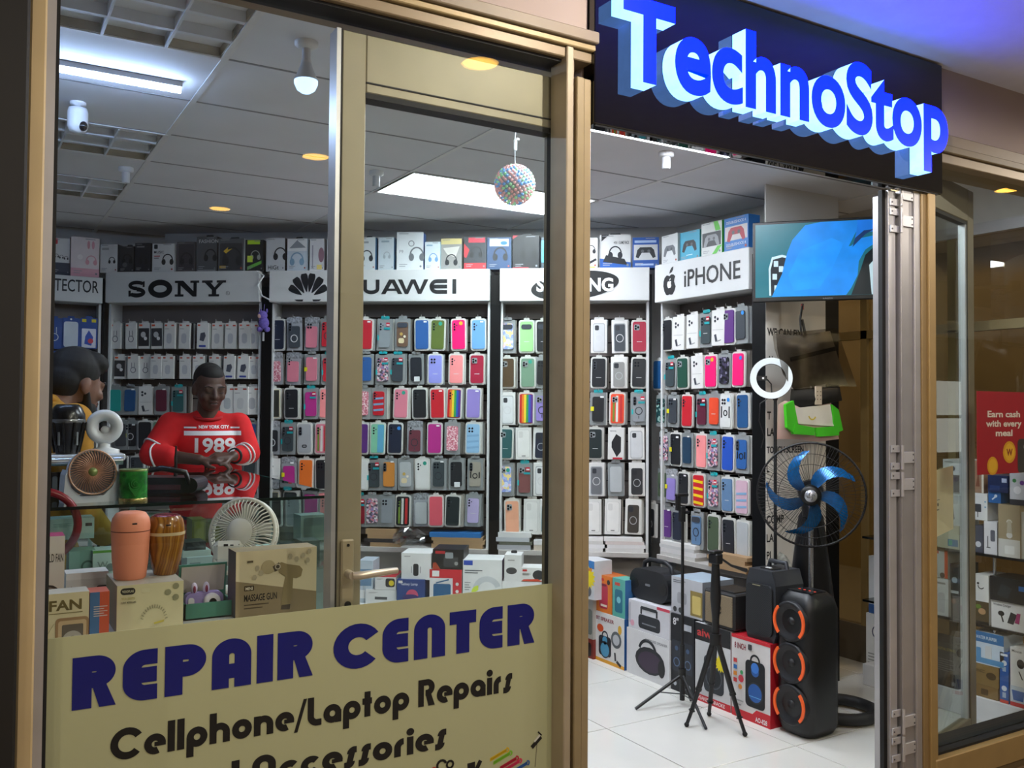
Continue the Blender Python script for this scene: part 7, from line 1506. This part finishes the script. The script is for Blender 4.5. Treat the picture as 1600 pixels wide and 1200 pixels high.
def hand(wrist, fdir, back, thumb_side, curl=(18, 30, 25), spread=.10, k=1.0):
    """palm, four unequal bent fingers and a thumb as fused pieces"""
    w = Vector(wrist); f = Vector(fdir).normalized(); b = Vector(back); b = (b - f*b.dot(f)).normalized(); s = f.cross(b)*thumb_side
    out = []
    for i, (off, ln, kn) in enumerate(((.030, .072, .088), (.010, .080, .092), (-.011, .074, .088), (-.030, .058, .080))):
        base = w + s*off*.55*k; kp = w + f*kn*k + s*off*k
        out.append(('c', base, kp, .0135*k, .0115*k))
        ang = 0; p = kp; fd = (f + s*off*spread*10*.1).normalized()
        for j, (seg, r0, r1) in enumerate(((.45, .0095, .0088), (.32, .0088, .0082), (.23, .0082, .0072))):
            ang += rad(curl[j]); d = fd*cos(ang) - b*sin(ang); q = p + d*ln*seg*k; out.append(('c', p, q, r0*k, r1*k)); p = q
    tb = w + f*.025*k + s*.030*k - b*.006*k; t1 = tb + (f*.6 + s*.7 - b*.15).normalized()*.040*k; t2 = t1 + (f*.9 + s*.25 - b*.2).normalized()*.032*k
    out += [('c', w + f*.005*k, tb, .014*k, .0135*k), ('c', tb, t1, .0125*k, .0105*k), ('c', t1, t2, .0105*k, .0085*k)]
    return out
def head_pieces(H):
    E = lambda c, r: ('e', c, r, H); C = lambda a, b, r0, r1: ('c', H @ Vector(a), H @ Vector(b), r0, r1)
    return [E((0, .012, .125), (.074, .092, .092)), E((0, -.020, .085), (.066, .075, .085)), E((0, -.035, .035), (.050, .052, .040)), E((0, -.062, .020), (.026, .022, .020)),
            C((-.040, -.080, .118), (.040, -.080, .118), .012, .012), C((0, -.094, .108), (0, -.108, .076), .009, .014), E((-.013, -.098, .074), (.010, .010, .008)), E((.013, -.098, .074), (.010, .010, .008)),
            E((-.040, -.070, .075), (.020, .020, .022)), E((.040, -.070, .075), (.020, .020, .022)), E((0, -.088, .050), (.023, .010, .007)), E((0, -.086, .038), (.021, .011, .008)),
            E((-.030, -.084, .103), (.013, .009, .008)), E((.030, -.084, .103), (.013, .009, .008)),
            E((-.077, .008, .092), (.010, .020, .032)), E((.077, .008, .092), (.010, .020, .032))]
def face_parts(H, parent, skin_dark, lip, hair):
    for s in (-1, 1):
        g = G(); g.tube([tuple(H @ Vector((s*.014, -.097, .124))), tuple(H @ Vector((s*.032, -.095, .129))), tuple(H @ Vector((s*.050, -.082, .123)))], [.003, .0035, .002], hair, 6); g.build('eyebrow', parent)
        g = G(); g.tube([tuple(H @ Vector((s*.018, -.0945, .0985))), tuple(H @ Vector((s*.031, -.0955, .0965))), tuple(H @ Vector((s*.044, -.087, .0985)))], [.0015, .0022, .0012], skin_dark, 5); g.build('eyelid', parent)
    g = G(); g.tube([tuple(H @ Vector((-.021, -.0935, .0455))), tuple(H @ Vector((0, -.1005, .0445))), tuple(H @ Vector((.021, -.0935, .0455)))], [.001, .0022, .001], skin_dark, 6); g.build('mouth_line', parent)
    g = G(); g.ball((0, -.0935, .0385), (.018, .006, .0055), lip, 12, H).ball((0, -.0935, .0505), (.019, .006, .0045), lip, 12, H); g.build('lips', parent)
SK = mat('#4c3226', .5, noise=.10, scale=14); RED = mat('#c60c12', .85, noise=.10, scale=16, bump=.25)
HAIR = mat('#0c0a09', .75, noise=.4, scale=220, bump=.5)
mp = at(325, 650, 4.78); rz1 = -math.atan2(mp.x, mp.y) + .04
man = thing('person', 'person in a red NEW YORK CITY 1989 sweater leaning on the counter', 'person', (mp.x, mp.y, 0), rz1)
H = Matrix.Translation((.0, -.015, 1.490)) @ Matrix.Rotation(rad(14), 4, 'Z') @ Matrix.Rotation(rad(13), 4, 'X') @ Matrix.Diagonal((1.03, 1, 1.04, 1))
zc = zK + .047
sL, sR = Vector((-.180, .02, 1.405)), Vector((.155, .02, 1.405))
eL, eR = Vector((-.270, -.10, zc+.02)), Vector((.205, -.06, zc+.02))
wL, wR = Vector((-.045, -.235, zc-.004)), Vector((.115, -.215, zc+.012))
body = head_pieces(H) + [('c', (0, .02, 1.52), (0, .03, 1.40), .054, .060),
  ('e', (0, .03, 1.30), (.16, .095, .15)), ('e', (0, .04, 1.12), (.145, .095, .16)), ('e', (0, .05, .95), (.155, .10, .12)),
  ('c', sL, eL, .045, .038), ('c', eL, wL, .038, .027), ('c', sR, eR, .045, .038), ('c', eR, wR, .038, .027),
  ('c', (-.085, .05, .90), (-.095, .04, .49), .078, .052), ('c', (-.095, .04, .49), (-.10, .06, .09), .050, .034), ('c', (.085, .05, .90), (.095, .04, .49), .078, .052), ('c', (.095, .04, .49), (.10, .06, .09), .050, .034),
  ('c', (-.10, .07, .04), (-.11, -.12, .03), .034, .030), ('c', (.10, .07, .04), (.11, -.12, .03), .034, .030)]
body += hand(wL, (.95, -.18, -.05), (0, -.2, 1), 1, (12, 25, 20)) + hand(wR, (-.93, -.22, .02), (0, -.35, 1), -1, (30, 38, 25))
bd = fused('body', body, SK, man, .0055, 5)
face_parts(H, man, mat('#140c09', .5), mat('#54322c', .45), HAIR)
fused('hair', [('e', (0, .030, .146), (.0765, .0880, .0810), H), ('e', (0, .05, .105), (.0755, .068, .075), H), ('e', (0, -.002, .172), (.060, .068, .050), H)], HAIR, man, .006, 3)
sw = fused('sweater', [('c', (-.155, .025, 1.405), (.135, .025, 1.405), .060, .060), ('e', (0, .02, 1.31), (.185, .125, .13)), ('e', (0, .025, 1.17), (.178, .130, .17)), ('e', (0, .035, 1.0), (.188, .132, .16)), ('c', (-.04, .025, 1.44), (.04, .025, 1.44), .045, .045),
  ('c', sL, eL, .068, .062), ('c', eL, eL.lerp(wL, .38), .060, .055), ('c', sR, eR, .066, .060), ('c', eR, eR.lerp(wR, .80), .058, .044)], RED, man, .011, 6)
G().tube([(.078*cos(2*pi*i/28)+.0, .022+.072*sin(2*pi*i/28), 1.452-.022*max(0, -sin(2*pi*i/28))) for i in range(28)], .009, mat('#a80e14', .8), 8, True).build('collar', man)
M_prn = mat('#e2dede', .7)
def chest_print(build, nm):
    g = G(); build(g); o = g.build(nm, man)
    sb = o.modifiers.new('fine', 'SUBSURF'); sb.subdivision_type = 'SIMPLE'; sb.levels = 3; sb.render_levels = 3
    w = o.modifiers.new('wrap', 'SHRINKWRAP'); w.target = sw; w.wrap_method = 'PROJECT'; w.use_project_x = False; w.use_project_y = True; w.use_project_z = False
    w.use_negative_direction = False; w.use_positive_direction = True; w.offset = .003
zt = lambda v: 1.5 + (637-v)*.00326
chest_print(lambda g: g.text('NEW YORK CITY', .028, zt(672), .0155, -.4, M_prn, 'c', .03, w=.150), 'city_print')
chest_print(lambda g: [g.add([(a, -.4, zt(v1)), (b, -.4, zt(v1)), (b, -.4, zt(v0)), (a, -.4, zt(v0))], [(0, 1, 2, 3)], M_prn) for a, b, v0, v1 in [(-.118+.02*i, -.118+.02*(i+1), 676, 683) for i in range(14)] + [(-.118, -.098, 669.5, 672), (-.098, -.078, 669.5, 672), (-.078, -.058, 669.5, 672), (.11, .13, 669.5, 672), (.13, .155, 669.5, 672)]], 'bar_print')
chest_print(lambda g: g.text('1989', .034, zt(709), .070, -.4, M_prn, 'c', .028, w=.200), 'year_print')
def cuff(p, d, r, n=1):
    T = Matrix.Translation(p) @ Vector(d).to_track_quat('Z', 'Y').to_matrix().to_4x4(); g = G()
    g.tube([tuple(T @ Vector((r*cos(2*pi*i/20), r*sin(2*pi*i/20), .010*sin(4*pi*i/20)))) for i in range(20)], .005, M_prn, 6, True); g.build('sleeve_stripe', man)
cuff(eL.lerp(wL, .12), wL-eL, .0605); cuff(sL.lerp(eL, .80), eL-sL, .064); cuff(eR.lerp(wR, .30), wR-eR, .0560); cuff(eR.lerp(wR, .50), wR-eR, .0520)
T = Matrix.Translation(wR.lerp(eR, .10)) @ (wR-eR).to_track_quat('Z', 'Y').to_matrix().to_4x4()
wt_ = G().tube([tuple(T @ Vector((.034*cos(2*pi*i/20), .034*sin(2*pi*i/20), 0))) for i in range(20)], .008, mat('#0c0c0e', .5), 8, True).build('wristwatch', man)
fused('trousers', [('e', (0, .045, .95), (.185, .13, .13)), ('c', (-.09, .05, .88), (-.10, .045, .49), .10, .075), ('c', (-.10, .045, .49), (-.10, .06, .12), .074, .06), ('c', (.09, .05, .88), (.10, .045, .49), .10, .075), ('c', (.10, .045, .49), (.10, .06, .12), .074, .06)], mat('#1c2230', .9), man, .014, 4)
fused('shoes', [('c', (-.10, .08, .045), (-.112, -.13, .036), .044, .040), ('c', (.10, .08, .045), (.112, -.13, .036), .044, .040)], mat('#151515', .6), man, .010, 3)
# customer seen from behind
cp = at(74, 640, 3.52); rz2 = -math.atan2(cp.x, cp.y) + rad(122)
cu = thing('person', 'bearded person in a mustard shirt with back turned beside the dark post', 'person', (cp.x, cp.y, 0), rz2)
SK2 = mat('#7a5340', .5, noise=.08, scale=14); MUS = mat('#b07a1c', .85, noise=.14, scale=9, bump=.3)
H2 = Matrix.Translation((0, -.095, 1.475)) @ Matrix.Rotation(rad(12), 4, 'X') @ Matrix.Diagonal((1.05, 1.05, 1.08, 1))
b2 = head_pieces(H2) + [('c', (0, -.06, 1.52), (0, .02, 1.44), .058, .066), ('e', (0, .02, 1.33), (.17, .10, .17)), ('e', (0, .03, 1.10), (.155, .10, .16)), ('e', (0, .04, .94), (.16, .105, .12))]
hands2 = []
for s in (-1, 1):
    sh, el, wr = Vector((s*.19, .01, 1.445)), Vector((s*.23, .02, 1.14)), Vector((s*.21, -.14, .97))
    b2 += [('c', sh, el, .047, .038), ('c', el, wr, .038, .028), ('c', (s*.085, .05, .90), (s*.095, .04, .49), .08, .053), ('c', (s*.095, .04, .49), (s*.10, .06, .09), .05, .035), ('c', (s*.10, .07, .04), (s*.11, -.12, .03), .034, .030)]
    b2 += hand(wr, (0, -.7, -.7), (s, 0, .2), 1 if s < 0 else -1, (20, 30, 22))
fused('body', b2, SK2, cu, .006, 5)
face_parts(H2, cu, mat('#20120c', .5), mat('#7a4438', .45), HAIR)
fused('hair', [('e', (0, .022, .150), (.083, .098, .088), H2), ('e', (0, .060, .105), (.079, .066, .078), H2), ('e', (0, -.04, .192), (.066, .066, .046), H2), ('e', (.02, .0, .215), (.05, .06, .03), H2)], HAIR, cu, .006, 2)
fused('beard', [('e', (0, -.030, .020), (.062, .064, .042), H2), ('e', (0, -.066, .012), (.036, .030, .036), H2), ('c', H2 @ Vector((-.070, -.005, .07)), H2 @ Vector((-.05, -.03, .02)), .012, .02), ('c', H2 @ Vector((.070, -.005, .07)), H2 @ Vector((.05, -.03, .02)), .012, .02)], HAIR, cu, .006, 2)
pc2 = [('c', (-.17, .015, 1.445), (.17, .015, 1.445), .062, .062), ('e', (0, .02, 1.34), (.205, .13, .16)), ('e', (0, .03, 1.12), (.195, .135, .18)), ('e', (0, .04, .93), (.195, .14, .14)), ('c', (-.03, .02, 1.495), (.03, .02, 1.495), .055, .055)]
for s in (-1, 1): pc2 += [('c', (s*.19, .01, 1.445), (s*.23, .02, 1.14), .066, .058), ('c', (s*.23, .02, 1.14), (s*.215, -.10, 1.01), .056, .048)]
fused('shirt', pc2, MUS, cu, .012, 5)
G().tube([(.070*cos(2*pi*i/24), .022+.072*sin(2*pi*i/24), 1.518+.030*sin(2*pi*i/24)) for i in range(24)], .014, MUS, 8, True).build('collar', cu)
tr = []
for s in (-1, 1): tr += [('c', (s*.09, .05, .88), (s*.10, .045, .49), .10, .075), ('c', (s*.10, .045, .49), (s*.10, .06, .12), .074, .06)]
fused('trousers', [('e', (0, .045, .92), (.19, .135, .12))] + tr, mat('#20242c', .9), cu, .014, 4)
fused('shoes', [('c', (s*.10, .08, .045), (s*.112, -.13, .036), .044, .040) for s in (-1, 1)], mat('#151515', .6), cu, .010, 3)
